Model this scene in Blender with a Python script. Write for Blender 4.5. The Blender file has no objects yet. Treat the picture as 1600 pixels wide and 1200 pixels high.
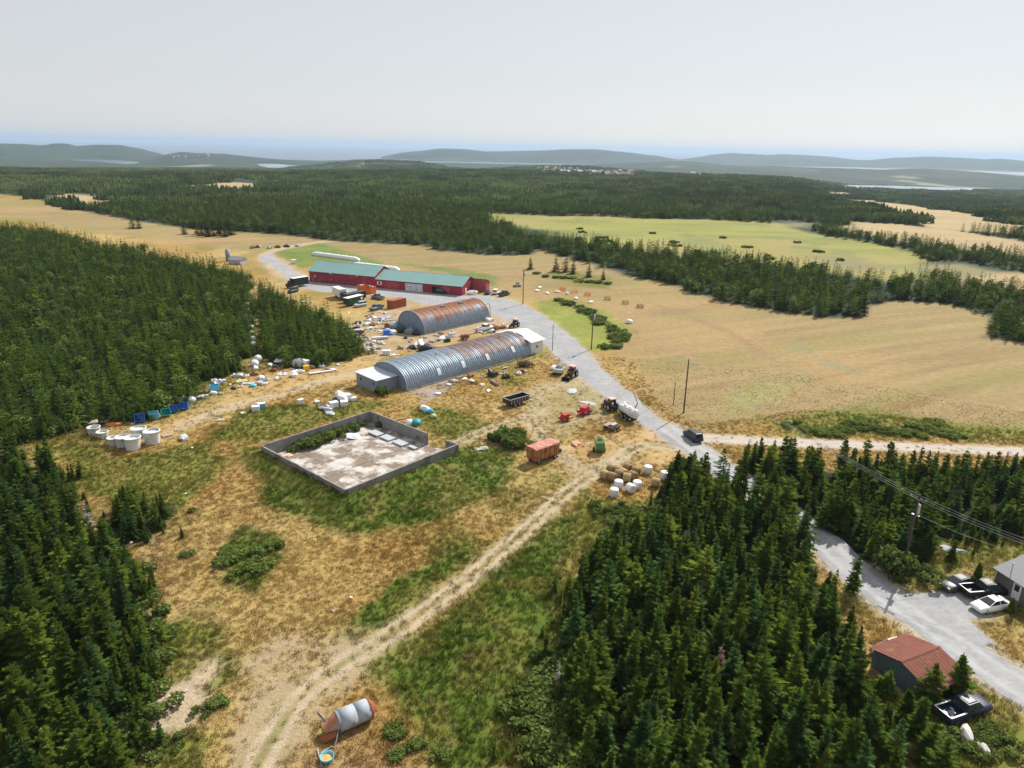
import bpy, math, random
import numpy as np
from mathutils import Vector, Matrix

# ------------------------------------------------------------------ camera, sky, sun, exposure
SC = bpy.context.scene
COL = SC.collection
FPX, CAMH, ROLL = 1111.0, 50.0, math.radians(1.1)
PITCH = math.atan(370.0 / FPX)
FW = np.array([0, math.cos(PITCH), -math.sin(PITCH)])
_r0 = np.array([1.0, 0, 0]); _u0 = np.cross(_r0, FW)
RT = _r0 * math.cos(ROLL) + _u0 * math.sin(ROLL)
UP = _u0 * math.cos(ROLL) - _r0 * math.sin(ROLL)
cam_data = bpy.data.cameras.new('camera')
cam_data.sensor_width = 36.0
cam_data.lens = 36.0 * FPX / 1600.0
cam_data.clip_start = 1.0
cam_data.clip_end = 120000.0
cam = bpy.data.objects.new('camera', cam_data)
COL.objects.link(cam)
M3 = Matrix((RT, UP, -FW)).transposed()
cam.matrix_world = Matrix.Translation((0, 0, CAMH)) @ M3.to_4x4()
SC.camera = cam

SUN_EL, SUN_AZ = math.radians(43.0), math.atan2(0.60, 0.80)     # azimuth from +Y towards +X
SUN_DIR = Vector((math.sin(SUN_AZ) * math.cos(SUN_EL), math.cos(SUN_AZ) * math.cos(SUN_EL), math.sin(SUN_EL)))
world = bpy.data.worlds.new('World')
SC.world = world
world.use_nodes = True
wn = world.node_tree
wn.nodes.clear()
sky = wn.nodes.new('ShaderNodeTexSky')
sky.sky_type = 'NISHITA'
sky.sun_disc = False
sky.sun_elevation = SUN_EL
sky.sun_rotation = SUN_AZ
sky.altitude = 100.0
sky.air_density = 1.0
sky.dust_density = 0.4
sky.ozone_density = 1.0
bg = wn.nodes.new('ShaderNodeBackground')
bg.inputs['Strength'].default_value = 0.062
hs = wn.nodes.new('ShaderNodeHueSaturation')      # thin high haze takes most of the blue out of the sky
hs.inputs['Saturation'].default_value = 0.45
wo = wn.nodes.new('ShaderNodeOutputWorld')
wn.links.new(sky.outputs[0], hs.inputs['Color'])
veil = wn.nodes.new('ShaderNodeMix')                    # even white veil of high cloud
veil.data_type = 'RGBA'
veil.inputs[0].default_value = 0.50
veil.inputs[7].default_value = (11.6, 11.65, 11.9, 1)
wn.links.new(hs.outputs[0], veil.inputs[6])
wn.links.new(veil.outputs[2], bg.inputs[0])
wn.links.new(bg.outputs[0], wo.inputs[0])

sun_data = bpy.data.lights.new('sun', 'SUN')
sun_data.energy = 5.0
sun_data.angle = math.radians(0.6)
sun_data.color = (1.0, 0.94, 0.85)
sun = bpy.data.objects.new('sun', sun_data)
sun.rotation_euler = SUN_DIR.to_track_quat('Z', 'Y').to_euler()
COL.objects.link(sun)

SC.view_settings.view_transform = 'Standard'
SC.view_settings.look = 'None'
SC.view_settings.exposure = 0.36
SC.view_settings.gamma = 1.0
SC.view_settings.use_curve_mapping = False
cy = SC.cycles
cy.max_bounces = 5
cy.diffuse_bounces = 2
cy.glossy_bounces = 2
cy.transmission_bounces = 3
cy.volume_bounces = 1
cy.transparent_max_bounces = 6
cy.use_denoising = True
cy.caustics_reflective = False
cy.caustics_refractive = False
rng = np.random.default_rng(7)
random.seed(7)

# ------------------------------------------------------------------ helpers: ground points, noise, masks
def ray(px, py):
    return FW + RT * ((px - 800) / FPX) + UP * ((600 - py) / FPX)

def P(px, py, z=0.0):
    """The point of the place at height z that the pixel looks at."""
    d = ray(px, py)
    t = (z - CAMH) / d[2]
    return Vector((d[0] * t, d[1] * t, z))

def hash2(ix, iy, s):
    v = (ix * 374761393 + iy * 668265263 + s * 974634777) & 0xFFFFFFFF
    v = ((v ^ (v >> 13)) * 1274126177) & 0xFFFFFFFF
    v = v ^ (v >> 16)
    return (v & 0xFFFFFF) / float(0x1000000)

def vnoise(x, y, s=0):
    x = np.asarray(x, float); y = np.asarray(y, float)
    xi = np.floor(x).astype(np.int64); yi = np.floor(y).astype(np.int64)
    fx = x - xi; fy = y - yi
    fx = fx * fx * (3 - 2 * fx); fy = fy * fy * (3 - 2 * fy)
    a = hash2(xi, yi, s); b = hash2(xi + 1, yi, s); c = hash2(xi, yi + 1, s); d = hash2(xi + 1, yi + 1, s)
    return (a * (1 - fx) + b * fx) * (1 - fy) + (c * (1 - fx) + d * fx) * fy

def fbm(x, y, sc, s=0, o=4):
    t = 0; a = 0.5; n = 0
    for i in range(o):
        t = t + a * vnoise(x / sc, y / sc, s + i * 17); n += a; a *= 0.55; sc *= 0.47
    return t / n

def sstep(a, b, x):
    t = np.clip((x - a) / (b - a), 0, 1)
    return t * t * (3 - 2 * t)

def pdist(poly, X, Y):
    """Signed distance to a polygon, positive inside."""
    d = np.full(X.shape, 1e18); ins = np.zeros(X.shape, bool)
    n = len(poly)
    for i in range(n):
        ax, ay = poly[i]; bx, by = poly[(i + 1) % n]
        ex, ey = bx - ax, by - ay
        wx, wy = X - ax, Y - ay
        t = np.clip((wx * ex + wy * ey) / (ex * ex + ey * ey + 1e-12), 0, 1)
        d = np.minimum(d, (wx - ex * t) ** 2 + (wy - ey * t) ** 2)
        c = ((ay <= Y) & (by > Y)) | ((by <= Y) & (ay > Y))
        xi = ax + (Y - ay) * (ex / (ey if abs(ey) > 1e-12 else 1e-12))
        ins ^= c & (X < xi)
    d = np.sqrt(d)
    return np.where(ins, d, -d)

def pmask(poly, X, Y, soft=2.0, wob=0.0, ws=8.0, s=3):
    out = np.zeros(X.shape)
    p = np.array(poly)
    m = soft + wob + 0.1
    k = (X > p[:, 0].min() - m) & (X < p[:, 0].max() + m) & (Y > p[:, 1].min() - m) & (Y < p[:, 1].max() + m)
    if not k.any(): return out
    x, y = X[k], Y[k]
    d = pdist(poly, x, y)
    if wob: d = d + (fbm(x, y, ws, s, 3) - 0.5) * 2 * wob
    out[k] = sstep(-soft, soft, d)
    return out

def ldist(line, X, Y):
    d = np.full(X.shape, 1e18)
    for (ax, ay), (bx, by) in zip(line[:-1], line[1:]):
        ex, ey = bx - ax, by - ay
        t = np.clip(((X - ax) * ex + (Y - ay) * ey) / (ex * ex + ey * ey + 1e-12), 0, 1)
        d = np.minimum(d, (X - ax - ex * t) ** 2 + (Y - ay - ey * t) ** 2)
    return np.sqrt(d)

def smooth_line(pts, n=8):
    out = []
    pts = [np.array(p, float) for p in pts]
    for i in range(len(pts) - 1):
        p0 = pts[max(i - 1, 0)]; p1 = pts[i]; p2 = pts[i + 1]; p3 = pts[min(i + 2, len(pts) - 1)]
        for k in range(n):
            t = k / n
            out.append(0.5 * ((2 * p1) + (-p0 + p2) * t + (2 * p0 - 5 * p1 + 4 * p2 - p3) * t * t + (-p0 + 3 * p1 - 3 * p2 + p3) * t ** 3))
    out.append(pts[-1])
    return [tuple(p) for p in out]

# ------------------------------------------------------------------ terrain height
def skyl(pts):
    u, sl = [], []
    for px, py in pts:
        d = ray(px, py); u.append(d[0] / d[1]); sl.append(d[2] / math.hypot(d[0], d[1]))
    return np.array(u), np.array(sl)

RIDGES = [  # skyline seen from the farm, distance, depth
    (skyl([(500, 312), (560, 302), (640, 293), (720, 284), (850, 280), (1000, 281), (1100, 283), (1180, 289), (1260, 297), (1330, 306)]), 1450, 420),
    (skyl([(440, 266), (480, 262), (520, 257), (560, 252), (600, 250), (640, 252), (680, 259), (740, 268)]), 3200, 500),
    (skyl([(690, 276), (740, 267), (800, 263), (860, 260), (900, 260), (950, 264), (1000, 269), (1060, 275), (1110, 281)]), 2600, 330),
    (skyl([(860, 272), (900, 264), (940, 257), (1000, 254), (1070, 252), (1130, 258), (1200, 259), (1300, 263), (1380, 266), (1440, 263), (1490, 266), (1600, 275), (1700, 280)]), 5000, 800),
    (skyl([(580, 252), (600, 244), (625, 239), (650, 236), (690, 232), (720, 233), (760, 236.5), (800, 236), (850, 235), (900, 233), (930, 233), (980, 238), (1030, 244), (1060, 249), (1100, 254)]), 8500, 1100),
    (skyl([(1040, 252), (1080, 247.5), (1110, 242), (1140, 239), (1160, 240), (1200, 242), (1220, 240.5), (1260, 242), (1300, 245), (1340, 250), (1360, 250), (1400, 246), (1450, 244.5), (1500, 246.5), (1540, 249), (1560, 247.5), (1600, 251), (1750, 256)]), 10500, 1500),
    (skyl([(-200, 228), (-60, 224), (0, 224), (40, 225), (65, 227.5), (85, 224), (105, 224), (120, 228), (150, 226), (190, 226.5), (220, 232), (245, 239), (275, 247)]), 6400, 800),
    (skyl([(230, 248), (270, 239), (285, 237), (310, 239.5), (350, 240.5), (400, 246), (440, 250), (500, 253), (545, 251), (580, 254)]), 5400, 500),
]
SEA_Z = -90.0
LAKES = []   # (world polygon, level)

def base_h(X, Y):
    r = np.hypot(X, Y)
    u = X / np.maximum(Y, 1.0)
    start = 1150 - 480 * sstep(0.30, 0.48, u) - 330 * (1 - sstep(-0.32, -0.14, u))
    b = -72 * sstep(start, 4200, r)
    b = b - 40 * sstep(5600, 6800, r) - 15 * sstep(0.36, 0.46, u) * sstep(720, 1180, r)
    b = b + (fbm(X, Y, 420, 5, 3) - 0.5) * 9 * sstep(520, 1300, r)
    h = b
    for (su, ss), r0, w in RIDGES:
        uu = np.clip(u, su[0], su[-1])
        top = CAMH + np.interp(uu, su, ss) * r0
        ew = 0.02
        edge = sstep(su[0] - ew, su[0] + ew, u) * (1 - sstep(su[-1] - ew, su[-1] + ew, u))
        top = top + (fbm(X, Y, 260, 9, 3) - 0.5) * r0 * 0.0012
        bump = np.exp(-((r - r0) / w) ** 2)
        h = np.maximum(h, b + np.maximum(top - b, 0) * bump * edge)
    return h

def height(X, Y):
    X = np.asarray(X, float); Y = np.asarray(Y, float)
    h = np.where(np.hypot(X, Y) < 480, 0.0, base_h(X, Y))
    for poly, z in LAKES:
        m = pmask(poly, X, Y, 260)
        h = h * (1 - m) + np.maximum(h, z + 1.0) * m
        m = pmask(poly, X, Y, 25)
        h = h * (1 - m) + (z - 5) * m
    return h

for pts, z in (([(1222, 289), (1300, 288.5), (1400, 290.5), (1521, 294), (1519, 297), (1480, 297), (1440, 295.5), (1380, 294), (1310, 294.5), (1296, 293.5), (1255, 290.5)], -21.0),
               ([(92, 249), (150, 248.5), (170, 249), (219, 253), (212, 256), (195, 256.5), (150, 252.5)], -61.0),
               ([(401, 256), (430, 256), (476, 260), (450, 262), (420, 262), (405, 259)], -55.0),
               ([(560, 249), (610, 249), (665, 252), (640, 253.5), (600, 252)], -85.0)):
    for _ in range(5):
        q = np.array([P(a, b, z)[:2] for a, b in pts])
        z = z * 0.4 + 0.6 * float(np.median(base_h(q[:, 0], q[:, 1])))
    LAKES.append(([tuple(P(a, b, z))[:2] for a, b in pts], z))

def G(px, py):
    """The ground point that a pixel looks at, marching over the far terrain."""
    p = P(px, py)
    if 0 < p.y and p.length < 480: return p
    d = ray(px, py); d = d / math.hypot(d[0], d[1])
    rr = np.concatenate([np.arange(300, 3000, 6.0), np.arange(3000, 14000, 30.0)])
    z = CAMH + d[2] * rr
    hh = height(d[0] * rr, d[1] * rr)
    k = np.nonzero(z <= hh)[0]
    i = k[0] if len(k) else len(rr) - 1
    return Vector((d[0] * rr[i], d[1] * rr[i], hh[i]))

def gp(pts):
    return [tuple(G(a, b))[:2] for a, b in pts]

# ------------------------------------------------------------------ materials
def mat(name, color, rough=0.8, metal=0.0, var=0.12, vscale=3.0, spec=0.3, bump=0.0, bscale=20.0, rust=None, rustw=0.0, rscale=1.2, coat=0.0, obj_random=0.0):
    m = bpy.data.materials.new(name)
    m.use_nodes = True
    nt = m.node_tree; nt.nodes.clear()
    out = nt.nodes.new('ShaderNodeOutputMaterial')
    b = nt.nodes.new('ShaderNodeBsdfPrincipled')
    nt.links.new(b.outputs[0], out.inputs[0])
    b.inputs['Roughness'].default_value = rough
    b.inputs['Metallic'].default_value = metal
    b.inputs['Specular IOR Level'].default_value = spec
    b.inputs['Coat Weight'].default_value = coat
    tc = nt.nodes.new('ShaderNodeTexCoord')
    nz = nt.nodes.new('ShaderNodeTexNoise')
    nz.inputs['Scale'].default_value = vscale
    nz.inputs['Detail'].default_value = 6
    nt.links.new(tc.outputs['Object'], nz.inputs['Vector'])
    mr = nt.nodes.new('ShaderNodeMapRange')
    mr.inputs[1].default_value = 0.25; mr.inputs[2].default_value = 0.75
    mr.inputs[3].default_value = 1 - var; mr.inputs[4].default_value = 1 + var
    nt.links.new(nz.outputs['Fac'], mr.inputs[0])
    last = mr.outputs[0]
    if obj_random:
        oi = nt.nodes.new('ShaderNodeObjectInfo')
        m2 = nt.nodes.new('ShaderNodeMapRange')
        m2.inputs[3].default_value = 1 - obj_random; m2.inputs[4].default_value = 1 + obj_random
        nt.links.new(oi.outputs['Random'], m2.inputs[0])
        mm = nt.nodes.new('ShaderNodeMath'); mm.operation = 'MULTIPLY'
        nt.links.new(last, mm.inputs[0]); nt.links.new(m2.outputs[0], mm.inputs[1])
        last = mm.outputs[0]
    vm = nt.nodes.new('ShaderNodeVectorMath'); vm.operation = 'SCALE'
    vm.inputs[0].default_value = color
    nt.links.new(last, vm.inputs['Scale'])
    colour = vm.outputs[0]
    if rust:
        n2 = nt.nodes.new('ShaderNodeTexNoise')
        n2.inputs['Scale'].default_value = rscale; n2.inputs['Detail'].default_value = 8; n2.inputs['Roughness'].default_value = 0.65
        nt.links.new(tc.outputs['Object'], n2.inputs['Vector'])
        r2 = nt.nodes.new('ShaderNodeMapRange')
        r2.inputs[1].default_value = 0.62 - rustw * 0.35; r2.inputs[2].default_value = 0.72 - rustw * 0.35
        nt.links.new(n2.outputs['Fac'], r2.inputs[0])
        mx = nt.nodes.new('ShaderNodeMix'); mx.data_type = 'RGBA'
        nt.links.new(r2.outputs[0], mx.inputs[0])
        nt.links.new(colour, mx.inputs[6]); mx.inputs[7].default_value = (*rust, 1)
        colour = mx.outputs[2]
    nt.links.new(colour, b.inputs['Base Color'])
    if bump:
        n3 = nt.nodes.new('ShaderNodeTexNoise'); n3.inputs['Scale'].default_value = bscale; n3.inputs['Detail'].default_value = 4
        nt.links.new(tc.outputs['Object'], n3.inputs['Vector'])
        bp = nt.nodes.new('ShaderNodeBump'); bp.inputs['Strength'].default_value = bump; bp.inputs['Distance'].default_value = 0.05
        nt.links.new(n3.outputs['Fac'], bp.inputs['Height']); nt.links.new(bp.outputs[0], b.inputs['Normal'])
    return m

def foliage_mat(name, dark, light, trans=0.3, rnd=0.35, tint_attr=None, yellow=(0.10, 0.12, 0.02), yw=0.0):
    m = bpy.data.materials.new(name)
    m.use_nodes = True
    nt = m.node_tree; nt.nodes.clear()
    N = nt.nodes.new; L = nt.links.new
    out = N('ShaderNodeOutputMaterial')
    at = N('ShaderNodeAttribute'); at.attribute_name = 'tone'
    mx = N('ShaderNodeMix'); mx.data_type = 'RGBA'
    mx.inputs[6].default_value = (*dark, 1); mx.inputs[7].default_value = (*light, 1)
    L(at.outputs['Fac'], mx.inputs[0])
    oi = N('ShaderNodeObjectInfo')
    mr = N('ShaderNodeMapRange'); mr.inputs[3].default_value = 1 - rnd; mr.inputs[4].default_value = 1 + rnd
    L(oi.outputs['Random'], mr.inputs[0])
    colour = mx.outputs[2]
    if yw:
        mu = N('ShaderNodeMath'); mu.operation = 'MULTIPLY'; mu.inputs[1].default_value = 7.31
        fr = N('ShaderNodeMath'); fr.operation = 'FRACT'
        L(oi.outputs['Random'], mu.inputs[0]); L(mu.outputs[0], fr.inputs[0])
        pw = N('ShaderNodeMath'); pw.operation = 'POWER'; pw.inputs[1].default_value = 3.0
        L(fr.outputs[0], pw.inputs[0])
        ml = N('ShaderNodeMath'); ml.operation = 'MULTIPLY'; ml.inputs[1].default_value = yw
        L(pw.outputs[0], ml.inputs[0])
        m3 = N('ShaderNodeMix'); m3.data_type = 'RGBA'
        L(ml.outputs[0], m3.inputs[0]); L(colour, m3.inputs[6]); m3.inputs[7].default_value = (*yellow, 1)
        colour = m3.outputs[2]
    if tint_attr:
        ta = N('ShaderNodeAttribute'); ta.attribute_type = 'INSTANCER'; ta.attribute_name = tint_attr
        m4 = N('ShaderNodeMix'); m4.data_type = 'RGBA'; m4.blend_type = 'MULTIPLY'; m4.inputs[0].default_value = 1.0
        L(colour, m4.inputs[6]); L(ta.outputs['Color'], m4.inputs[7])
        colour = m4.outputs[2]
    vm = N('ShaderNodeVectorMath'); vm.operation = 'SCALE'
    L(colour, vm.inputs[0]); L(mr.outputs[0], vm.inputs['Scale'])
    df = N('ShaderNodeBsdfDiffuse'); tr = N('ShaderNodeBsdfTranslucent')
    L(vm.outputs[0], df.inputs[0]); L(vm.outputs[0], tr.inputs[0])
    ms = N('ShaderNodeMixShader'); ms.inputs[0].default_value = trans
    L(df.outputs[0], ms.inputs[1]); L(tr.outputs[0], ms.inputs[2]); L(ms.outputs[0], out.inputs[0])
    return m

# ------------------------------------------------------------------ mesh builder
class MB:
    def __init__(s):
        s.v = []; s.f = []; s.m = []
    def add(s, verts, faces, mi=0):
        o = len(s.v)
        s.v += [tuple(v) for v in verts]
        s.f += [tuple(i + o for i in f) for f in faces]
        s.m += [mi] * len(faces)
        return s
    def box(s, c, d, rz=0.0, top=(1, 1), mi=0, tilt=0.0, ty=0.0):
        """Box with its base centre at c, size d, top face scaled by top."""
        x, y, z = d[0] / 2, d[1] / 2, d[2]
        vs = [(-x, -y, 0), (x, -y, 0), (x, y, 0), (-x, y, 0), (-x * top[0], -y * top[1], z), (x * top[0], -y * top[1], z), (x * top[0], y * top[1], z), (-x * top[0], y * top[1], z)]
        R = Matrix.Rotation(rz, 3, 'Z') @ Matrix.Rotation(tilt, 3, 'X') @ Matrix.Rotation(ty, 3, 'Y')
        vs = [tuple(Vector(c) + R @ Vector(v)) for v in vs]
        return s.add(vs, [(0, 3, 2, 1), (4, 5, 6, 7), (0, 1, 5, 4), (1, 2, 6, 5), (2, 3, 7, 6), (3, 0, 4, 7)], mi)
    def cyl(s, a, b, r0, r1=None, n=10, caps=True, mi=0):
        a, b = Vector(a), Vector(b); r1 = r0 if r1 is None else r1
        q = (b - a).to_track_quat('Z', 'Y')
        vs = []
        for p, r in ((a, r0), (b, r1)):
            for i in range(n):
                t = 2 * math.pi * i / n
                vs.append(p + q @ Vector((math.cos(t) * r, math.sin(t) * r, 0)))
        fs = [(i, (i + 1) % n, n + (i + 1) % n, n + i) for i in range(n)]
        if caps: fs += [tuple(range(n - 1, -1, -1)), tuple(range(n, 2 * n))]
        return s.add(vs, fs, mi)
    def lathe(s, prof, n=16, c=(0, 0, 0), mi=0, jit=0.0):
        vs = []; fs = []
        for r, z in prof:
            for i in range(n):
                t = 2 * math.pi * i / n
                k = 1 + (random.uniform(-jit, jit) if jit else 0)
                vs.append((c[0] + math.cos(t) * r * k, c[1] + math.sin(t) * r * k, c[2] + z))
        for j in range(len(prof) - 1):
            for i in range(n):
                fs.append((j * n + i, j * n + (i + 1) % n, (j + 1) * n + (i + 1) % n, (j + 1) * n + i))
        return s.add(vs, fs, mi)
    def path(s, pts, r, n=6, mi=0):
        for a, b in zip(pts[:-1], pts[1:]): s.cyl(a, b, r, r, n, True, mi)
        return s
    def prism(s, prof, a, b, axis='x', mi=0):
        """Closed 2-D profile swept from a to b along an axis."""
        n = len(prof)
        def p(u, w, t): return {'x': (t, u, w), 'y': (u, t, w), 'z': (u, w, t)}[axis]
        vs = [p(u, w, a) for u, w in prof] + [p(u, w, b) for u, w in prof]
        fs = [(i, (i + 1) % n, n + (i + 1) % n, n + i) for i in range(n)] + [tuple(range(n - 1, -1, -1)), tuple(range(n, 2 * n))]
        return s.add(vs, fs, mi)
    def mesh(s, name, mats, smooth=False, fix=True):
        me = bpy.data.meshes.new(name)
        me.from_pydata(s.v, [], s.f)
        for m in (mats if isinstance(mats, (list, tuple)) else [mats]): me.materials.append(m)
        if any(s.m): me.polygons.foreach_set('material_index', s.m)
        if fix:
            import bmesh
            bm = bmesh.new(); bm.from_mesh(me)
            bmesh.ops.recalc_face_normals(bm, faces=bm.faces)
            bm.to_mesh(me); bm.free()
        if smooth: me.polygons.foreach_set('use_smooth', [True] * len(me.polygons))
        me.update()
        return me
    def build(s, name, mats, parent=None, smooth=False, label=None):
        return obj(name, s.mesh(name, mats, smooth), parent, label)

def obj(name, me, parent=None, label=None):
    o = bpy.data.objects.new(name, me)
    COL.objects.link(o)
    if parent: o.parent = parent
    if label: o['label'] = label
    return o

def tag(o, label, cat, group=None):
    o['label'] = label; o['category'] = cat
    if group: o['group'] = group
    return o

def thing(name, label, cat, loc=(0, 0, 0), rz=0.0, group=None):
    o = bpy.data.objects.new(name, None)
    COL.objects.link(o)
    o.location = loc; o.rotation_euler = (0, 0, rz)
    o.empty_display_size = 0.5
    return tag(o, label, cat, group)

def dup(root, loc, rz, label=None, scale=None):
    r = root.copy(); COL.objects.link(r)
    r.location = loc; r.rotation_euler = (0, 0, rz)
    if label: r['label'] = label
    if scale: r.scale = scale if hasattr(scale, '__len__') else (scale,) * 3
    for ch in root.children:
        c = ch.copy(); COL.objects.link(c); c.parent = r
        for g in ch.children:
            d = g.copy(); COL.objects.link(d); d.parent = c
    return r

def heading(p, q):
    a, b = P(*p), P(*q)
    return math.atan2(b.y - a.y, b.x - a.x)

def structure(o):
    o['kind'] = 'structure'; return o

def np_mesh(name, verts, faces, mats, attrs=None):
    """Mesh from numpy arrays; faces all of one size."""
    me = bpy.data.meshes.new(name)
    verts = np.asarray(verts, np.float32); faces = np.asarray(faces, np.int32)
    k = faces.shape[1]
    me.vertices.add(len(verts)); me.vertices.foreach_set('co', verts.ravel())
    me.loops.add(faces.size); me.loops.foreach_set('vertex_index', faces.ravel())
    me.polygons.add(len(faces)); me.polygons.foreach_set('loop_start', np.arange(0, faces.size, k, dtype=np.int32))
    for m in (mats if isinstance(mats, (list, tuple)) else [mats]): me.materials.append(m)
    for nm, (typ, dom, data) in (attrs or {}).items():
        a = me.attributes.new(nm, typ, dom)
        a.data.foreach_set('color' if typ == 'FLOAT_COLOR' else ('vector' if typ == 'FLOAT_VECTOR' else 'value'), np.asarray(data).ravel())
    me.update(calc_edges=True)
    return me

def scatter(name, pts, rots, scls, protos, picks, tint, label, cat, parent=None):
    """One object of kind stuff: copies of the prototypes on points."""
    me = bpy.data.meshes.new(name)
    me.vertices.add(len(pts)); me.vertices.foreach_set('co', np.asarray(pts, np.float32).ravel())
    a = me.attributes.new('rot', 'FLOAT_VECTOR', 'POINT'); a.data.foreach_set('vector', np.asarray(rots, np.float32).ravel())
    a = me.attributes.new('scl', 'FLOAT_VECTOR', 'POINT'); a.data.foreach_set('vector', np.asarray(scls, np.float32).ravel())
    a = me.attributes.new('pick', 'INT', 'POINT'); a.data.foreach_set('value', np.asarray(picks, np.int32).ravel())
    if tint is not None:
        t4 = np.ones((len(pts), 4), np.float32); t4[:, :3] = tint
        a = me.attributes.new('tint', 'FLOAT_COLOR', 'POINT'); a.data.foreach_set('color', t4.ravel())
    o = obj(name, me)
    pc = bpy.data.collections.new(name + '_kinds')
    for p in protos: pc.objects.link(p)
    ng = bpy.data.node_groups.new(name, 'GeometryNodeTree')
    ng.interface.new_socket('Geometry', in_out='INPUT', socket_type='NodeSocketGeometry')
    ng.interface.new_socket('Geometry', in_out='OUTPUT', socket_type='NodeSocketGeometry')
    N = ng.nodes.new; L = ng.links.new
    gi, go = N('NodeGroupInput'), N('NodeGroupOutput')
    ip = N('GeometryNodeInstanceOnPoints')
    ci = N('GeometryNodeCollectionInfo')
    ci.inputs['Collection'].default_value = pc
    ci.inputs['Separate Children'].default_value = True
    ci.inputs['Reset Children'].default_value = True
    def na(nm, t):
        n = N('GeometryNodeInputNamedAttribute'); n.data_type = t; n.inputs['Name'].default_value = nm
        return [x for x in n.outputs if x.enabled and x.name == 'Attribute'][0]
    L(gi.outputs[0], ip.inputs['Points'])
    L(ci.outputs[0], ip.inputs['Instance'])
    ip.inputs['Pick Instance'].default_value = True
    L(na('pick', 'INT'), ip.inputs['Instance Index'])
    L(na('rot', 'FLOAT_VECTOR'), ip.inputs['Rotation'])
    L(na('scl', 'FLOAT_VECTOR'), ip.inputs['Scale'])
    L(ip.outputs[0], go.inputs[0])
    md = o.modifiers.new('scatter', 'NODES'); md.node_group = ng
    o['kind'] = 'stuff'
    tag(o, label, cat)
    return o

# ------------------------------------------------------------------ what grows or lies where on the ground
DRY, STRAW, FIELD = (0.320, 0.212, 0.072), (0.390, 0.290, 0.115), (0.285, 0.215, 0.105)
OLIVE, GREEN, LIME = (0.155, 0.165, 0.034), (0.090, 0.135, 0.020), (0.20, 0.24, 0.05)
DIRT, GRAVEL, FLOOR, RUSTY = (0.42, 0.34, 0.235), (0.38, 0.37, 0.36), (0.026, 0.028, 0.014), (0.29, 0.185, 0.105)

def wp(pts): return [tuple(P(a, b))[:2] for a, b in pts]

# woods: where the trunks stand
W_WEST = wp([(-420, 352), (-200, 350), (0, 358), (80, 366), (160, 386), (240, 402), (330, 420), (384, 436), (399, 480), (391, 555), (368, 580), (330, 588), (300, 618), (240, 650), (160, 664), (100, 672), (30, 690), (-40, 720), (-420, 720)])
W_YARD = wp([(405, 446), (440, 468), (480, 488), (525, 500), (550, 522), (564, 552), (540, 562), (500, 572), (440, 576), (409, 560), (405, 510)])
W_SOUTHWEST = wp([(-320, 730), (-20, 716), (50, 720), (104, 760), (110, 815), (150, 850), (190, 880), (226, 960), (214, 1040), (196, 1110), (190, 1200), (190, 1330), (-320, 1330)])
W_CLUMP = wp([(176, 815), (215, 795), (262, 792), (268, 815), (230, 850), (180, 858)])
W_EAST = wp([(905, 915), (945, 875), (1010, 838), (1044, 800), (1050, 752), (1085, 738), (1118, 760), (1156, 788), (1198, 820), (1236, 862), (1278, 918), (1318, 985), (1330, 1070), (1350, 1130), (1390, 1180), (1430, 1340), (868, 1340), (872, 1180), (886, 1050), (894, 970)])
W_LANE = wp([(1150, 730), (1185, 726), (1250, 734), (1400, 738), (1500, 738), (1600, 738), (1780, 742), (1820, 836), (1600, 842), (1560, 832), (1470, 850), (1440, 882), (1405, 888), (1352, 880), (1305, 842), (1252, 806), (1196, 772)])
NEAR_WOODS = [W_WEST, W_YARD, W_SOUTHWEST, W_CLUMP, W_EAST, W_LANE]

OPEN = wp([(-900, 318), (-300, 304), (0, 303), (60, 311), (130, 328), (200, 343), (300, 357), (440, 366), (540, 378), (660, 383), (675, 384), (686, 391), (760, 399), (826, 398), (836, 388), (930, 414), (1000, 434), (1060, 449), (1120, 469), (1200, 484), (1300, 498), (1345, 498), (1354, 480), (1400, 470), (1480, 474), (1562, 498), (1542, 527), (1600, 535), (1900, 550)]) + [(400, 20), (-400, 20)]
FAR_GREEN = gp([(738, 333), (800, 334), (950, 337), (1130, 344), (1210, 352), (1290, 372), (1400, 392), (1425, 425), (1380, 436), (1300, 428), (1200, 412), (1100, 406), (1000, 394), (900, 380), (830, 366), (760, 348)])
FAR_TAN = [gp([(1305, 308), (1370, 313), (1450, 325), (1560, 346), (1640, 354), (1640, 374), (1560, 366), (1470, 358), (1462, 364), (1448, 364), (1455, 348), (1400, 332)]),
           gp([(1328, 346), (1400, 350), (1460, 357), (1530, 368), (1640, 385), (1640, 404), (1500, 388), (1410, 376), (1340, 360)]),
           gp([(1515, 434), (1560, 432), (1640, 434), (1640, 452), (1540, 450)]),
           gp([(90, 302), (150, 306), (215, 316), (200, 324), (150, 326), (100, 316)]),
           gp([(300, 289), (360, 284), (420, 287), (410, 298), (330, 302)]),
           gp([(1270, 300), (1300, 300), (1340, 304), (1300, 306)])]
FAR_HEATH = [gp([(1420, 415), (1500, 412), (1560, 425), (1500, 432)]), gp([(1260, 400), (1340, 404), (1400, 420), (1330, 424)]), gp([(1222, 346), (1268, 350), (1260, 356), (1225, 354)])]
FAR_OPEN = [FAR_GREEN] + FAR_TAN + FAR_HEATH

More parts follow.
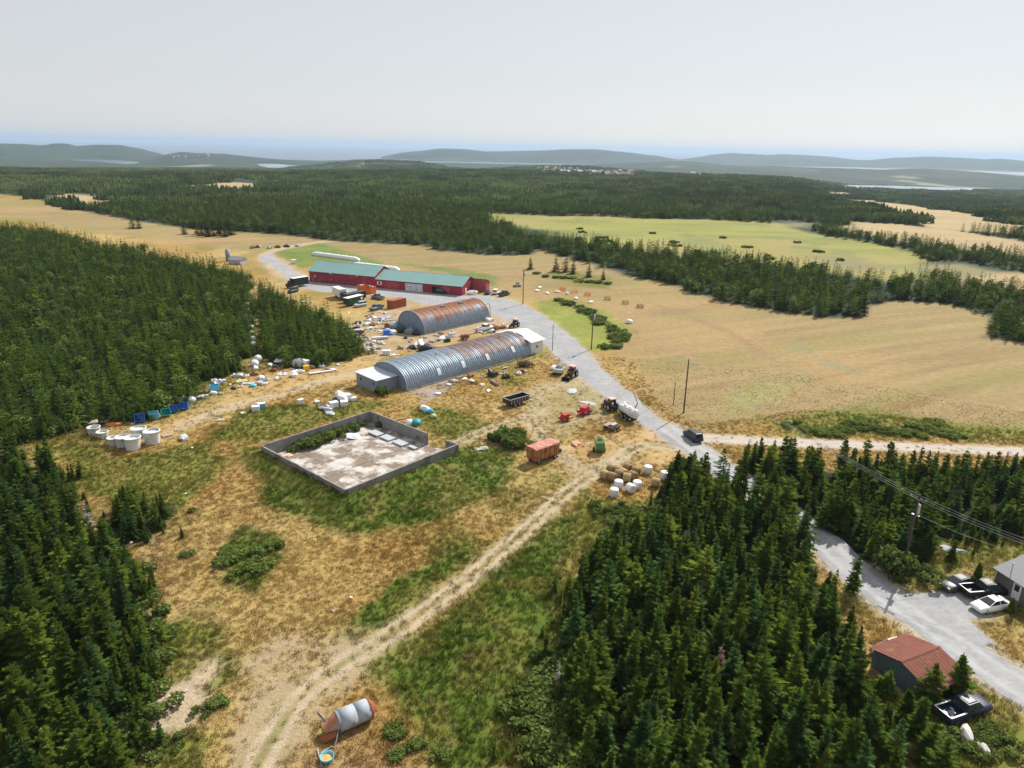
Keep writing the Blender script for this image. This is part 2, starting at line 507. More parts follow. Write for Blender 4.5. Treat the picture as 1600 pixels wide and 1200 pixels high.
YARD = wp([(408, 398), (424, 396), (440, 410), (470, 430), (484, 438), (585, 449), (722, 462), (760, 462), (796, 468), (824, 478), (850, 494), (880, 515), (905, 536), (936, 570), (958, 592), (1000, 628), (1050, 670), (1092, 702), (1070, 706), (1010, 668), (950, 624), (905, 588), (868, 556), (838, 528), (800, 503), (770, 492), (735, 484), (690, 480), (640, 470), (600, 463), (560, 460), (500, 456), (460, 446), (444, 430), (428, 416), (404, 408)])
ROAD_PX = [(1040, 668), (1092, 706), (1180, 768), (1258, 822), (1318, 876), (1372, 922), (1430, 964), (1500, 1010), (1566, 1054), (1660, 1112), (1800, 1190)]
ROAD = smooth_line(wp(ROAD_PX), 6)
DRIVE = wp([(1400, 926), (1440, 928), (1475, 922), (1500, 925), (1560, 940), (1545, 965), (1515, 966), (1530, 985), (1560, 1010), (1500, 1005), (1450, 970)])
LANE_PX = [(1080, 684), (1130, 686), (1200, 690), (1300, 694), (1400, 698), (1500, 702), (1600, 706), (1750, 712)]
LANE = smooth_line(wp(LANE_PX), 5)
TRACK = smooth_line(wp([(1060, 700), (1010, 696), (968, 712), (925, 742), (880, 774), (830, 820), (780, 864), (720, 912), (660, 956), (600, 998), (540, 1034), (480, 1078), (440, 1130), (400, 1200), (370, 1300)]), 6)
LOOP1 = smooth_line(wp([(715, 692), (760, 672), (830, 650), (846, 634), (836, 618), (858, 606), (900, 598), (935, 606)]), 6)
LOOP2 = smooth_line(wp([(826, 650), (848, 684), (886, 716), (930, 738), (975, 712)]), 6)
FARTRACK = smooth_line(wp([(440, 414), (416, 404), (420, 394), (446, 387), (480, 381), (520, 376)]), 6)
WESTLANE = smooth_line(wp([(600, 572), (560, 582), (500, 598), (430, 618), (350, 640), (280, 668)]), 6)
GREENS = [  # polygon, colour, softness, wobble
    (wp([(362, 690), (400, 760), (440, 800), (500, 826), (545, 838), (620, 826), (700, 800), (770, 765), (815, 722), (800, 700), (716, 700), (600, 760), (540, 775), (405, 705)]), GREEN, 1.6, 1.4),
    (wp([(575, 1042), (640, 985), (740, 905), (830, 830), (890, 800), (925, 805), (890, 870), (880, 960), (870, 1060), (880, 1220), (690, 1220), (640, 1130), (590, 1080)]), GREEN, 1.8, 1.6),
    (wp([(338, 852), (380, 822), (442, 832), (452, 870), (402, 926), (350, 905)]), GREEN, 1.0, 1.2),
    (wp([(110, 690), (200, 712), (330, 694), (360, 720), (280, 790), (190, 800), (100, 750)]), OLIVE, 1.6, 1.8),
    (wp([(836, 472), (884, 466), (955, 490), (984, 522), (962, 546), (924, 548), (878, 515), (845, 492)]), LIME, 1.0, 1.2),
    (wp([(330, 690), (370, 640), (480, 632), (560, 622), (640, 628), (575, 640), (405, 695)]), OLIVE, 1.4, 1.6),
    (wp([(430, 394), (500, 380), (560, 398), (606, 414), (500, 412), (470, 420)]), (0.13, 0.19, 0.045), 1.5, 1.0),
    (wp([(610, 410), (700, 418), (780, 432), (770, 446), (740, 440), (690, 424)]), (0.15, 0.19, 0.06), 2.0, 1.5),
    (wp([(520, 1010), (600, 925), (680, 868), (735, 850), (745, 880), (650, 950), (590, 990)]), GREEN, 1.0, 1.2),
    (wp([(190, 1200), (225, 1090), (270, 1130), (330, 1150), (320, 1220)]), OLIVE, 1.2, 1.6),
    (wp([(632, 636), (700, 636), (770, 662), (720, 690), (668, 678)]), OLIVE, 1.2, 1.4),
    (wp([(255, 985), (290, 960), (350, 990), (380, 1060), (300, 1130), (240, 1080)]), OLIVE, 1.5, 2.2),
    (wp([(890, 598), (920, 592), (950, 618), (930, 632), (900, 620)]), (0.19, 0.22, 0.10), 0.8, 0.8),
    (wp([(900, 760), (950, 780), (1040, 780), (1020, 840), (930, 860), (890, 830)]), OLIVE, 1.2, 1.4),
    (wp([(1340, 900), (1420, 925), (1400, 905), (1440, 860), (1600, 845), (1600, 856), (1470, 900), (1440, 912)]), OLIVE, 0.8, 1.0),
    (wp([(1200, 650), (1350, 640), (1450, 655), (1600, 672), (1600, 690), (1450, 682), (1300, 685), (1210, 680)]), OLIVE, 2.0, 2.2),
    (wp([(1100, 640), (1180, 600), (1260, 590), (1200, 630), (1130, 650)]), (0.26, 0.245, 0.10), 3.0, 3.5),
    (wp([(850, 428), (900, 424), (960, 436), (950, 452), (900, 446)]), OLIVE, 2.0, 2.0),
    (wp([(1360, 1060), (1400, 1090), (1500, 1120), (1600, 1130), (1600, 1230), (1400, 1230), (1340, 1150)]), OLIVE, 1.0, 1.4),
]
BARES = [  # worn earth
    (wp([(430, 985), (540, 990), (590, 1010), (560, 1050), (500, 1090), (470, 1150), (440, 1230), (340, 1230), (370, 1120), (390, 1040)]), (0.34, 0.265, 0.165), 1.5, 2.0),
    (wp([(830, 700), (930, 690), (1040, 660), (1080, 705), (1040, 720), (980, 730), (900, 752), (850, 724)]), (0.41, 0.29, 0.14), 1.8, 1.5),
    (wp([(560, 500), (640, 470), (700, 470), (770, 486), (820, 510), (700, 530), (590, 560), (540, 545)]), (0.36, 0.275, 0.175), 2.5, 2.5),
    (wp([(430, 575), (560, 545), (600, 570), (560, 592), (450, 612), (330, 650), (255, 690), (235, 672), (330, 625)]), (0.40, 0.28, 0.125), 1.8, 1.6),
    (wp([(830, 600), (900, 585), (960, 620), (940, 660), (870, 680), (820, 650)]), (0.31, 0.255, 0.14), 2.0, 1.5),
    (wp([(640, 612), (700, 590), (710, 605), (660, 632)]), (0.30, 0.25, 0.22), 0.8, 0.8),
    (wp([(410, 402), (440, 404), (500, 440), (480, 452), (440, 440), (410, 415)]), (0.39, 0.315, 0.21), 2.5, 1.0),
    (wp([(210, 1160), (260, 1075), (330, 1040), (330, 1090), (280, 1140)]), (0.40, 0.32, 0.22), 1.0, 2.0),
]

SWATHS = [(wp([(1030, 478), (1085, 498), (1135, 517), (1180, 545), (1206, 562)]), 1.6, (0.27, 0.185, 0.105)), (wp([(1235, 538), (1290, 564), (1335, 584)]), 1.8, (0.24, 0.23, 0.13)),
          (wp([(990, 505), (1060, 545), (1110, 580), (1200, 610), (1330, 628)]), 1.3, (0.31, 0.22, 0.12)), (wp([(880, 470), (960, 484), (1010, 510)]), 1.5, (0.30, 0.21, 0.125)), (wp([(1250, 600), (1400, 612), (1600, 640)]), 1.2, (0.33, 0.24, 0.13))]
def mixc(c, k, col):
    return c * (1 - k[:, None]) + np.array(col)[None, :] * k[:, None]

def cover(X, Y):
    """Ground colour, and how green and how bare each point is."""
    n1 = fbm(X, Y, 26, 1, 4); n2 = fbm(X, Y, 9, 2, 4); n3 = fbm(X, Y, 60, 4, 3); n5 = fbm(X, Y, 3.2, 6, 3)
    r = np.hypot(X, Y)
    c = np.array(DRY)[None, :] * np.ones((len(X), 1))
    c = mixc(c, sstep(0.42, 0.62, n1 * 0.6 + n2 * 0.4), STRAW)
    c = mixc(c, 0.5 * sstep(0.56, 0.70, n2 * 0.55 + n5 * 0.45), RUSTY)
    g = 0.75 * sstep(0.51, 0.66, fbm(X, Y, 17, 31, 4))
    c = mixc(c, g * 0.8, OLIVE)
    bare = np.zeros(len(X))
    # mown fields north and east of the road
    fpoly = wp([(745, 455), (800, 462), (850, 470), (880, 462), (960, 488), (990, 525), (960, 552), (1000, 600), (1040, 640), (1100, 662), (1250, 640), (1400, 650), (1500, 668), (1900, 690), (1900, 480), (1400, 440), (800, 350), (440, 345), (-300, 290), (-300, 345), (0, 336), (150, 364), (330, 385), (400, 395), (440, 398), (600, 412)])
    fm = pmask(fpoly, X, Y, 5, 4, 20)
    a = 0.42
    U = X * math.cos(a) + Y * math.sin(a) + 18 * fbm(X, Y, 120, 40, 2); V = -X * math.sin(a) + Y * math.cos(a) + 26 * fbm(X, Y, 140, 41, 2)
    streak = fbm(U / 16, V, 3.4, 42, 3); streak2 = fbm(U / 10, V, 14, 43, 3)
    fc = np.array(FIELD)[None, :] * (0.78 + 0.44 * streak[:, None])
    fc = mixc(fc, 0.7 * sstep(0.46, 0.66, streak2), (0.235, 0.212, 0.082))
    fc = mixc(fc, 0.6 * sstep(0.52, 0.72, n3), (0.355, 0.245, 0.115))
    fc = mixc(fc, 0.55 * sstep(0.60, 0.72, fbm(U / 5, V, 10, 44, 4)), (0.24, 0.165, 0.075))
    for ln, wd, col in SWATHS:
        d = ldist(ln, X, Y) + (fbm(X, Y, 5, 45, 3) - 0.5) * 3.5
        fc = mixc(fc, 0.75 * (1 - sstep(wd * 0.4, wd * 1.4, d)), col)
    c = c * (1 - fm[:, None]) + fc * fm[:, None]
    g = g * (1 - fm) + 0.25 * fm
    for poly, col, soft, wob in GREENS:
        m = pmask(poly, X, Y, soft, wob * 1.6, 6) * (0.72 + 0.28 * sstep(0.3, 0.6, n5))
        v = np.array(col)[None, :] * (0.75 + 0.5 * n2[:, None])
        c = c * (1 - m[:, None]) + v * m[:, None]
        g = np.maximum(g, m)
    for poly, col, soft, wob in BARES:
        m = pmask(poly, X, Y, soft, wob * 1.5, 5) * (0.55 + 0.45 * sstep(0.35, 0.6, n5))
        v = np.array(col)[None, :] * (0.8 + 0.4 * n5[:, None])
        c = c * (1 - m[:, None]) + v * m[:, None]
        g = g * (1 - m * 0.8); bare = np.maximum(bare, m)
    near = r < 420
    if near.any():
        x, y = X[near], Y[near]; cc = c[near]; gg = g[near]; bb = bare[near]
        for line, half, w, k in ((TRACK, 0.85, 0.42, 1.0), (LOOP1, 0.8, 0.5, 0.7), (LOOP2, 0.8, 0.55, 0.8)):
            d = ldist(line, x, y) + (fbm(x, y, 2.5, 50, 2) - 0.5) * 0.5
            rut = (1 - sstep(w * 0.6, w * 1.5, np.abs(d - half))) * k
            shoulder = (1 - sstep(1.3, 2.6, d)) * 0.75 * k
            cc = mixc(cc, shoulder, (0.32, 0.265, 0.14)); cc = mixc(cc, rut, DIRT)
            mid = (1 - sstep(0.15, 0.5, d)) * (fbm(x, y, 3, 51, 3) > 0.47)
            cc = mixc(cc, mid * 0.6, (0.20, 0.20, 0.07))
            bb = np.maximum(bb, np.maximum(rut, shoulder * 0.9)); gg = gg * (1 - rut)
        d = ldist(WESTLANE, x, y) + (fbm(x, y, 4, 52, 3) - 0.5) * 2.0
        k = (1 - sstep(0.8, 2.6, d)) * 0.8
        cc = mixc(cc, k, DIRT); bb = np.maximum(bb, k)
        d = ldist(FARTRACK, x, y) + (fbm(x, y, 4, 55, 3) - 0.5) * 2.5
        k = (1 - sstep(1.6, 4.2, d)) * 0.85; cc = mixc(cc, k, DIRT); bb = np.maximum(bb, k)
        d = ldist(ROAD, x, y) + (fbm(x, y, 3, 53, 3) - 0.5) * 1.2
        k = 1 - sstep(2.6, 4.4, d); cc = mixc(cc, k, (0.38, 0.33, 0.26)); bb = np.maximum(bb, k); gg = gg * (1 - k)
        d = ldist(LANE, x, y) + (fbm(x, y, 3, 54, 3) - 0.5) * 1.2
        k = 1 - sstep(1.8, 3.2, d); cc = mixc(cc, k, DIRT); bb = np.maximum(bb, k); gg = gg * (1 - k)
        for poly, s in ((YARD, 1.2), (DRIVE, 0.7)):
            k = pmask(poly, x, y, s * 1.6, s * 1.5, 5); cc = mixc(cc, k, (0.39, 0.335, 0.265)); bb = np.maximum(bb, k); gg = gg * (1 - k)
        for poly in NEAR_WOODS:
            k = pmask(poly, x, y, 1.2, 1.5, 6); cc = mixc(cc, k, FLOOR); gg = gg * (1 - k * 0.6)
        c[near] = cc; g[near] = gg; bare[near] = bb
    far = r > 200
    if far.any():
        x, y = X[far], Y[far]; cc = c[far]; rr = r[far]
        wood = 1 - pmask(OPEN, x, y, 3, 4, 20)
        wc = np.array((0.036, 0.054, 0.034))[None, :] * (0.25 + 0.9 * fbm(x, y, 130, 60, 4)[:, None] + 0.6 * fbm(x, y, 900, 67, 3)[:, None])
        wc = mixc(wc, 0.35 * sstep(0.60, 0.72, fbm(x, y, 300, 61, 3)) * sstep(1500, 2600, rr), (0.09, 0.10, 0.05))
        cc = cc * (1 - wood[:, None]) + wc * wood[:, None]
        gq = (0.235, 0.24, 0.068)
        m = pmask(FAR_GREEN, x, y, 8, 26, 60)
        v = np.array(gq)[None, :] * (0.75 + 0.5 * fbm(x / 3, y, 14, 62, 4)[:, None])
        v = mixc(v, 0.7 * sstep(0.46, 0.62, fbm(x, y, 70, 63, 4)), (0.30, 0.25, 0.10)); v = mixc(v, 0.7 * sstep(0.56, 0.66, fbm(x, y, 34, 66, 4)), (0.17, 0.20, 0.075))
        cc = cc * (1 - m[:, None]) + v * m[:, None]
        for q in FAR_TAN:
            m = pmask(q, x, y, 9, 22, 70)
            v = np.array((0.37, 0.285, 0.155))[None, :] * (0.85 + 0.3 * fbm(x / 3, y, 20, 64, 3)[:, None])
            cc = cc * (1 - m[:, None]) + v * m[:, None]
        for q in FAR_HEATH:
            m = pmask(q, x, y, 8, 10, 40); cc = mixc(cc, m, (0.22, 0.20, 0.10))
        # pale ground far to the east and scattered clearings
        uu = x / np.maximum(y, 1)
        k = sstep(0.38, 0.5, uu) * sstep(6200, 6800, rr) * (1 - sstep(8400, 9000, rr)); cc = mixc(cc, k * 0.8, (0.42, 0.36, 0.26))
        k = sstep(0.70, 0.76, fbm(x, y * 0.5, 240, 65, 3)) * sstep(2200, 3200, rr) * (1 - sstep(4200, 4800, rr)) * 0.6; cc = mixc(cc, k, (0.36, 0.34, 0.24))
        c[far] = cc
    return c, np.clip(g, 0, 1), np.clip(bare, 0, 1)

# ------------------------------------------------------------------ ground sheet out to the horizon
def ground_material():
    m = bpy.data.materials.new('ground_cover'); m.use_nodes = True
    nt = m.node_tree; nt.nodes.clear(); N = nt.nodes.new; L = nt.links.new
    out = N('ShaderNodeOutputMaterial'); b = N('ShaderNodeBsdfPrincipled')
    b.inputs['Roughness'].default_value = 0.95; b.inputs['Specular IOR Level'].default_value = 0.1
    at = N('ShaderNodeAttribute'); at.attribute_name = 'cover'
    tc = N('ShaderNodeTexCoord')
    def noise(sc, det, lo, hi, a, c_, rough=0.6, stretch=None):
        n = N('ShaderNodeTexNoise'); n.inputs['Scale'].default_value = sc; n.inputs['Detail'].default_value = det; n.inputs['Roughness'].default_value = rough
        L(tc.outputs['Object'], n.inputs['Vector'])
        q = N('ShaderNodeMapRange'); q.inputs[1].default_value = lo; q.inputs[2].default_value = hi; q.inputs[3].default_value = a; q.inputs[4].default_value = c_
        L(n.outputs['Fac'], q.inputs[0]); return n, q
    n1, q1 = noise(0.55, 8, 0.3, 0.7, 0.80, 1.20, 0.7)
    n2, q2 = noise(3.2, 5, 0.3, 0.7, 0.82, 1.18, 0.7)
    mu = N('ShaderNodeMath'); mu.operation = 'MULTIPLY'; L(q1.outputs[0], mu.inputs[0]); L(q2.outputs[0], mu.inputs[1])
    vm = N('ShaderNodeVectorMath'); vm.operation = 'SCALE'; L(at.outputs['Color'], vm.inputs[0]); L(mu.outputs[0], vm.inputs['Scale'])
    L(vm.outputs[0], b.inputs['Base Color'])
    bp = N('ShaderNodeBump'); bp.inputs['Strength'].default_value = 0.7; bp.inputs['Distance'].default_value = 0.25
    L(n2.outputs['Fac'], bp.inputs['Height']); L(bp.outputs[0], b.inputs['Normal'])
    L(b.outputs[0], out.inputs[0])
    return m
M_GROUND = ground_material()

def fill_attr(me, c):
    a = me.attributes.new('cover', 'FLOAT_COLOR', 'POINT')
    d = np.ones((len(c), 4), np.float32); d[:, :3] = c
    a.data.foreach_set('color', d.ravel())

NA, NR = 430, 640
az = np.radians(np.linspace(-58, 58, NA))
rr_ = 22 * (14500 / 22) ** (np.linspace(0, 1, NR) ** 1.18)
AZ, RR = np.meshgrid(az, rr_)
GX, GY = (np.sin(AZ) * RR).ravel(), (np.cos(AZ) * RR).ravel()
GZ = height(GX, GY)
idx = np.arange(NA * NR).reshape(NR, NA)
quads = np.stack([idx[:-1, :-1], idx[:-1, 1:], idx[1:, 1:], idx[1:, :-1]], -1).reshape(-1, 4)
gme = np_mesh('ground', np.stack([GX, GY, GZ], 1), quads, M_GROUND)
gcol, gg_, gb_ = cover(GX, GY)
fill_attr(gme, gcol)
gme.polygons.foreach_set('use_smooth', [True] * len(gme.polygons))
ground = structure(obj('ground', gme))

# ------------------------------------------------------------------ gravel road, yard, drive and lane
def gravel_material(name, col, tint):
    m = bpy.data.materials.new(name); m.use_nodes = True
    nt = m.node_tree; nt.nodes.clear(); N = nt.nodes.new; L = nt.links.new
    out = N('ShaderNodeOutputMaterial'); b = N('ShaderNodeBsdfPrincipled'); b.inputs['Roughness'].default_value = 0.95; b.inputs['Specular IOR Level'].default_value = 0.1
    tc = N('ShaderNodeTexCoord')
    def nz(sc, det, ro=0.6):
        n = N('ShaderNodeTexNoise'); n.inputs['Scale'].default_value = sc; n.inputs['Detail'].default_value = det; n.inputs['Roughness'].default_value = ro
        L(tc.outputs['Object'], n.inputs['Vector']); return n
    a, c2, f = nz(0.16, 6), nz(0.9, 6, 0.7), nz(14, 3)
    q = N('ShaderNodeMapRange'); q.inputs[1].default_value = 0.35; q.inputs[2].default_value = 0.65; L(a.outputs['Fac'], q.inputs[0])
    mx = N('ShaderNodeMix'); mx.data_type = 'RGBA'; mx.inputs[6].default_value = (*col, 1); mx.inputs[7].default_value = (*tint, 1); L(q.outputs[0], mx.inputs[0])
    wt = N('ShaderNodeAttribute'); wt.attribute_name = 'wear'
    m5 = N('ShaderNodeMix'); m5.data_type = 'RGBA'; m5.inputs[7].default_value = (0.42, 0.425, 0.435, 1); L(wt.outputs['Fac'], m5.inputs[0]); L(mx.outputs[2], m5.inputs[6])
    q2 = N('ShaderNodeMapRange'); q2.inputs[1].default_value = 0.3; q2.inputs[2].default_value = 0.7; q2.inputs[3].default_value = 0.82; q2.inputs[4].default_value = 1.16; L(c2.outputs['Fac'], q2.inputs[0])
    q3 = N('ShaderNodeMapRange'); q3.inputs[1].default_value = 0.3; q3.inputs[2].default_value = 0.7; q3.inputs[3].default_value = 0.85; q3.inputs[4].default_value = 1.15; L(f.outputs['Fac'], q3.inputs[0])
    mu = N('ShaderNodeMath'); mu.operation = 'MULTIPLY'; L(q2.outputs[0], mu.inputs[0]); L(q3.outputs[0], mu.inputs[1])
    vm = N('ShaderNodeVectorMath'); vm.operation = 'SCALE'; L(m5.outputs[2], vm.inputs[0]); L(mu.outputs[0], vm.inputs['Scale'])
    L(vm.outputs[0], b.inputs['Base Color'])
    bp = N('ShaderNodeBump'); bp.inputs['Strength'].default_value = 0.4; bp.inputs['Distance'].default_value = 0.05; L(f.outputs['Fac'], bp.inputs['Height']); L(bp.outputs[0], b.inputs['Normal'])
    L(b.outputs[0], out.inputs[0])
    return m
M_GRAVEL = gravel_material('grey_gravel', (0.27, 0.28, 0.30), (0.35, 0.35, 0.35))
M_LANE = gravel_material('pale_lane_dirt', (0.41, 0.35, 0.275), (0.46, 0.40, 0.335))

def ribbon(name, line, width, z, m, jit=0.5, cross=9):
    L_ = smooth_line(line, 3)
    p = np.array(L_)
    t = np.gradient(p, axis=0); t /= np.linalg.norm(t, axis=1)[:, None]
    n = np.stack([-t[:, 1], t[:, 0]], 1)
    s = np.linspace(-1, 1, cross)
    wl = width / 2 + (fbm(p[:, 0], p[:, 1], 4, 70, 3) - 0.5) * 2 * jit
    wr = width / 2 + (fbm(p[:, 0], p[:, 1], 4, 71, 3) - 0.5) * 2 * jit
    W = np.where(s[None, :] < 0, -s[None, :] * -wl[:, None], s[None, :] * wr[:, None])
    xy = p[:, None, :] + n[:, None, :] * W[:, :, None]
    v = np.concatenate([xy, np.full(xy.shape[:2] + (1,), z)], 2).reshape(-1, 3)
    i = np.arange(len(v)).reshape(len(p), cross)
    q = np.stack([i[:-1, :-1], i[1:, :-1], i[1:, 1:], i[:-1, 1:]], -1).reshape(-1, 4)
    wear = np.tile(np.clip(1 - np.abs(np.abs(s) - 0.45) / 0.28, 0, 1) * 0.85, (len(p), 1)).ravel()
    return structure(obj(name, np_mesh(name, v, q, m, {'wear': ('FLOAT', 'POINT', wear.astype(np.float32))})))

def sheet(name, poly, z, m, jit=0.5, step=1.2):
    """Flat sheet with a slightly ragged outline."""
    import bmesh
    pts = []
    n = len(poly)
    for i in range(n):
        a, b = np.array(poly[i]), np.array(poly[(i + 1) % n])
        k = max(1, int(np.linalg.norm(b - a) / step))
        for j in range(k): pts.append(a + (b - a) * j / k)
    pts = np.array(pts)
    pts = pts + np.stack([fbm(pts[:, 0], pts[:, 1], 3, 80, 3) - 0.5, fbm(pts[:, 0], pts[:, 1], 3, 81, 3) - 0.5], 1) * 2 * jit
    me = bpy.data.meshes.new(name)
    from mathutils.geometry import tessellate_polygon
    vs = [Vector((p[0], p[1], z)) for p in pts]
    tris = tessellate_polygon([vs])
    me.from_pydata([tuple(v) for v in vs], [], [tuple(t) for t in tris])
    bm = bmesh.new(); bm.from_mesh(me); bmesh.ops.recalc_face_normals(bm, faces=bm.faces)
    if bm.faces and sum(f.normal.z for f in bm.faces) < 0: bmesh.ops.reverse_faces(bm, faces=bm.faces)
    bm.to_mesh(me); bm.free()
    me.materials.append(m)
    return structure(obj(name, me))

sheet('gravel_yard', YARD, 0.012, M_GRAVEL, 0.9)
ribbon('gravel_road', ROAD, 5.0, 0.020, M_GRAVEL, 0.9)
sheet('gravel_driveway', DRIVE, 0.016, M_GRAVEL, 0.5)
ribbon('dirt_lane', LANE, 3.4, 0.008, M_LANE, 0.5)

# ------------------------------------------------------------------ lakes and sea
def water(name, col, rough):
    m = bpy.data.materials.new(name); m.use_nodes = True
    b = m.node_tree.nodes['Principled BSDF']
    b.inputs['Base Color'].default_value = (*col, 1); b.inputs['Roughness'].default_value = rough; b.inputs['IOR'].default_value = 1.33
    n = m.node_tree.nodes.new('ShaderNodeTexNoise'); n.inputs['Scale'].default_value = 0.02; n.inputs['Detail'].default_value = 5
    g = m.node_tree.nodes.new('ShaderNodeTexCoord'); m.node_tree.links.new(g.outputs['Object'], n.inputs['Vector'])
    bp = m.node_tree.nodes.new('ShaderNodeBump'); bp.inputs['Strength'].default_value = 0.1; bp.inputs['Distance'].default_value = 2.0
    m.node_tree.links.new(n.outputs['Fac'], bp.inputs['Height']); m.node_tree.links.new(bp.outputs[0], b.inputs['Normal'])
    return m
M_WATER = water('lake_water', (0.10, 0.14, 0.18), 0.12)
M_SEA = water('sea_water', (0.05, 0.09, 0.13), 0.25)
for poly, z in LAKES:
    sheet('lake', poly, z, M_WATER, 8, 30)
sv, sf = [], []
for j, r in enumerate((5000, 9000, 16000, 30000, 60000)):
    for i in range(41):
        a = math.radians(-60 + 3 * i); sv.append((math.sin(a) * r, math.cos(a) * r, SEA_Z))
for j in range(4):
    for i in range(40): sf.append((j * 41 + i, j * 41 + i + 1, (j + 1) * 41 + i + 1, (j + 1) * 41 + i))
structure(obj('sea', np_mesh('sea', sv, sf, M_SEA)))

# ------------------------------------------------------------------ vegetation
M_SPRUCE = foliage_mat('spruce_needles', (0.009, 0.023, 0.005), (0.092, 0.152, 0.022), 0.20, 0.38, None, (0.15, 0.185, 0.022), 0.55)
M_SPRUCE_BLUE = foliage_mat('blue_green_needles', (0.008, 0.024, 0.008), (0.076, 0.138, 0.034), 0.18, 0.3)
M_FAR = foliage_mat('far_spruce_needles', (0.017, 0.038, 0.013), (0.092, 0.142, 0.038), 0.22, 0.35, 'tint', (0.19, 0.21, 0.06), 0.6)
M_FARLEAF = foliage_mat('far_broad_leaves', (0.06, 0.092, 0.032), (0.165, 0.21, 0.078), 0.2, 0.3, 'tint')
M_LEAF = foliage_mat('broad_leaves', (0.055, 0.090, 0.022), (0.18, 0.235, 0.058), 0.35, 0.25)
M_DEAD = foliage_mat('dead_twigs', (0.16, 0.14, 0.12), (0.34, 0.31, 0.28), 0.0, 0.2)
M_BROWN = foliage_mat('brown_dead_needles', (0.12, 0.085, 0.06), (0.22, 0.16, 0.115), 0.1, 0.2)
M_BARK = mat('bark', (0.10, 0.082, 0.068), 0.95, var=0.3)
M_DEADWOOD = mat('grey_deadwood', (0.30, 0.28, 0.26), 0.95, var=0.2)
M_TUFT = foliage_mat('grass_blades', (0.62, 0.62, 0.62), (1.15, 1.15, 1.1), 0.35, 0.22, 'tint')

def tri_mesh(name, V, T, tone, m):
    """V: list of vertices, T: triangles, tone per triangle."""
    me = np_mesh(name, np.array(V, np.float32), np.array(T, np.int32), m)
    a = me.attributes.new('tone', 'FLOAT', 'FACE'); a.data.foreach_set('value', np.clip(np.array(tone, np.float32), 0, 1))
    return me

def spruce_crown(name, seed, m, levels, nb, tw, hgt=7.0, rmax=1.55, bottom=0.10, gap=0.0, lop=0.12):
    R = np.random.default_rng(seed)
    V, T, C = [], [], []
    lean = R.normal(0, 0.03, 2)
    ph = R.uniform(0, 6.28)
    prof = R.uniform(0.62, 1.15)
    wav = R.uniform(0, 6.28); wf = R.uniform(5, 11); wa = R.uniform(0.05, 0.22)
    for li in range(levels):
        t = (li + R.uniform(-0.3, 0.3)) / levels
        t = min(max(t, 0), 0.985)
        z = hgt * (bottom + (1 - bottom) * t)
        rad = rmax * ((1 - t) ** prof) * R.uniform(0.72, 1.22) * (1 + wa * math.sin(wf * t + wav)) + 0.07
        if t < 0.12: rad *= 0.8 + 1.6 * t
        k = max(4, int(round(nb * (0.55 + 0.45 * (1 - t)))))
        off = R.uniform(0, 6.28)
        for b in range(k):
            if R.random() < gap: continue
            a = off + 6.28 * b / k + R.normal(0, 0.22)
            L = rad * R.uniform(0.45, 1.22) * (1 + lop * math.cos(a - ph))
            rise = -0.10 + 0.85 * t ** 1.4 + R.normal(0, 0.09)
            d = np.array([math.cos(a), math.sin(a)]); s_ = np.array([-d[1], d[0]])
            x0, y0 = lean * z
            def pt(u, side=0.0, dz=0.0):
                q = d * (L * u) + s_ * side
                zz = z + L * u * rise - 0.22 * L * u * u + 0.16 * L * u ** 3 + dz
                return (x0 + q[0], y0 + q[1], zz)
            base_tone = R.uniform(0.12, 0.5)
            for j in range(tw):
                u = 0.18 + 0.82 * (j + R.uniform(0, 0.6)) / tw
                tl = (0.14 + 0.34 * L * (1.08 - u)) * R.uniform(0.75, 1.25)
                wd = 0.075 + 0.055 * L
                for sd in (-1, 1):
                    i = len(V)
                    V += [pt(u - wd / max(L, .2), 0, R.uniform(-.02, .05)), pt(min(u + wd / max(L, .2), 1.05), sd * 0.02, R.uniform(-.02, .04)), pt(min(u + tl * 0.62 / max(L, .25), 1.22), sd * tl, R.normal(-0.05, 0.06))]
                    T.append((i, i + 1, i + 2) if sd > 0 else (i, i + 2, i + 1))
                    C.append(base_tone * 0.55 + 0.45 * u * R.uniform(0.5, 1.4))  # inner needles darker, tips paler: shade and sun put into the colour
            i = len(V)
            w = 0.10 + 0.05 * L
            V += [pt(0.55, -w), pt(0.55, w), pt(1.12, 0, 0.05)]
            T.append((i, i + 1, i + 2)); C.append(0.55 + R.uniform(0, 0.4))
    top = np.array([lean[0] * hgt, lean[1] * hgt, hgt])
    for b in range(5):
        a = 6.28 * b / 5; i = len(V)
        V += [tuple(top + (0, 0, 0.32)), tuple(top + (0.10 * math.cos(a), 0.10 * math.sin(a), -0.30)), tuple(top + (0.10 * math.cos(a + 1.3), 0.10 * math.sin(a + 1.3), -0.30))]
        T.append((i, i + 1, i + 2)); C.append(0.7)
    return tri_mesh(name, V, T, C, m), lean

def trunk_mesh(name, lean, hgt=7.0, r=0.13, m=None):
    b = MB()
    prev = None
    for k in range(5):
        z0, z1 = hgt * k / 5 * 0.97, hgt * (k + 1) / 5 * 0.97
        b.cyl((lean[0] * z0, lean[1] * z0, z0 - (0.15 if k == 0 else 0)), (lean[0] * z1, lean[1] * z1, z1), r * (1 - 0.19 * k), r * (1 - 0.19 * (k + 1)), 6, k == 0)
    return b.mesh(name, m or M_BARK, fix=False)

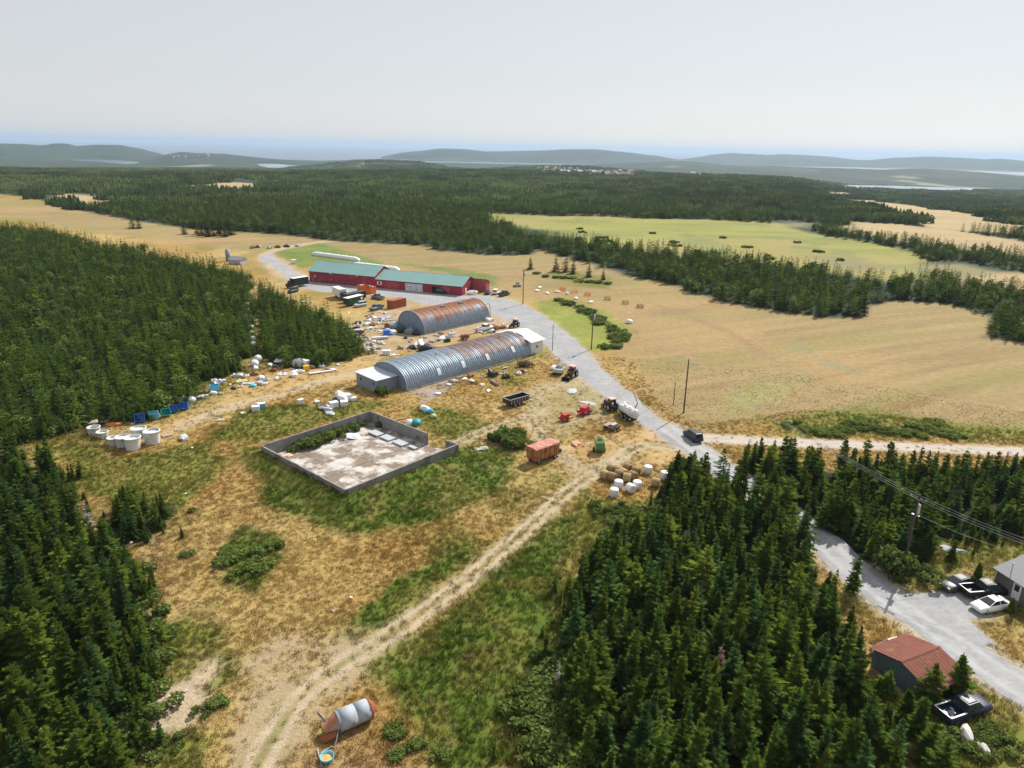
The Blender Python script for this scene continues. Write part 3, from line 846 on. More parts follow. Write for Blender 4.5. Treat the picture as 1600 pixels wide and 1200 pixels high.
# near spruces: several shapes, each a crown and a trunk
SPR = []
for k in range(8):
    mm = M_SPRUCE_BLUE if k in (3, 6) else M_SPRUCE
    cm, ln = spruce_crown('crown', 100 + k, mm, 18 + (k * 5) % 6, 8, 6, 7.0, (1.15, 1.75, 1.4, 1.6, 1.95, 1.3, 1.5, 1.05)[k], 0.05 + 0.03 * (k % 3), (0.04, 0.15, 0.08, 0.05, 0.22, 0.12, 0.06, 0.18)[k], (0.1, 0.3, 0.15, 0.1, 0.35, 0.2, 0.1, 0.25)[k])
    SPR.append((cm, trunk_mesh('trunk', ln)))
BROWN_CROWN = spruce_crown('crown', 190, M_BROWN, 15, 7, 4, 7.0, 1.1, 0.2, 0.3)
DEAD_CROWN = spruce_crown('crown', 191, M_DEAD, 14, 6, 3, 7.0, 1.0, 0.15, 0.45)

def proto(name, mes):
    """Prototype object for scattered stuff (several meshes joined)."""
    if not isinstance(mes, (list, tuple)): mes = [mes]
    if len(mes) == 1: return bpy.data.objects.new(name, mes[0])
    import bmesh
    bm = bmesh.new(); mats = []
    for me in mes:
        n0 = len(bm.faces)
        bm.from_mesh(me)
        bm.faces.ensure_lookup_table()
        for f in bm.faces[n0:]: f.material_index = len(mats)
        mats += list(me.materials)
    me = bpy.data.meshes.new(name); bm.to_mesh(me); bm.free()
    for m in mats: me.materials.append(m)
    return bpy.data.objects.new(name, me)

PR_NEAR = [proto('near_spruce_%d' % k, [c, t]) for k, (c, t) in enumerate(SPR)]
PR_MID = []
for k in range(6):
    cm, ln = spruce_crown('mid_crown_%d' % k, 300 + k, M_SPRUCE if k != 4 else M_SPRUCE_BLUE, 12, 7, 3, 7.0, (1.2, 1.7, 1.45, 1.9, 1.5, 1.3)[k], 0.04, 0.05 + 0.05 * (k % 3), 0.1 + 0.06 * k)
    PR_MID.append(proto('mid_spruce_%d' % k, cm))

def cone_tree(R, V, T, C, x, y, z, h, rad):
    lv = 4
    for l in range(lv):
        z0 = z + h * (0.10 + 0.22 * l); z1 = z + h * min(0.46 + 0.20 * l, 1.0)
        r0 = rad * (1 - l / lv) * R.uniform(0.85, 1.15) + 0.1
        n = 6; off = R.uniform(0, 6.28); i = len(V)
        V.append((x, y, z1))
        for k in range(n * 2):
            a = off + math.pi * k / n; rr = r0 * (1.1 if k % 2 else 0.7) * R.uniform(0.85, 1.15)
            V.append((x + math.cos(a) * rr, y + math.sin(a) * rr, z0 + (0 if k % 2 else 0.35) + R.uniform(-.2, .2)))
        for k in range(n * 2):
            T.append((i, i + 1 + k, i + 1 + (k + 1) % (n * 2))); C.append(R.uniform(0.1, 0.75))

def round_tree(R, V, T, C, x, y, z, h, rad, n=36):
    for k in range(n):
        d = R.normal(0, 1, 3); d /= np.linalg.norm(d); d[2] = abs(d[2]) * 0.9
        p = np.array([x, y, z + h * 0.45]) + d * np.array([rad, rad, h * 0.5]) * R.uniform(0.7, 1.0)
        i = len(V)
        for q in range(3): V.append(tuple(p + R.normal(0, 0.55, 3)))
        T.append((i, i + 1, i + 2)); C.append(R.uniform(0.3, 1.0))

PR_GROVE = []
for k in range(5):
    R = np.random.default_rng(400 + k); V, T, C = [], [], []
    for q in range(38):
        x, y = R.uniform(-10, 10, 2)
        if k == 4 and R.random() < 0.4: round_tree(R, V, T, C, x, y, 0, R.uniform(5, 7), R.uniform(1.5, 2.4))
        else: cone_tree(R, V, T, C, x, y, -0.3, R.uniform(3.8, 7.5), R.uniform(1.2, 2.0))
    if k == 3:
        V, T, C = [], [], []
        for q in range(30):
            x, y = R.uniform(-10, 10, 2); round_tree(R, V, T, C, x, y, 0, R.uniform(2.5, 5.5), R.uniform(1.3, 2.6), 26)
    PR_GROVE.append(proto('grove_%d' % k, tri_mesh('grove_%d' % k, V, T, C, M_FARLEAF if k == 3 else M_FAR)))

def leaf_cloud(name, seed, n, lobes, m, size=0.22, flat=0.8):
    R = np.random.default_rng(seed); V, T, C = [], [], []
    for k in range(n):
        c, r = lobes[R.integers(len(lobes))]
        d = R.normal(0, 1, 3); d /= np.linalg.norm(d)
        if d[2] < -0.75: d[2] *= -0.6
        p = np.array(c) + d * np.array(r) * R.uniform(0.55, 1.05) ** 0.6
        p[2] = abs(p[2]) + 0.03
        a = R.normal(0, 1, 3); a /= np.linalg.norm(a); bb = np.cross(a, d + R.normal(0, .5, 3)); bb /= np.linalg.norm(bb) + 1e-9
        s = size * R.uniform(0.6, 1.35); i = len(V)
        V += [tuple(p - a * s), tuple(p + bb * s * flat), tuple(p + a * s), tuple(p - bb * s * flat)]
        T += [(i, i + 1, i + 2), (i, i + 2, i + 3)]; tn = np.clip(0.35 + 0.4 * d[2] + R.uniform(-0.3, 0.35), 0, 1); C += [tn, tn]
    return tri_mesh(name, V, T, C, m)

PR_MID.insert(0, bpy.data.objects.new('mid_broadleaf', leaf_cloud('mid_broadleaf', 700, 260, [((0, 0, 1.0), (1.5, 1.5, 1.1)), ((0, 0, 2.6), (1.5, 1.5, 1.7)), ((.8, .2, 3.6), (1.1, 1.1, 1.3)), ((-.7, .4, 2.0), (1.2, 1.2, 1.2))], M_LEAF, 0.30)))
def lobes(R, n, rx, rz, spread):
    return [((R.normal(0, spread), R.normal(0, spread), rz * R.uniform(0.6, 1.15)), (rx * R.uniform(0.6, 1), rx * R.uniform(0.6, 1), rz * R.uniform(0.6, 1))) for _ in range(n)]
LRNG = np.random.default_rng(5)
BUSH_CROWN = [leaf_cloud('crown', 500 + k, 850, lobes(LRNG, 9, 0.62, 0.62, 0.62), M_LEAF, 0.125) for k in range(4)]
def bush_stem():
    b = MB()
    for k in range(5):
        a = k * 1.3; b.cyl((0, 0, -0.1), (math.cos(a) * 0.4, math.sin(a) * 0.4, 0.9), 0.035, 0.015, 5)
    return b.mesh('stem', M_BARK, fix=False)
BUSH_STEM = bush_stem()

def poly_points(poly, spacing, R, jitter=0.48):
    p = np.array(poly); lo, hi = p.min(0), p.max(0)
    xs = np.arange(lo[0], hi[0], spacing); ys = np.arange(lo[1], hi[1], spacing * 0.87)
    X, Y = np.meshgrid(xs, ys)
    X = X + (np.arange(len(ys)) % 2)[:, None] * spacing / 2
    X = (X + R.uniform(-jitter, jitter, X.shape) * spacing).ravel(); Y = (Y + R.uniform(-jitter, jitter, Y.shape) * spacing).ravel()
    k = pdist(poly, X, Y) > 0
    return X[k], Y[k]

def in_view(X, Y, Z=0.0, mx=120, my=200):
    q = np.stack([X, Y, np.zeros_like(X) + Z - CAMH], 1)
    w = q @ FW
    px = 800 + FPX * (q @ RT) / np.maximum(w, 1); py = 600 - FPX * (q @ UP) / np.maximum(w, 1)
    return (w > 5) & (px > -mx) & (px < 1600 + mx) & (py < 1200 + my), px, py, w

TR = np.random.default_rng(21)
trees = []    # x, y, height, kind, wood
for wi, (poly, sp, hlo, hhi, mixr) in enumerate(((W_EAST, 2.3, 3.9, 8.0, 0), (W_LANE, 2.5, 3.9, 7.4, 0), (W_SOUTHWEST, 2.3, 4.0, 8.0, 0), (W_CLUMP, 1.9, 3.5, 6.0, 0), (W_YARD, 2.3, 3.6, 6.6, 0), (W_WEST, 2.5, 3.8, 7.4, 0))):
    X, Y = poly_points(poly, sp, TR)
    edge = pdist(poly, X, Y)
    v, px, py, w = in_view(X, Y)
    keep = v
    if wi in (0, 2): keep = keep & (TR.random(len(X)) > 0.10 * (fbm(X, Y, 7, 90, 2) > 0.55))
    X, Y, w, edge = X[keep], Y[keep], w[keep], edge[keep]
    hn = fbm(X, Y, 12, 91, 3)
    Hh = hlo + (hhi - hlo) * np.clip(0.05 + hn * 0.75 + TR.normal(0, 0.30, len(X)), -0.15, 1.2)
    Hh = Hh * np.where(edge < 1.2, TR.uniform(0.62, 1.05, len(X)), 1) * (1 if wi else np.where(ldist(ROAD, X, Y) < 6, 1.15, 1))
    for x, y, h, ww in zip(X, Y, Hh, w): trees.append((x, y, h, wi, h / ww))
    # saplings and ragged growth spilling out of the edge
    p_ = np.array(poly); n_ = int(2.2 * sum(np.linalg.norm(p_[i] - p_[i - 1]) for i in range(len(p_))))
    i_ = TR.integers(0, len(p_), n_); u_ = TR.random(n_)[:, None]
    q_ = p_[i_ - 1] * (1 - u_) + p_[i_] * u_ + TR.normal(0, 1.3, (n_, 2))
    v_, _, _, w_ = in_view(q_[:, 0], q_[:, 1]); v_ &= (ldist(ROAD, q_[:, 0], q_[:, 1]) > 4.0) & (ldist(LANE, q_[:, 0], q_[:, 1]) > 3.0) & (fbm(q_[:, 0], q_[:, 1], 6, 98, 2) > 0.47)
    for (x, y), ww in zip(q_[v_], w_[v_]): h = TR.uniform(1.0, 3.6); trees.append((x, y, h, wi, h / ww))
trees = [(x, y, min(h, 4.7), wi, s_) if (wi == 0 and 1000 < 800 + FPX * (Vector((x, y, -CAMH)).dot(Vector(RT))) / Vector((x, y, -CAMH)).dot(Vector(FW)) < 1128 and y > 104) else (x, y, h, wi, s_) for x, y, h, wi, s_ in trees]
# a taller row between the wood and the gravel road
for (ax_, ay_), (bx_, by_) in zip(ROAD[5:28], ROAD[6:29]):
    tx_, ty_ = bx_ - ax_, by_ - ay_; ln_ = math.hypot(tx_, ty_)
    for q in range(max(1, int(ln_ / 1.3))):
        u_ = TR.random(); off_ = TR.uniform(3.5, 6.5)
        x_, y_ = ax_ + tx_ * u_ - abs(ty_) / ln_ * off_, ay_ + ty_ * u_ - abs(tx_) / ln_ * off_
        sx_ = in_view(np.array([x_]), np.array([y_]))
        if 1128 < sx_[1][0] < 1262: h = TR.uniform(5.8, 8.4); trees.append((x_, y_, h, 0, h / sx_[3][0]))
# trees that stand on their own, given by the foot of the trunk and the top
LONE = []
def lone(px, py, h, label, kind=None):
    p = P(px, py); LONE.append((p.x, p.y, h, label, kind))
lone(1332, 925, 5.2, 'single dark spruce at the edge of the gravel road beside the wood')
lone(1452, 1106, 4.9, 'dark spruce hiding the near corner of the rust roofed shed')
lone(1497, 1090, 5.2, 'tall spruce between the rust roofed shed and the parked pickup')
lone(1428, 1150, 4.6, 'spruce below the rust roofed shed, left of the pickup bed')
lone(1412, 1128, 3.6, 'small spruce in front of the rust roofed shed wall')
lone(1440, 1190, 4.4, 'spruce at the bottom edge below the rust roofed shed')
lone(1462, 1230, 5.0, 'spruce at the bottom edge near the pale boulders')
lone(1385, 1210, 4.6, 'spruce at the bottom edge beside the orange grass gap')
lone(1350, 492, 9.5, 'solitary slender spruce standing in the tan field at the wood edge')
lone(830, 421, 5.5, 'small bushy spruce in the field right of the utility pole')
lone(868, 424, 6.0, 'leftmost spruce of the row in the field hedge'); lone(885, 425, 6.4, 'second spruce of the row in the field hedge')
lone(895, 428, 6.0, 'third spruce of the row in the field hedge'); lone(920, 433, 5.6, 'fourth spruce of the row in the field hedge')
lone(943, 437, 4.5, 'rightmost small spruce of the row in the field hedge')
lone(208, 357, 6.5, 'leftmost spruce of a pair in the tan field beyond the west wood'); lone(218, 357, 6.0, 'right spruce of a pair in the tan field beyond the west wood')
lone(288, 366, 6.2, 'small lone spruce left of the round grove in the tan field')
for k in range(9):
    lone(308 + k * 6 + (k % 3) * 2, 366 + (k * 37 % 5), 8.0 + (k * 13 % 5) * 0.5, 'dark spruce in the small round grove standing in the tan field')
trees.sort(key=lambda t: -t[4])
NIND = 300 - len(LONE)
WOODS = [('dark green spruce crowded in the wood right of the dirt track', 'spruces in the east wood'),
         ('dark spruce in the wood between the gravel road and the dirt lane', 'spruces along the dirt lane'),
         ('dark green spruce crowded in the wood at the lower left', 'spruces in the southwest wood'),
         ('low dense spruce in the small clump between the lower left wood and the dry meadow', 'spruces in the small clump'),
         ('spruce in the wood beside the junk strewn yard', 'spruces beside the yard'),
         ('spruce in the large wood left of the yard', 'spruces in the west wood')]
def spruce(x, y, h, label, group=None, var=None, cm=None, wide=False):
    var = random.randrange(8) if var is None else var
    t = thing('spruce_tree', label, 'tree', (x, y, float(height(np.array([x]), np.array([y]))[0])), random.uniform(0, 6.28), group)
    s = h / 7.3; q = s * random.uniform(1.0, 1.4) * (1.35 if wide else 1)
    t.scale = (q, q, s)
    c, tr = SPR[var] if cm is None else cm
    obj('crown', c, t); obj('trunk', tr, t)
    return t
for x, y, h, wi, _ in trees[:NIND]:
    var = random.randrange(8)
    q = Vector((x, y, -CAMH)); w_ = q.dot(Vector(FW)); px_ = 800 + FPX * q.dot(Vector(RT)) / w_; py_ = 600 - FPX * q.dot(Vector(UP)) / w_
    look = ('tall ' if h > 6.6 else 'short ' if h < 5.0 else 'mid height ') + ('blue green' if var in (3, 6) else 'dark green')
    if wi == 0:
        place = 'low in the east wood at the bottom of the picture' if py_ > 1150 else 'at the meadow edge of the east wood' if px_ < 930 else 'at the road edge of the east wood' if px_ > 1220 + (py_ - 800) * 0.25 else 'in the upper tip of the east wood near the white bales' if py_ < 850 else 'in the left half of the east wood' if px_ < 1090 else 'in the right half of the east wood'
    elif wi == 2:
        place = 'at the bottom edge in the lower left wood' if py_ > 1130 else 'at the meadow edge of the lower left wood' if px_ > 150 else 'in the upper part of the lower left wood' if py_ < 900 else 'deep inside the lower left wood'
    else: place = None
    spruce(x, y, h, (look + ' spruce ' + place) if place else WOODS[wi][0], WOODS[wi][1], var)
for x, y, h, label, kind in LONE:
    spruce(x, y, h, label, 'spruces in the small round grove' if 'round grove standing' in label else None, wide='field' in label or 'shed' in label)
rest = trees[NIND:]
def spread_trees(name, sel, protos, label):
    a = np.array([(t[0], t[1], t[2]) for t in sel])
    z = height(a[:, 0], a[:, 1])
    R = np.random.default_rng(len(sel))
    s = a[:, 2] / 7.3; q = s * R.uniform(0.95, 1.5, len(s))
    rot = np.zeros((len(s), 3)); rot[:, 2] = R.uniform(0, 6.28, len(s)); rot[:, :2] = R.normal(0, 0.025, (len(s), 2))
    return scatter(name, np.stack([a[:, 0], a[:, 1], z], 1), rot, np.stack([q, q, s], 1), protos, np.where((R.random(len(s)) < (0.10 if len(protos) == 7 else 0)), 0, R.integers(1 if len(protos) == 7 else 0, len(protos), len(s))), None, label, 'forest')
spread_trees('spruce_forest', [t for t in rest if t[3] < 4], PR_NEAR, 'mass of further spruces filling the near woods around the meadow')
spread_trees('west_forest', [t for t in rest if t[3] >= 4], PR_MID, 'dense spruce forest covering the slope left of the yard')

# the belt of wood behind the fields, tree by tree, and beyond it by groves
def open_mask(X, Y, soft=2):
    m = pmask(OPEN, X, Y, soft, 3, 18)
    for q in FAR_OPEN: m = np.maximum(m, pmask(q, X, Y, soft + 2, 22, 70))
    for q, z in LAKES: m = np.maximum(m, pmask(q, X, Y, 25))
    return m
BR = np.random.default_rng(33)
def fan_points(r0, r1, sp, R):
    n = int(0.5 * math.radians(84) * (r1 * r1 - r0 * r0) / (sp * sp))
    r = np.sqrt(R.uniform(r0 * r0, r1 * r1, n)); a = np.radians(R.uniform(-42, 42, n))
    return np.sin(a) * r, np.cos(a) * r
X, Y = fan_points(215, 640, 3.2, BR)
k = (open_mask(X, Y) < 0.45)
X, Y = X[k], Y[k]
Hh = 4.2 + 4.4 * np.clip(fbm(X, Y, 30, 92, 3) + BR.normal(0, 0.15, len(X)), 0, 1.1)
spread_trees('forest_belt', list(zip(X, Y, Hh)), PR_MID, 'belt of dark conifer forest running behind the tan fields')
def groves(name, r0, r1, sp, scale, label):
    X, Y = fan_points(r0, r1, sp, BR)
    k = (open_mask(X, Y, 5) < 0.4) & ~((fbm(X, Y * 0.6, 150, 99, 3) > 0.66) & (BR.random(len(X)) < 0.85))
    X, Y = X[k], Y[k]; z = height(X, Y)
    ok = z > SEA_Z + 4
    X, Y, z = X[ok], Y[ok], z[ok]
    n = len(X); s = scale * BR.uniform(0.8, 1.2, n); hs = BR.uniform(0.65, 1.25, n) * (0.75 + 0.5 * fbm(X, Y, 120, 93, 3))
    rot = np.zeros((n, 3)); rot[:, 2] = BR.uniform(0, 6.28, n)
    scatter(name, np.stack([X, Y, z - 0.5], 1), rot, np.stack([s, s, hs], 1), PR_GROVE_D[name], np.where(fbm(X, Y, 170, 94, 3) + BR.normal(0, 0.06, n) > 0.60, 3, np.array([0, 1, 2, 4])[BR.integers(0, 4, n)]), (0.55 + 0.95 * fbm(X, Y * 0.7, 260, 101, 4))[:, None] * np.array((1.0, 1.0, 1.0))[None, :] * (1 + 0.25 * (fbm(X, Y, 200, 102, 3) - 0.5)[:, None] * np.array((1.6, 0.3, -1.2))[None, :]), label, 'forest')
PR_GROVE_D = {'far_forest': PR_GROVE, 'distant_forest': [bpy.data.objects.new('distant_' + p.name, p.data) for p in PR_GROVE]}
groves('far_forest', 630, 1750, 15.0, 1.0, 'unbroken dark green forest stretching beyond the pale green field')
groves('distant_forest', 1750, 3600, 46.0, 2.6, 'hazy blue green forest rolling towards the lakes and hills')

# ------------------------------------------------------------------ grass, weeds and reeds
def tuft(name, seed, n, h, spread, w, lean):
    R = np.random.default_rng(seed); V, T, C = [], [], []
    for k in range(n):
        a = R.uniform(0, 6.28); r = spread * math.sqrt(R.random()); x, y = math.cos(a) * r, math.sin(a) * r
        b = R.uniform(0, 6.28); hh = h * R.uniform(0.55, 1.15); lx, ly = R.normal(0, lean, 2) * hh
        dx, dy = math.cos(b) * w, math.sin(b) * w; i = len(V)
        V += [(x - dx, y - dy, -0.03), (x + dx, y + dy, -0.03), (x + lx * 0.4 + dx * 0.7, y + ly * 0.4 + dy * 0.7, hh * 0.6), (x + lx, y + ly, hh)]
        T += [(i, i + 1, i + 2), (i, i + 2, i + 3)]; q = R.uniform(0.1, 1.0); C += [q * 0.8, q]
    return tri_mesh(name, V, T, C, M_TUFT)
PR_GRASS = [proto('grass_%d' % k, tuft('grass_%d' % k, 600 + k, 16, 0.30, 0.42, 0.035, 0.45)) for k in range(4)]
PR_REED = [proto('reed_%d' % k, tuft('reed_%d' % k, 620 + k, 18, 0.62, 0.42, 0.035, 0.22)) for k in range(3)]
KEEP_OFF = []   # polygons without grass (buildings, slabs) filled in before the grass is sown

# ------------------------------------------------------------------ materials of the built things
RUST = (0.30, 0.115, 0.045)
def corr_mat(name, base, rust, lo, hi, amount, xs=(-2, -1)):
    """Weathered galvanised sheet; rust gathers in patches towards the crown of the arch."""
    m = bpy.data.materials.new(name); m.use_nodes = True
    nt = m.node_tree; nt.nodes.clear(); N = nt.nodes.new; L = nt.links.new
    out = N('ShaderNodeOutputMaterial'); b = N('ShaderNodeBsdfPrincipled')
    at = N('ShaderNodeTexCoord'); sep = N('ShaderNodeSeparateXYZ'); L(at.outputs['Object'], sep.inputs[0])
    mp = N('ShaderNodeMapping'); mp.inputs['Scale'].default_value = (0.34, 0.16, 0.22); L(at.outputs['Object'], mp.inputs[0])
    n = N('ShaderNodeTexNoise'); n.inputs['Scale'].default_value = 1.0; n.inputs['Detail'].default_value = 7; n.inputs['Roughness'].default_value = 0.62; L(mp.outputs[0], n.inputs['Vector'])
    zr = N('ShaderNodeMapRange'); zr.inputs[1].default_value = lo; zr.inputs[2].default_value = hi; L(sep.outputs['Z'], zr.inputs[0])
    ad = N('ShaderNodeMath'); ad.operation = 'MULTIPLY_ADD'; ad.inputs[1].default_value = 0.42; xr_ = N('ShaderNodeMapRange'); xr_.inputs[1].default_value = xs[0]; xr_.inputs[2].default_value = xs[1]; L(sep.outputs['X'], xr_.inputs[0])
    xm_ = N('ShaderNodeMath'); xm_.operation = 'MULTIPLY'; L(zr.outputs[0], xm_.inputs[0]); L(xr_.outputs[0], xm_.inputs[1])
    L(xm_.outputs[0], ad.inputs[0]); L(n.outputs['Fac'], ad.inputs[2])
    q = N('ShaderNodeMapRange'); q.inputs[1].default_value = 0.82 - amount; q.inputs[2].default_value = 0.98 - amount; L(ad.outputs[0], q.inputs[0])
    n2 = N('ShaderNodeTexNoise'); n2.inputs['Scale'].default_value = 2.2; n2.inputs['Detail'].default_value = 6; L(at.outputs['Object'], n2.inputs['Vector'])
    q2 = N('ShaderNodeMapRange'); q2.inputs[1].default_value = 0.3; q2.inputs[2].default_value = 0.7; q2.inputs[3].default_value = 0.72; q2.inputs[4].default_value = 1.18; L(n2.outputs['Fac'], q2.inputs[0])
    vm = N('ShaderNodeVectorMath'); vm.operation = 'SCALE'; vm.inputs[0].default_value = base; L(q2.outputs[0], vm.inputs['Scale'])
    vr = N('ShaderNodeVectorMath'); vr.operation = 'SCALE'; vr.inputs[0].default_value = rust; L(q2.outputs[0], vr.inputs['Scale'])
    mx = N('ShaderNodeMix'); mx.data_type = 'RGBA'; L(q.outputs[0], mx.inputs[0]); L(vm.outputs[0], mx.inputs[6]); L(vr.outputs[0], mx.inputs[7])
    L(mx.outputs[2], b.inputs['Base Color'])
    me = N('ShaderNodeMapRange'); me.inputs[3].default_value = 0.30; me.inputs[4].default_value = 0.0; L(q.outputs[0], me.inputs[0]); L(me.outputs[0], b.inputs['Metallic'])
    b.inputs['Roughness'].default_value = 0.52
    L(b.outputs[0], out.inputs[0])
    return m
M_Q1 = corr_mat('rusted_galvanised', (0.24, 0.30, 0.375), (0.31, 0.125, 0.055), 2.0, 5.6, 0.18)
M_Q2 = corr_mat('streaked_galvanised', (0.27, 0.335, 0.41), (0.225, 0.145, 0.125), 1.4, 3.6, 0.055, (9.0, 19.0))
M_BLUEGREY = mat('blue_grey_cladding', (0.21, 0.27, 0.33), 0.6, var=0.10, vscale=0.8)
M_PALEROOF = mat('pale_metal_roof', (0.55, 0.58, 0.62), 0.5, 0.1, var=0.08, vscale=0.6)
M_WHITEROOF = mat('white_metal_roof', (0.70, 0.70, 0.72), 0.5, var=0.06, rust=(0.45, 0.22, 0.12), rustw=0.12, rscale=0.35)
M_WHITEWALL = mat('white_boarding', (0.66, 0.66, 0.66), 0.7, var=0.06)
M_SKYL = mat('pale_plastic_panel', (0.62, 0.70, 0.76), 0.4, var=0.1)
M_DARK = mat('black_hole', (0.012, 0.012, 0.014), 0.9)
M_BARN = mat('barn_red', (0.30, 0.032, 0.055), 0.65, var=0.2, vscale=0.7, rust=(0.36, 0.075, 0.09), rustw=0.30, rscale=0.35)
M_BARNLIGHT = mat('barn_red_faded', (0.40, 0.075, 0.095), 0.65, var=0.12, vscale=0.6)
M_TEAL = mat('teal_roof', (0.165, 0.31, 0.305), 0.5, var=0.06, vscale=0.25, spec=0.5)
M_WHITE = mat('white_paint', (0.75, 0.75, 0.74), 0.5, var=0.06)
M_PLASTIC = mat('white_plastic_wrap', (0.74, 0.75, 0.77), 0.38, var=0.10, vscale=2.5, spec=0.5, bump=0.5, bscale=6)
M_DIRTYWHITE = mat('dirty_white_plastic', (0.62, 0.63, 0.64), 0.55, var=0.22, vscale=1.6, rust=(0.20, 0.28, 0.24), rustw=0.20, rscale=1.0)
M_BLUE = mat('blue_plastic', (0.02, 0.18, 0.68), 0.4, var=0.12, spec=0.5)
M_LBLUE = mat('light_blue_plastic', (0.10, 0.42, 0.60), 0.45, var=0.15)
M_TEALP = mat('green_plastic', (0.02, 0.36, 0.28), 0.45, var=0.12)
M_GREY = mat('grey_plastic', (0.42, 0.44, 0.47), 0.55, var=0.12)
M_CONC = mat('concrete', (0.25, 0.245, 0.235), 0.9, var=0.2, vscale=0.7, rust=(0.13, 0.12, 0.11), rustw=0.25, rscale=0.5, bump=0.3)
M_SLAB = mat('worn_slab', (0.50, 0.475, 0.445), 0.9, var=0.22, vscale=0.8, rust=(0.21, 0.165, 0.13), rustw=0.50, rscale=0.27, bump=0.3)
M_GLASS = mat('dark_car_glass', (0.025, 0.035, 0.045), 0.08, var=0.0, spec=0.8)
M_TYRE = mat('tyre_rubber', (0.02, 0.02, 0.02), 0.9, var=0.2)
M_RIM = mat('wheel_rim', (0.45, 0.45, 0.46), 0.35, 0.6, var=0.1)
M_STEEL = mat('bare_steel', (0.40, 0.42, 0.45), 0.45, 0.5, var=0.15, rust=RUST, rustw=0.05)
M_BLACK = mat('black_paint', (0.018, 0.018, 0.020), 0.35, var=0.2, spec=0.5)
M_RUSTY = mat('rusty_iron', (0.24, 0.11, 0.055), 0.9, var=0.3, vscale=2.0)
M_RUSTBOX = mat('rust_red_paint', (0.33, 0.095, 0.045), 0.75, var=0.14, vscale=0.8)
M_ORANGE = mat('orange_paint', (0.72, 0.15, 0.012), 0.5, var=0.12)
M_RED = mat('red_paint', (0.42, 0.025, 0.04), 0.45, var=0.15)
M_GREENP = mat('green_paint', (0.09, 0.22, 0.07), 0.5, var=0.15)
M_YELLOW = mat('yellow_paint', (0.70, 0.42, 0.02), 0.5, var=0.1)
M_PALEGREEN = mat('pale_yellow_green', (0.48, 0.50, 0.20), 0.55, var=0.12)
M_PINKROOF = mat('faded_red_roof', (0.62, 0.40, 0.37), 0.6, var=0.1)
M_HAY = mat('brown_hay', (0.27, 0.185, 0.095), 0.98, var=0.30, vscale=6.0, bump=0.8, bscale=9)
M_HAYL = mat('golden_hay', (0.42, 0.30, 0.13), 0.98, var=0.30, vscale=6.0, bump=0.8, bscale=9)
M_WOOD = mat('grey_wood', (0.32, 0.28, 0.23), 0.9, var=0.2)
M_POLE = mat('dark_pole_wood', (0.085, 0.065, 0.055), 0.9, var=0.25)
M_WIRE = mat('pale_wire', (0.55, 0.55, 0.56), 0.4, 0.6, var=0.0)
M_STONE = mat('pale_rock', (0.52, 0.50, 0.47), 0.9, var=0.2, bump=0.5)
M_SOIL = mat('grey_soil', (0.27, 0.24, 0.21), 0.95, var=0.25, bump=0.6)
M_HOUSE = mat('grey_brown_siding', (0.165, 0.15, 0.135), 0.7, var=0.06)
M_SHINGLE = mat('grey_shingles', (0.24, 0.25, 0.265), 0.85, var=0.10, vscale=4)
M_SHEDROOF = mat('red_brown_sheet_roof', (0.19, 0.072, 0.052), 0.8, var=0.16, vscale=0.9, spec=0.15, rust=(0.29, 0.14, 0.10), rustw=0.15, rscale=0.6)
M_SHEDWALL = mat('weathered_teal_boards', (0.11, 0.155, 0.165), 0.8, var=0.15)
M_GOLDP = mat('ochre_spill', (0.55, 0.36, 0.12), 0.9, var=0.2)
M_CLADGREEN = mat('dark_green_paint', (0.015, 0.055, 0.05), 0.4, var=0.1)
M_LAMPR = mat('red_lens', (0.40, 0.01, 0.01), 0.3, var=0)
M_LAMPW = mat('clear_lens', (0.75, 0.75, 0.72), 0.2, var=0)
def paint(name, c): return mat(name, c, 0.42, 0.0, var=0.08, vscale=1.5, spec=0.35, coat=0.08)
C_WHITE, C_NAVY, C_BLACK = paint('white_car_paint', (0.78, 0.78, 0.79)), paint('navy_car_paint', (0.02, 0.03, 0.06)), paint('black_car_paint', (0.012, 0.012, 0.014))
C_GREY, C_SILVER, C_CHAR = paint('grey_car_paint', (0.22, 0.24, 0.27)), paint('silver_car_paint', (0.48, 0.50, 0.53)), paint('charcoal_car_paint', (0.05, 0.052, 0.058))
C_BLUE, C_STEELBLUE = paint('blue_car_paint', (0.025, 0.05, 0.22)), paint('steel_blue_paint', (0.10, 0.15, 0.22))

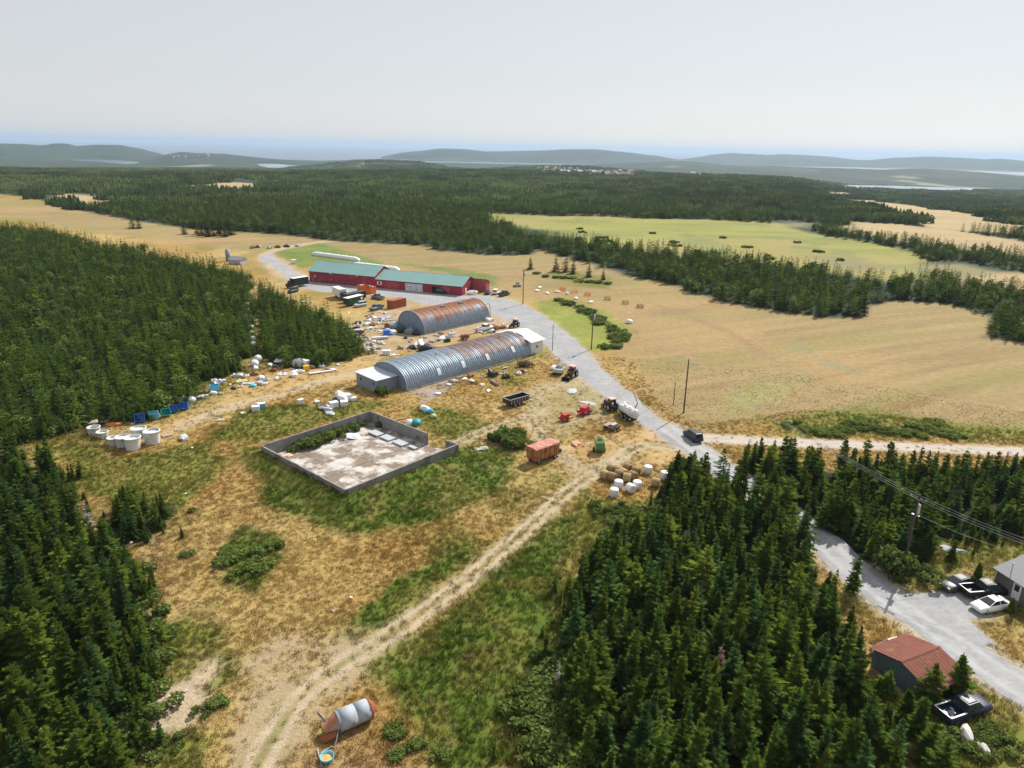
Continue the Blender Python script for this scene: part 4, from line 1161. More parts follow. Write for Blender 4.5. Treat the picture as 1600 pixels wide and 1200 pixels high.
# ------------------------------------------------------------------ arched steel huts
def hut(name, label, A, B, width, high, m, panels, sheds, sky_at, endm):
    a, b = P(*A), P(*B)
    d = (b - a); length = d.length; ang = math.atan2(d.y, d.x)
    t = thing(name, label, 'quonset hut', a, ang)
    # local x along the hut, y from the near side wall (0) to the far one (width)
    def arc(s, k=0.0):
        th = math.pi * s
        c = math.cos(th); sn = math.sin(th)
        return (width / 2 - c * (width / 2 + k) , (sn ** 0.80) * (high + k))
    NS = 26
    pl = length / panels
    for p in range(panels):
        per = 3; n = per * 4
        V, F = [], []
        for i in range(n + 1):
            x = p * pl + pl * i / n
            k = 0.095 * math.cos(2 * math.pi * per * i / n)
            for j in range(NS + 1):
                y, z = arc(j / NS, k); V.append((x, y, z))
        for i in range(n):
            for j in range(NS):
                q = i * (NS + 1) + j; F.append((q, q + 1, q + NS + 2, q + NS + 1))
        me = np_mesh('arch_panel', V, F, m)
        me.polygons.foreach_set('use_smooth', [True] * len(me.polygons))
        obj('arch_panel', me, t)
    for x, nm in ((0.12, 'end_wall'), (length - 0.12, 'end_wall')):
        mb = MB()
        pts = [(x, *arc(j / NS, -0.1)) for j in range(NS + 1)]
        pts2 = [(x + 0.06, y, z) for _, y, z in pts]
        n = len(pts)
        mb.add(pts + pts2, [tuple(range(n)), tuple(range(2 * n - 1, n - 1, -1))] + [(i, (i + 1) % n, n + (i + 1) % n, n + i) for i in range(n)])
        mb.build(nm, endm, t)
    # rolled edge trims round both ends
    for x in (0.0, length):
        mb = MB(); prev = None
        for j in range(NS + 1):
            y, z = arc(j / NS, 0.09); cur = (x, y, z)
            if prev: mb.cyl(prev, cur, 0.07, 0.07, 6)
            prev = cur
        mb.build('edge_trim', M_PALEROOF, t)
    mb = MB()
    mb.box((length / 2, -0.12, -0.05), (length, 0.35, 0.30)); mb.build('footing', M_CONC, t)
    for x, s0, s1 in sky_at:
        V, F = [], []
        for i in range(3):
            for j in range(7):
                y, z = arc(s0 + (s1 - s0) * j / 6, 0.13); V.append((x + 1.0 * (i - 1) * 0.5, y, z))
        for i in range(2):
            for j in range(6):
                q = i * 7 + j; F.append((q, q + 1, q + 8, q + 7))
        obj('skylight_panel', np_mesh('skylight_panel', V, F, M_SKYL), t)
    for x, s in ((length * 0.30, 0.40), (length * 0.62, 0.42), (length * 0.84, 0.44)):
        y, z = arc(s); mb = MB(); mb.cyl((x, y, z - 0.1), (x, y, z + 0.35), 0.14, 0.14, 8); mb.cyl((x, y, z + 0.35), (x, y, z + 0.47), 0.22, 0.12, 8); mb.build('roof_vent', M_BLUEGREY, t)
    KEEP_OFF.append([tuple((t.matrix_basis @ Vector(v)).xy) for v in ((-0.3, -0.4, 0), (length + 0.3, -0.4, 0), (length + 0.3, width + 0.3, 0), (-0.3, width + 0.3, 0))])
    return t, length, ang

q2, q2len, q2ang = hut('quonset_hut', 'long grey corrugated steel arched hut with faded rust bands and end sheds', (636, 611), (830, 555), 12.4, 4.9, M_Q2, 22, None,
                       [(9.5, 0.07, 0.17), (17.0, 0.08, 0.18), (25.0, 0.09, 0.19), (34.0, 0.10, 0.20)], M_BLUEGREY)
# lean-to shed at the near end, white shed at the far end (parts of the hut)
def slab_quad(mb, pts, th):
    pts = [Vector(p) for p in pts]
    n = (pts[1] - pts[0]).cross(pts[2] - pts[0]).normalized() * th
    k = len(pts)
    mb.add([tuple(p) for p in pts] + [tuple(p + n) for p in pts], [tuple(range(k - 1, -1, -1)), tuple(range(k, 2 * k))] + [(i, (i + 1) % k, k + (i + 1) % k, k + i) for i in range(k)])
mb = MB(); mb.prism([(3.2, 0), (10.6, 0), (10.6, 3.05), (3.2, 2.75)], -5.4, 0.0, 'x'); lw = mb.build('lean_to_wall', M_BLUEGREY, q2)
mb = MB(); slab_quad(mb, [(-5.75, 2.9, 2.78), (0.05, 2.9, 2.78), (0.05, 10.9, 3.12), (-5.75, 10.9, 3.12)], 0.10); mb.build('lean_to_roof', M_PALEROOF, q2)
for y in (4.4, 9.0):
    mb = MB(); mb.box((-5.42, y, 1.6), (0.04, 0.5, 0.45)); mb.build('vent_grille', M_DARK, lw)
L2 = q2len
mb = MB(); mb.prism([(0.2, 0), (12.2, 0), (12.2, 3.5), (6.2, 4.9), (0.2, 3.3)], L2 + 0.02, L2 + 4.6, 'x'); ew = mb.build('end_shed_wall', M_WHITEWALL, q2)
mb = MB(); slab_quad(mb, [(L2 - 0.4, -0.35, 3.32), (L2 + 5.1, -0.35, 3.32), (L2 + 5.1, 6.2, 5.0), (L2 - 0.4, 6.2, 5.0)], 0.09)
mb.build('end_shed_roof', M_WHITEROOF, q2)
mb = MB(); slab_quad(mb, [(L2 - 0.4, 6.22, 5.0), (L2 + 5.1, 6.22, 5.0), (L2 + 5.1, 12.7, 3.45), (L2 - 0.4, 12.7, 3.45)], 0.09)
mb.build('end_shed_roof', M_WHITEROOF, q2)
mb = MB(); mb.box((L2 + 2.4, 0.17, 1.5), (0.62, 0.06, 0.62)); mb.build('window', M_GLASS, ew)
mb = MB(); mb.box((L2 + 2.4, 0.15, 1.42), (0.80, 0.05, 0.06)); mb.box((L2 + 2.4, 0.15, 2.14), (0.80, 0.05, 0.06)); mb.build('window_frame', M_WHITE, ew)

q1, q1len, q1ang = hut('quonset_hut', 'shorter steel arched hut with bright orange rust over its crown', (664, 523), (765, 500), 11.8, 5.7, M_Q1, 14, None, [], M_BLUEGREY)
for x in (q1len * 0.42, q1len * 0.70):
    mb = MB(); mb.box((x, 4.6, 5.5), (1.1, 0.9, 0.55)); mb.build('roof_box', M_BLUEGREY, q1)
mb = MB(); mb.path([(q1len - 0.3, 2.2, 4.6), (q1len + 2.2, 2.2, 4.4), (q1len + 2.4, 1.9, 0.0)], 0.11, 6); mb.build('feed_pipe', M_WOOD, q1)

# ------------------------------------------------------------------ red barn
ba, bb_ = P(484, 440), P(722, 462)
bang = math.atan2(bb_.y - ba.y, bb_.x - ba.x); BL = (bb_ - ba).length
barn = thing('red_barn', 'very long red barn with teal metal roof in two heights', 'barn', ba, bang)
JX, BW = 28.3, 13.0
def gable(mb, x0, x1, ev, rd, w=BW, y0=0.0):
    mb.prism([(y0, 0), (y0 + w, 0), (y0 + w, ev), (y0 + w / 2, rd), (y0, ev)], x0, x1, 'x')
mb = MB(); gable(mb, 0, JX, 4.25, 7.0); w1 = mb.build('wall', M_BARN, barn)
mb = MB(); gable(mb, JX + 0.01, BL, 3.35, 5.75); w2 = mb.build('wall', M_BARN, barn)
def roof(x0, x1, ev, rd, nm='roof'):
    for s in (0, 1):
        mb = MB()
        o = 0.55; sl = (rd - ev) / (BW / 2)
        n = int((x1 - x0) / 0.9)
        y0, z0 = -o, ev - sl * o + 0.05; y1, z1 = BW / 2, rd + 0.05
        if s: y0 = BW + o; 
        slab_quad(mb, [(x0 - 0.4, y0, z0), (x1 + 0.4, y0, z0), (x1 + 0.4, y1, z1), (x0 - 0.4, y1, z1)] if not s else [(x0 - 0.4, y1, z1), (x1 + 0.4, y1, z1), (x1 + 0.4, y0, z0), (x0 - 0.4, y0, z0)], 0.08)
        for i in range(n + 1):          # standing seams
            x = x0 - 0.3 + (x1 - x0 + 0.6) * i / n
            a_, b_ = Vector((x, y0, z0 + 0.10)), Vector((x, y1, z1 + 0.10)); mb.cyl(a_, b_, 0.035, 0.035, 4, False)
        mb.build(nm, M_TEAL, barn)
    mb = MB(); mb.box(((x0 + x1) / 2, BW / 2, rd + 0.06), (x1 - x0 + 0.9, 0.45, 0.12), top=(1, 0.4)); mb.build('ridge_cap', M_TEAL, barn)
roof(0, JX, 4.25, 7.0); roof(JX + 0.85, BL, 3.35, 5.75)
for x, y0_, w, h, z, m, nm in ((1.6, 0, 1.1, 2.1, 0, M_BARNLIGHT, 'door'), (2.6, 0, 0.7, 0.7, 1.9, M_WHITE, 'window'), (30.3, 0, 1.9, 1.3, 1.2, M_WHITE, 'window'), (35.5, 0, 4.2, 2.6, 0.1, M_BARNLIGHT, 'sliding_door'),
                              (44.4, 0, 7.0, 2.7, 0.0, M_DIRTYWHITE, 'sliding_door'), (52.6, 0, 2.2, 2.4, 0.0, M_DARK, 'doorway_shade_panel'), (57, 0, 3.2, 2.6, 0.1, M_BARNLIGHT, 'sliding_door')):  # black slab stands for the shade inside the open doorway
    mb = MB(); mb.box((x, -0.06, z), (w, 0.12, h))
    o = mb.build(nm, m, w1 if x < JX else w2)
    if nm == 'window':
        mb = MB(); mb.box((x, -0.14, z + 0.1), (w * 0.40, 0.03, h - 0.2)); mb.build('pane', M_GLASS, w1 if x < JX else w2)
for x in (9.5, 21.0):
    mb = MB(); mb.box((x, -0.12, 3.6), (0.7, 0.25, 0.35)); mb.build('wall_lamp', M_WHITE, w1)
# gable end: flat panel, the porch's shade put into its dark red, and a taller wing
mb = MB(); mb.prism([(4.6, 0.05), (9.4, 0.05), (9.4, 4.4), (6.5, 5.2), (4.6, 4.5)], BL - 0.5, BL + 0.06, 'x'); mb.build('porch_shade_panel', mat('deep_red_shade_boards', (0.22, 0.02, 0.03), 0.8), w2)
mb = MB(); mb.prism([(9.4, 0), (BW, 0), (BW, 3.4), (9.4, 4.6)], BL + 0.01, BL + 5.2, 'x'); wing = mb.build('wing', M_BARNLIGHT, barn)
mb = MB(); slab_quad(mb, [(BL - 0.1, BW + 0.3, 3.35), (BL - 0.1, 9.2, 4.75), (BL + 5.5, 9.2, 4.75), (BL + 5.5, BW + 0.3, 3.35)], -0.08); mb.build('wing_roof', mat('brown_wing_roof', (0.24, 0.15, 0.12), 0.8), barn)
mb = MB(); mb.box((BL + 0.08, 3.2, 0.0), (0.1, 1.0, 2.1)); mb.build('door', M_WHITE, w2)
KEEP_OFF.append([tuple((barn.matrix_basis @ Vector(v)).xy) for v in ((-.3, -.5, 0), (BL + 5.4, -.5, 0), (BL + 5.4, BW + .4, 0), (-.3, BW + .4, 0))])

# ------------------------------------------------------------------ silage tubes behind the barn
def tube(label, p, q, r):
    a, b = P(*p), P(*q); d = b - a; L = d.length
    mb = MB(); n = 34; V, F = [], []
    NS = 12
    for i in range(n + 1):
        u = i / n; k = min(1, (1 - abs(2 * u - 1) ** 14)) ** 0.5
        k = max(k, 0.15) * (1 + 0.035 * math.sin(i * 2.1) + 0.02 * math.sin(i * 5.3))
        for j in range(NS + 1):
            th = math.pi * (j / NS) * 1.16 - 0.08 * math.pi
            V.append((u * L, math.cos(th) * r * k, max(math.sin(th), -0.25) * r * 0.9 * k + 0.25 * r * k))
    for i in range(n):
        for j in range(NS):
            s = i * (NS + 1) + j; F.append((s, s + NS + 1, s + NS + 2, s + 1))
    me = np_mesh('silage_tube', V, F, M_PLASTIC); me.polygons.foreach_set('use_smooth', [True] * len(me.polygons))
    o = obj('silage_tube', me); o.location = a; o.rotation_euler = (0, 0, math.atan2(d.y, d.x))
    tag(o, label, 'silage tube')
tube('long white plastic silage tube on the green patch behind the barn', (488, 398), (562, 408), 1.5)
tube('white plastic silage tube lying close behind the barn roof', (552, 415), (624, 424), 1.6)

# ------------------------------------------------------------------ concrete silage bunker with earth banks
TZ = 2.3
cA, cF, cB, cR, cE = P(408, 696, TZ), P(540, 765, TZ), P(578, 642, TZ), P(668, 677, TZ), P(716, 693, TZ)
for v in (cA, cF, cB, cR, cE): v.z = 0
bunk = thing('silage_bunker', 'open concrete bunker with stained slab floor and grey walls', 'bunker', (0, 0, 0))
def wall_piece(a, b, h0, h1, th=0.30, nm='wall', z0=0.0, parent=bunk, m=M_CONC):
    a, b = Vector(a), Vector(b); d = (b - a); n = Vector((-d.y, d.x, 0)).normalized() * th / 2
    vs = []
    for p, h in ((a, h0), (b, h1)):
        vs += [(p.x - n.x, p.y - n.y, z0), (p.x + n.x, p.y + n.y, z0), (p.x + n.x, p.y + n.y, h), (p.x - n.x, p.y - n.y, h)]
    mb = MB(); mb.add(vs, [(0, 1, 2, 3), (7, 6, 5, 4), (0, 4, 5, 1), (1, 5, 6, 2), (2, 6, 7, 3), (3, 7, 4, 0)])
    return mb.build(nm, m, parent)
def wall_run(a, b, h0, h1, k):
    a, b = Vector(a), Vector(b)
    d = (b - a).normalized()
    for i in range(k):
        u0, u1 = i / k, (i + 1) / k
        p, q = a.lerp(b, u0) + d * 0.008, a.lerp(b, u1) - d * 0.008
        wall_piece(p, q, h0 + (h1 - h0) * u0, h0 + (h1 - h0) * u1, 0.24, 'wall_panel')
        r = Vector(q); 
wall_run(cA, cB, TZ, TZ, 8); wall_run(cB, cR, TZ, TZ, 5); wall_run(cA, cF, TZ, TZ, 8); wall_run(cF, cE, TZ, TZ * 0.96, 9)
wing_d = (cR - cE); wall_piece(cE + wing_d * 0.02, cE + wing_d * 0.40, TZ * 0.96, TZ * 0.96, 0.28, 'wing_wall')
# floor: cast slabs with joints
def lerp2(u, v):
    top = cB.lerp(cE + (cR - cE) * 0.9, u); bot = cA.lerp(cF, v)
    p = cA.lerp(cB, v) if False else None
    a_ = cA.lerp(cF, u); b_ = cB.lerp(cE, u)
    return a_.lerp(b_, v)
NU, NV = 5, 4
for i in range(NU):
    for j in range(NV):
        e = 0.0016
        c4 = [lerp2(i / NU + e, j / NV + e), lerp2((i + 1) / NU - e, j / NV + e), lerp2((i + 1) / NU - e, (j + 1) / NV - e), lerp2(i / NU + e, (j + 1) / NV - e)]
        zt = 0.05 + 0.006 * ((i * 7 + j * 3) % 4)
        mb = MB(); mb.add([(p.x, p.y, 0.0) for p in c4] + [(p.x, p.y, zt) for p in c4], [(3, 2, 1, 0), (4, 5, 6, 7), (0, 1, 5, 4), (1, 2, 6, 5), (2, 3, 7, 6), (3, 0, 4, 7)])
        mb.build('floor_slab', M_SLAB, bunk)
outb = [cA, cF, cE, cR, cB]
KEEP_OFF.append([(p.x, p.y) for p in outb])
# earth banked against the outer faces
BANKS = [(cA, cF, 1.45, 1.45), (cF, cE, 1.45, 0.55), (cA, cB, 1.2, 0.4)]
def bank_height(X, Y):
    z = np.zeros_like(X)
    for a, b, h0, h1 in BANKS:
        d = (b - a); L = d.length; d = d / L
        nx, ny = d.y, -d.x
        cen = (cA + cF + cE + cB) / 4
        if (cen.x - a.x) * nx + (cen.y - a.y) * ny > 0: nx, ny = -nx, -ny
        u = ((X - a.x) * d.x + (Y - a.y) * d.y) / L
        w = (X - a.x) * nx + (Y - a.y) * ny
        uc = np.clip(u, 0, 1); ov = np.maximum(np.abs(u - uc) * L, 0)
        h = (h0 + (h1 - h0) * uc)
        dist = np.hypot(np.maximum(w, 0), ov)
        q = h * (1 - sstep(0.0, 5.0, dist)) * (w > -0.2)
        z = np.maximum(z, q)
    return z
gx, gy = np.meshgrid(np.arange(min(p.x for p in outb) - 7, max(p.x for p in outb) + 7, 0.45), np.arange(min(p.y for p in outb) - 7, max(p.y for p in outb) + 7, 0.45))
sh = gx.shape; gx, gy = gx.ravel(), gy.ravel()
bz = bank_height(gx, gy); ins = pdist([(p.x, p.y) for p in outb], gx, gy)
ids = np.arange(len(gx)).reshape(sh)
# pull points just inside the wall line onto it so the bank meets the wall
bq = np.stack([ids[:-1, :-1], ids[:-1, 1:], ids[1:, 1:], ids[1:, :-1]], -1).reshape(-1, 4)
ok = (ins[bq].max(1) < 0.20) & (bz[bq].max(1) > 0.015)
used, inv = np.unique(bq[ok].ravel(), return_inverse=True)
bzz = bz + (fbm(gx, gy, 1.5, 97, 3) - 0.5) * 0.12 * sstep(0.02, 0.4, bz) - 0.01
bme = np_mesh('earth_bank', np.stack([gx, gy, bzz], 1)[used], inv.reshape(-1, 4), M_GROUND)
cb, _, _ = cover(gx[used], gy[used]); fill_attr(bme, cb); bme.polygons.foreach_set('use_smooth', [True] * len(bme.polygons))
bank = structure(obj('earth_bank', bme))

# ------------------------------------------------------------------ wheels and vehicles
WHEELS = {}
def wheel(parent, x, y, r, w, z=None, rim=M_RIM, name='wheel'):
    key = (round(r, 3), round(w, 3), rim.name)
    if key not in WHEELS:
        t = MB(); n = 18
        t.lathe([(r * 0.60, -w / 2), (r * 0.94, -w / 2), (r, -w * 0.32), (r, w * 0.32), (r * 0.94, w / 2), (r * 0.60, w / 2)], n)
        c = MB(); c.cyl((0, 0, -w * 0.36), (0, 0, w * 0.36), r * 0.62, r * 0.62, n); c.cyl((0, 0, w * 0.36), (0, 0, w * 0.46), r * 0.2, r * 0.16, 8); c.cyl((0, 0, -w * 0.46), (0, 0, -w * 0.36), r * 0.16, r * 0.2, 8)
        R = Matrix.Rotation(math.pi / 2, 4, 'X')
        tm, cm = t.mesh('wheel', M_TYRE), c.mesh('rim', rim)
        tm.transform(R); cm.transform(R)
        WHEELS[key] = (tm, cm)
    tm, cm = WHEELS[key]
    o = obj(name, tm, parent); o.location = (x, y, r if z is None else z)
    obj('rim', cm, o)
    return o

def loft(stations):
    """stations: x, z_low, z_high, half width low, half width high."""
    V, F = [], []
    for x, z0, z1, w0, w1 in stations:
        zm = z0 + (z1 - z0) * 0.55
        V += [(x, -w0, z0), (x, -max(w0, w1) * 1.02, zm), (x, -w1, z1 - 0.04), (x, -w1 * 0.86, z1), (x, w1 * 0.86, z1), (x, w1, z1 - 0.04), (x, max(w0, w1) * 1.02, zm), (x, w0, z0)]
    n = len(stations)
    for i in range(n - 1):
        for j in range(8):
            F.append((i * 8 + j, i * 8 + (j + 1) % 8, (i + 1) * 8 + (j + 1) % 8, (i + 1) * 8 + j))
    F += [tuple(range(7, -1, -1)), tuple(range((n - 1) * 8, n * 8))]
    return V, F

def greenhouse(t, bx0, bx1, rx0, rx1, wb, wr, z0, z1, paintm, split=None):
    """Cabin with its panes: windscreen, rear_window, two side_window."""
    B = [(bx0, -wb, z0), (bx1, -wb, z0), (bx1, wb, z0), (bx0, wb, z0)]
    T = [(rx0, -wr, z1), (rx1, -wr, z1), (rx1, wr, z1), (rx0, wr, z1)]
    mb = MB(); mb.add(B + T, [(0, 3, 2, 1), (4, 5, 6, 7), (0, 1, 5, 4), (1, 2, 6, 5), (2, 3, 7, 6), (3, 0, 4, 7)])
    xm = (rx0 + rx1) / 2
    mb.add([(rx0 + .05, -wr * .9, z1), (rx1 - .05, -wr * .9, z1), (rx1 - .05, wr * .9, z1), (rx0 + .05, wr * .9, z1), (rx0 + .2, -wr * .72, z1 + .04), (rx1 - .2, -wr * .72, z1 + .04), (rx1 - .2, wr * .72, z1 + .04), (rx0 + .2, wr * .72, z1 + .04)], [(4, 5, 6, 7), (0, 1, 5, 4), (1, 2, 6, 5), (2, 3, 7, 6), (3, 0, 4, 7)])
    cab = mb.build('cabin', paintm, t)
    def pane(nm, q, ins=0.10, up=0.94):
        q = [Vector(p) for p in q]
        c = sum(q, Vector()) / 4; n = (q[1] - q[0]).cross(q[3] - q[0]).normalized()
        if n.dot(c - Vector((xm, 0, (z0 + z1) / 2))) < 0: n = -n
        p = [c + (v - c) * (1 - ins) + n * 0.012 for v in q]
        m2 = MB(); m2.add([tuple(v) for v in p] + [tuple(v - n * 0.03) for v in p], [(0, 1, 2, 3), (7, 6, 5, 4), (0, 4, 5, 1), (1, 5, 6, 2), (2, 6, 7, 3), (3, 7, 4, 0)])
        m2.build(nm, M_GLASS, cab)
    pane('windscreen', [B[1], B[2], T[2], T[1]]); pane('rear_window', [B[3], B[0], T[0], T[3]])
    for s in (0, 1):
        b0, b1, t0, t1 = (B[0], B[1], T[0], T[1]) if s == 0 else (B[3], B[2], T[3], T[2])
        sp = 0.5 if split is None else split
        bm_ = [b0[i] + (b1[i] - b0[i]) * sp for i in range(3)]; tm_ = [t0[i] + (t1[i] - t0[i]) * sp for i in range(3)]
        pane('side_window', [b0, bm_, tm_, t0], 0.13); pane('side_window', [bm_, b1, t1, tm_], 0.13)
    return cab

def car(label, px, head, kind, m, group=None, cat=None, name=None, bedm=None, load=False):
    p = P(*px); rz = heading(*head)
    t = thing(name or {'pickup': 'pickup_truck', 'suv': 'parked_suv', 'van': 'parked_van'}.get(kind, 'parked_car'), label, cat or {'pickup': 'pickup', 'suv': 'suv', 'van': 'van'}.get(kind, 'car'), p, rz, group)
    t.location.z = 0.02
    if kind in ('sedan', 'coupe'):
        L = 4.7
        st = [(-2.35, .42, .78, .70, .62), (-2.22, .30, .95, .82, .76), (-1.5, .24, .98, .90, .80), (0, .22, .96, .90, .82), (1.2, .24, .92, .90, .80), (1.9, .26, .82, .86, .74), (2.25, .30, .68, .76, .62), (2.36, .38, .56, .62, .50)]
        V, F = loft(st); mb = MB(); mb.add(V, F); mb.build('body', m, t, True)
        if kind == 'coupe': greenhouse(t, -1.75, 1.05, -0.85, 0.05, .78, .58, .93, 1.36, m, 0.42)
        else: greenhouse(t, -1.85, 1.05, -1.10, 0.20, .78, .60, .93, 1.43, m)
        wb, r, zt = 1.36, .33, .8
    elif kind in ('suv', 'van'):
        h = 1.72 if kind == 'suv' else 1.9
        st = [(-2.30, .45, .95, .74, .70), (-2.2, .34, 1.08, .86, .80), (-1.0, .28, 1.10, .92, .84), (0.8, .28, 1.08, .92, .84), (1.5, .30, 1.03, .90, .80), (2.1, .32, .93, .84, .72), (2.28, .40, .76, .70, .58)]
        V, F = loft(st); mb = MB(); mb.add(V, F); mb.build('body', m, t, True)
        greenhouse(t, -2.15, 1.15, -1.95, 0.45, .82, .68, 1.05, h, m)
        wb, r, zt = 1.36, .36, .9
    else:
        st = [(0.05, .42, 1.12, .94, .86), (1.3, .42, 1.12, .94, .86), (2.2, .44, 1.06, .92, .80), (2.68, .46, .96, .86, .70), (2.80, .52, .80, .72, .58)]
        V, F = loft(st); mb = MB(); mb.add(V, F); mb.build('body', m, t, True)
        greenhouse(t, -0.75, 1.45, -0.55, 0.75, .84, .70, 1.08, 1.80, m)
        mb = MB(); mb.box((-0.4, 0, .42), (0.95, 1.84, .70)); mb.build('rear_cab', m, t)
        mb = MB()
        mb.box((-1.85, 0, .60), (1.95, 1.60, .06)); mb.box((-1.85, -.86, .45), (1.95, .13, .67)); mb.box((-1.85, .86, .45), (1.95, .13, .67)); mb.box((-2.84, 0, .50), (.10, 1.80, .62)); mb.box((-1.85, 0, .40), (1.9, 1.0, .2))
        bed = mb.build('cargo_bed', m, t)
        mb = MB(); mb.box((-1.85, -.86, 1.125), (2.0, .15, .03)); mb.box((-1.85, .86, 1.125), (2.0, .15, .03)); mb.box((-2.84, 0, 1.125), (.12, 1.82, .03)); mb.build('bed_rail', bedm or m, bed)
        if load:
            mb = MB()
            for k in range(9): mb.box((-1.85 + random.uniform(-.7, .7), random.uniform(-.6, .6), .68), (random.uniform(.2, .7), random.uniform(.1, .4), random.uniform(.08, .25)), random.uniform(0, 3))
            ld = mb.build('scrap_load', M_STEEL, bed); ld['kind'] = 'stuff'
        wb, r, zt = 1.72, .39, .85
    for sx in (-1, 1):
        for sy in (-1, 1): wheel(t, sx * wb, sy * .80, r, .22)
    xe = {'pickup': 2.80}.get(kind, 2.30); xr = {'pickup': -2.90}.get(kind, -2.33)
    for sy in (-1, 1):
        mb = MB(); mb.box((xe - .12, sy * .58, .62), (.16, .30, .13)); mb.build('headlight', M_LAMPW, t)
        mb = MB(); mb.box((xr + .05, sy * .62, .76), (.10, .26, .16)); mb.build('taillight', M_LAMPR, t)
    return t

car('white two door car with dark glass parked on the gravel driveway by the house', (1546, 951), ((1566, 957), (1536, 963)), 'coupe', C_WHITE)
car('dark grey sedan parked beside the black pickup on the driveway', (1494, 918), ((1510, 913), (1480, 921)), 'sedan', C_CHAR)
car('black pickup with white bed rails parked in front of the house', (1537, 929), ((1517, 932), (1558, 929)), 'pickup', C_BLACK, bedm=M_WHITE)
car('blue black pickup carrying scrap metal, parked below the rust roofed shed', (1504, 1116), ((1484, 1125), (1528, 1110)), 'pickup', C_NAVY, bedm=M_WHITE, load=True)
car('pale silver car tucked behind the rust roofed shed', (1392, 1021), ((1408, 1014), (1376, 1022)), 'sedan', C_SILVER)
car('dark navy suv driving on the gravel road at the lane junction', (1082, 686), ((1094, 694), (1070, 677)), 'suv', C_NAVY, name='moving_suv')
car('dark suv parked on the yard left of the barn', (458, 457), ((466, 455), (449, 460)), 'suv', C_NAVY)
car('dark blue car, leftmost of three parked beyond the barn gable', (762, 459), ((762, 462), (767, 454)), 'sedan', C_BLUE)
car('white car, middle of three parked beyond the barn gable', (775, 459), ((772, 461), (779, 456)), 'suv', C_WHITE)
car('black pickup, rightmost of three parked beyond the barn gable', (788, 462), ((782, 463), (796, 459)), 'pickup', C_CHAR)
car('black van parked against the long red barn wall', (691, 459), ((682, 458), (700, 460)), 'van', C_BLACK)
car('old grey pickup parked between the orange skip and the rust red container', (590, 467), ((596, 468), (584, 465)), 'pickup', C_GREY)
car('old white suv parked among junk beside the dark green trailer', (563, 479), ((570, 477), (554, 480)), 'suv', C_SILVER)
car('steel blue pickup parked left of the rust red container', (588, 484), ((597, 481), (579, 486)), 'pickup', C_STEELBLUE)
car('white crew cab pickup parked between the two arched huts', (758, 516), ((745, 519), (771, 512)), 'pickup', C_WHITE)

# ------------------------------------------------------------------ trucks, containers and trailers
def container(name, label, px, head, L, W, H, m, opened=False, cat='container', ribs=True, zoff=0.0):
    t = thing(name, label, cat, P(*px), heading(*head))
    if not opened:
        mb = MB(); mb.box((0, 0, .12 + zoff), (L, W, H - .12)); box = mb.build('box', m, t)
    else:
        mb = MB(); mb.box((0, 0, .12 + zoff), (L, W, .12)); mb.box((0, -W / 2 + .05, .24 + zoff), (L, .1, H - .24)); mb.box((0, W / 2 - .05, .24 + zoff), (L, .1, H - .24)); mb.box((-L / 2 + .05, 0, .24 + zoff), (.1, W - .2, H - .24)); mb.box((L / 2 - .05, 0, .24 + zoff), (.1, W - .2, H - .24)); box = mb.build('box', m, t)
    if ribs:
        n = int(L / .55)
        mb = MB()
        for i in range(n):
            x = -L / 2 + (i + .5) * L / n
            for s in (-1, 1): mb.box((x, s * (W / 2 + .02), .25 + zoff), (.22, .06, H - .4))
        o = mb.build('side_rib', m, box); o['kind'] = 'stuff'
    mb = MB()
    for s in (-1, 1): mb.box((0, s * (W / 2 + .01), H - .1 + zoff), (L + .04, .1, .12)); mb.box((0, s * (W / 2 + .01), .1 + zoff), (L + .04, .1, .14))
    mb.build('edge_rail', m, box)
    for s in (-.5, .5):
        mb = MB(); mb.box((-L / 2 - .03, s * W / 2, .3 + zoff), (.05, W * .46, H - .55)); mb.build('door', m, box)
    return t
container('shipping_container', 'rust red shipping container standing at the edge of the yard', (620, 480), ((606, 483), (636, 476)), 6.3, 2.5, 2.7, M_RUSTBOX)
sk = container('orange_skip', 'open bright orange skip filled with scrap on the yard before the barn', (573, 457), ((560, 455), (588, 460)), 7.0, 2.5, 2.5, M_ORANGE, True, 'skip')
for k in range(12):
    mb = MB(); mb.box((random.uniform(-3, 3), random.uniform(-.9, .9), 1.9), (random.uniform(.3, 1.2), random.uniform(.2, .7), random.uniform(.2, .8)), random.uniform(0, 3), tilt=random.uniform(-.4, .4)); mb.build('scrap', [M_BLACK, M_STEEL, M_WHITE, M_RUSTY][k % 4], sk)
mb = MB(); mb.box((0, 0, .3), (6.7, 2.2, 1.6)); mb.build('scrap_fill', M_BLACK, sk)

def box_truck(label, px, head, boxm, cabm, L=6.5, roofm=None):
    t = thing('box_truck', label, 'truck', P(*px), heading(*head))
    mb = MB(); mb.box((-L / 2 + 1.2, 0, .95), (L, 2.4, 2.5)); bx = mb.build('cargo_box', boxm, t)
    mb = MB(); mb.box((-L / 2 + 1.2, 0, 3.45), (L + .06, 2.46, .06)); mb.build('box_roof', roofm or boxm, bx)
    mb = MB(); mb.box((2.3, 0, .6), (1.9, 2.1, 1.1)); mb.box((1.9, 0, 1.7), (1.2, 2.0, .95), top=(.75, .9)); cb_ = mb.build('cab', cabm, t)
    mb = MB(); mb.box((2.50, 0, 1.75), (.06, 1.7, .7), ty=-.22); mb.build('windscreen', M_GLASS, cb_)
    mb = MB(); mb.box((-1.2, 0, .6), (L + 2.5, .9, .3)); mb.build('chassis', M_BLACK, t)
    for x in (2.4, -2.6):
        for s in (-1, 1): wheel(t, x, s * .95, .48, .3)
    return t
box_truck('white box truck backed in beside the black trailers', (534, 467), ((522, 460), (548, 472)), M_WHITE, C_CHAR)
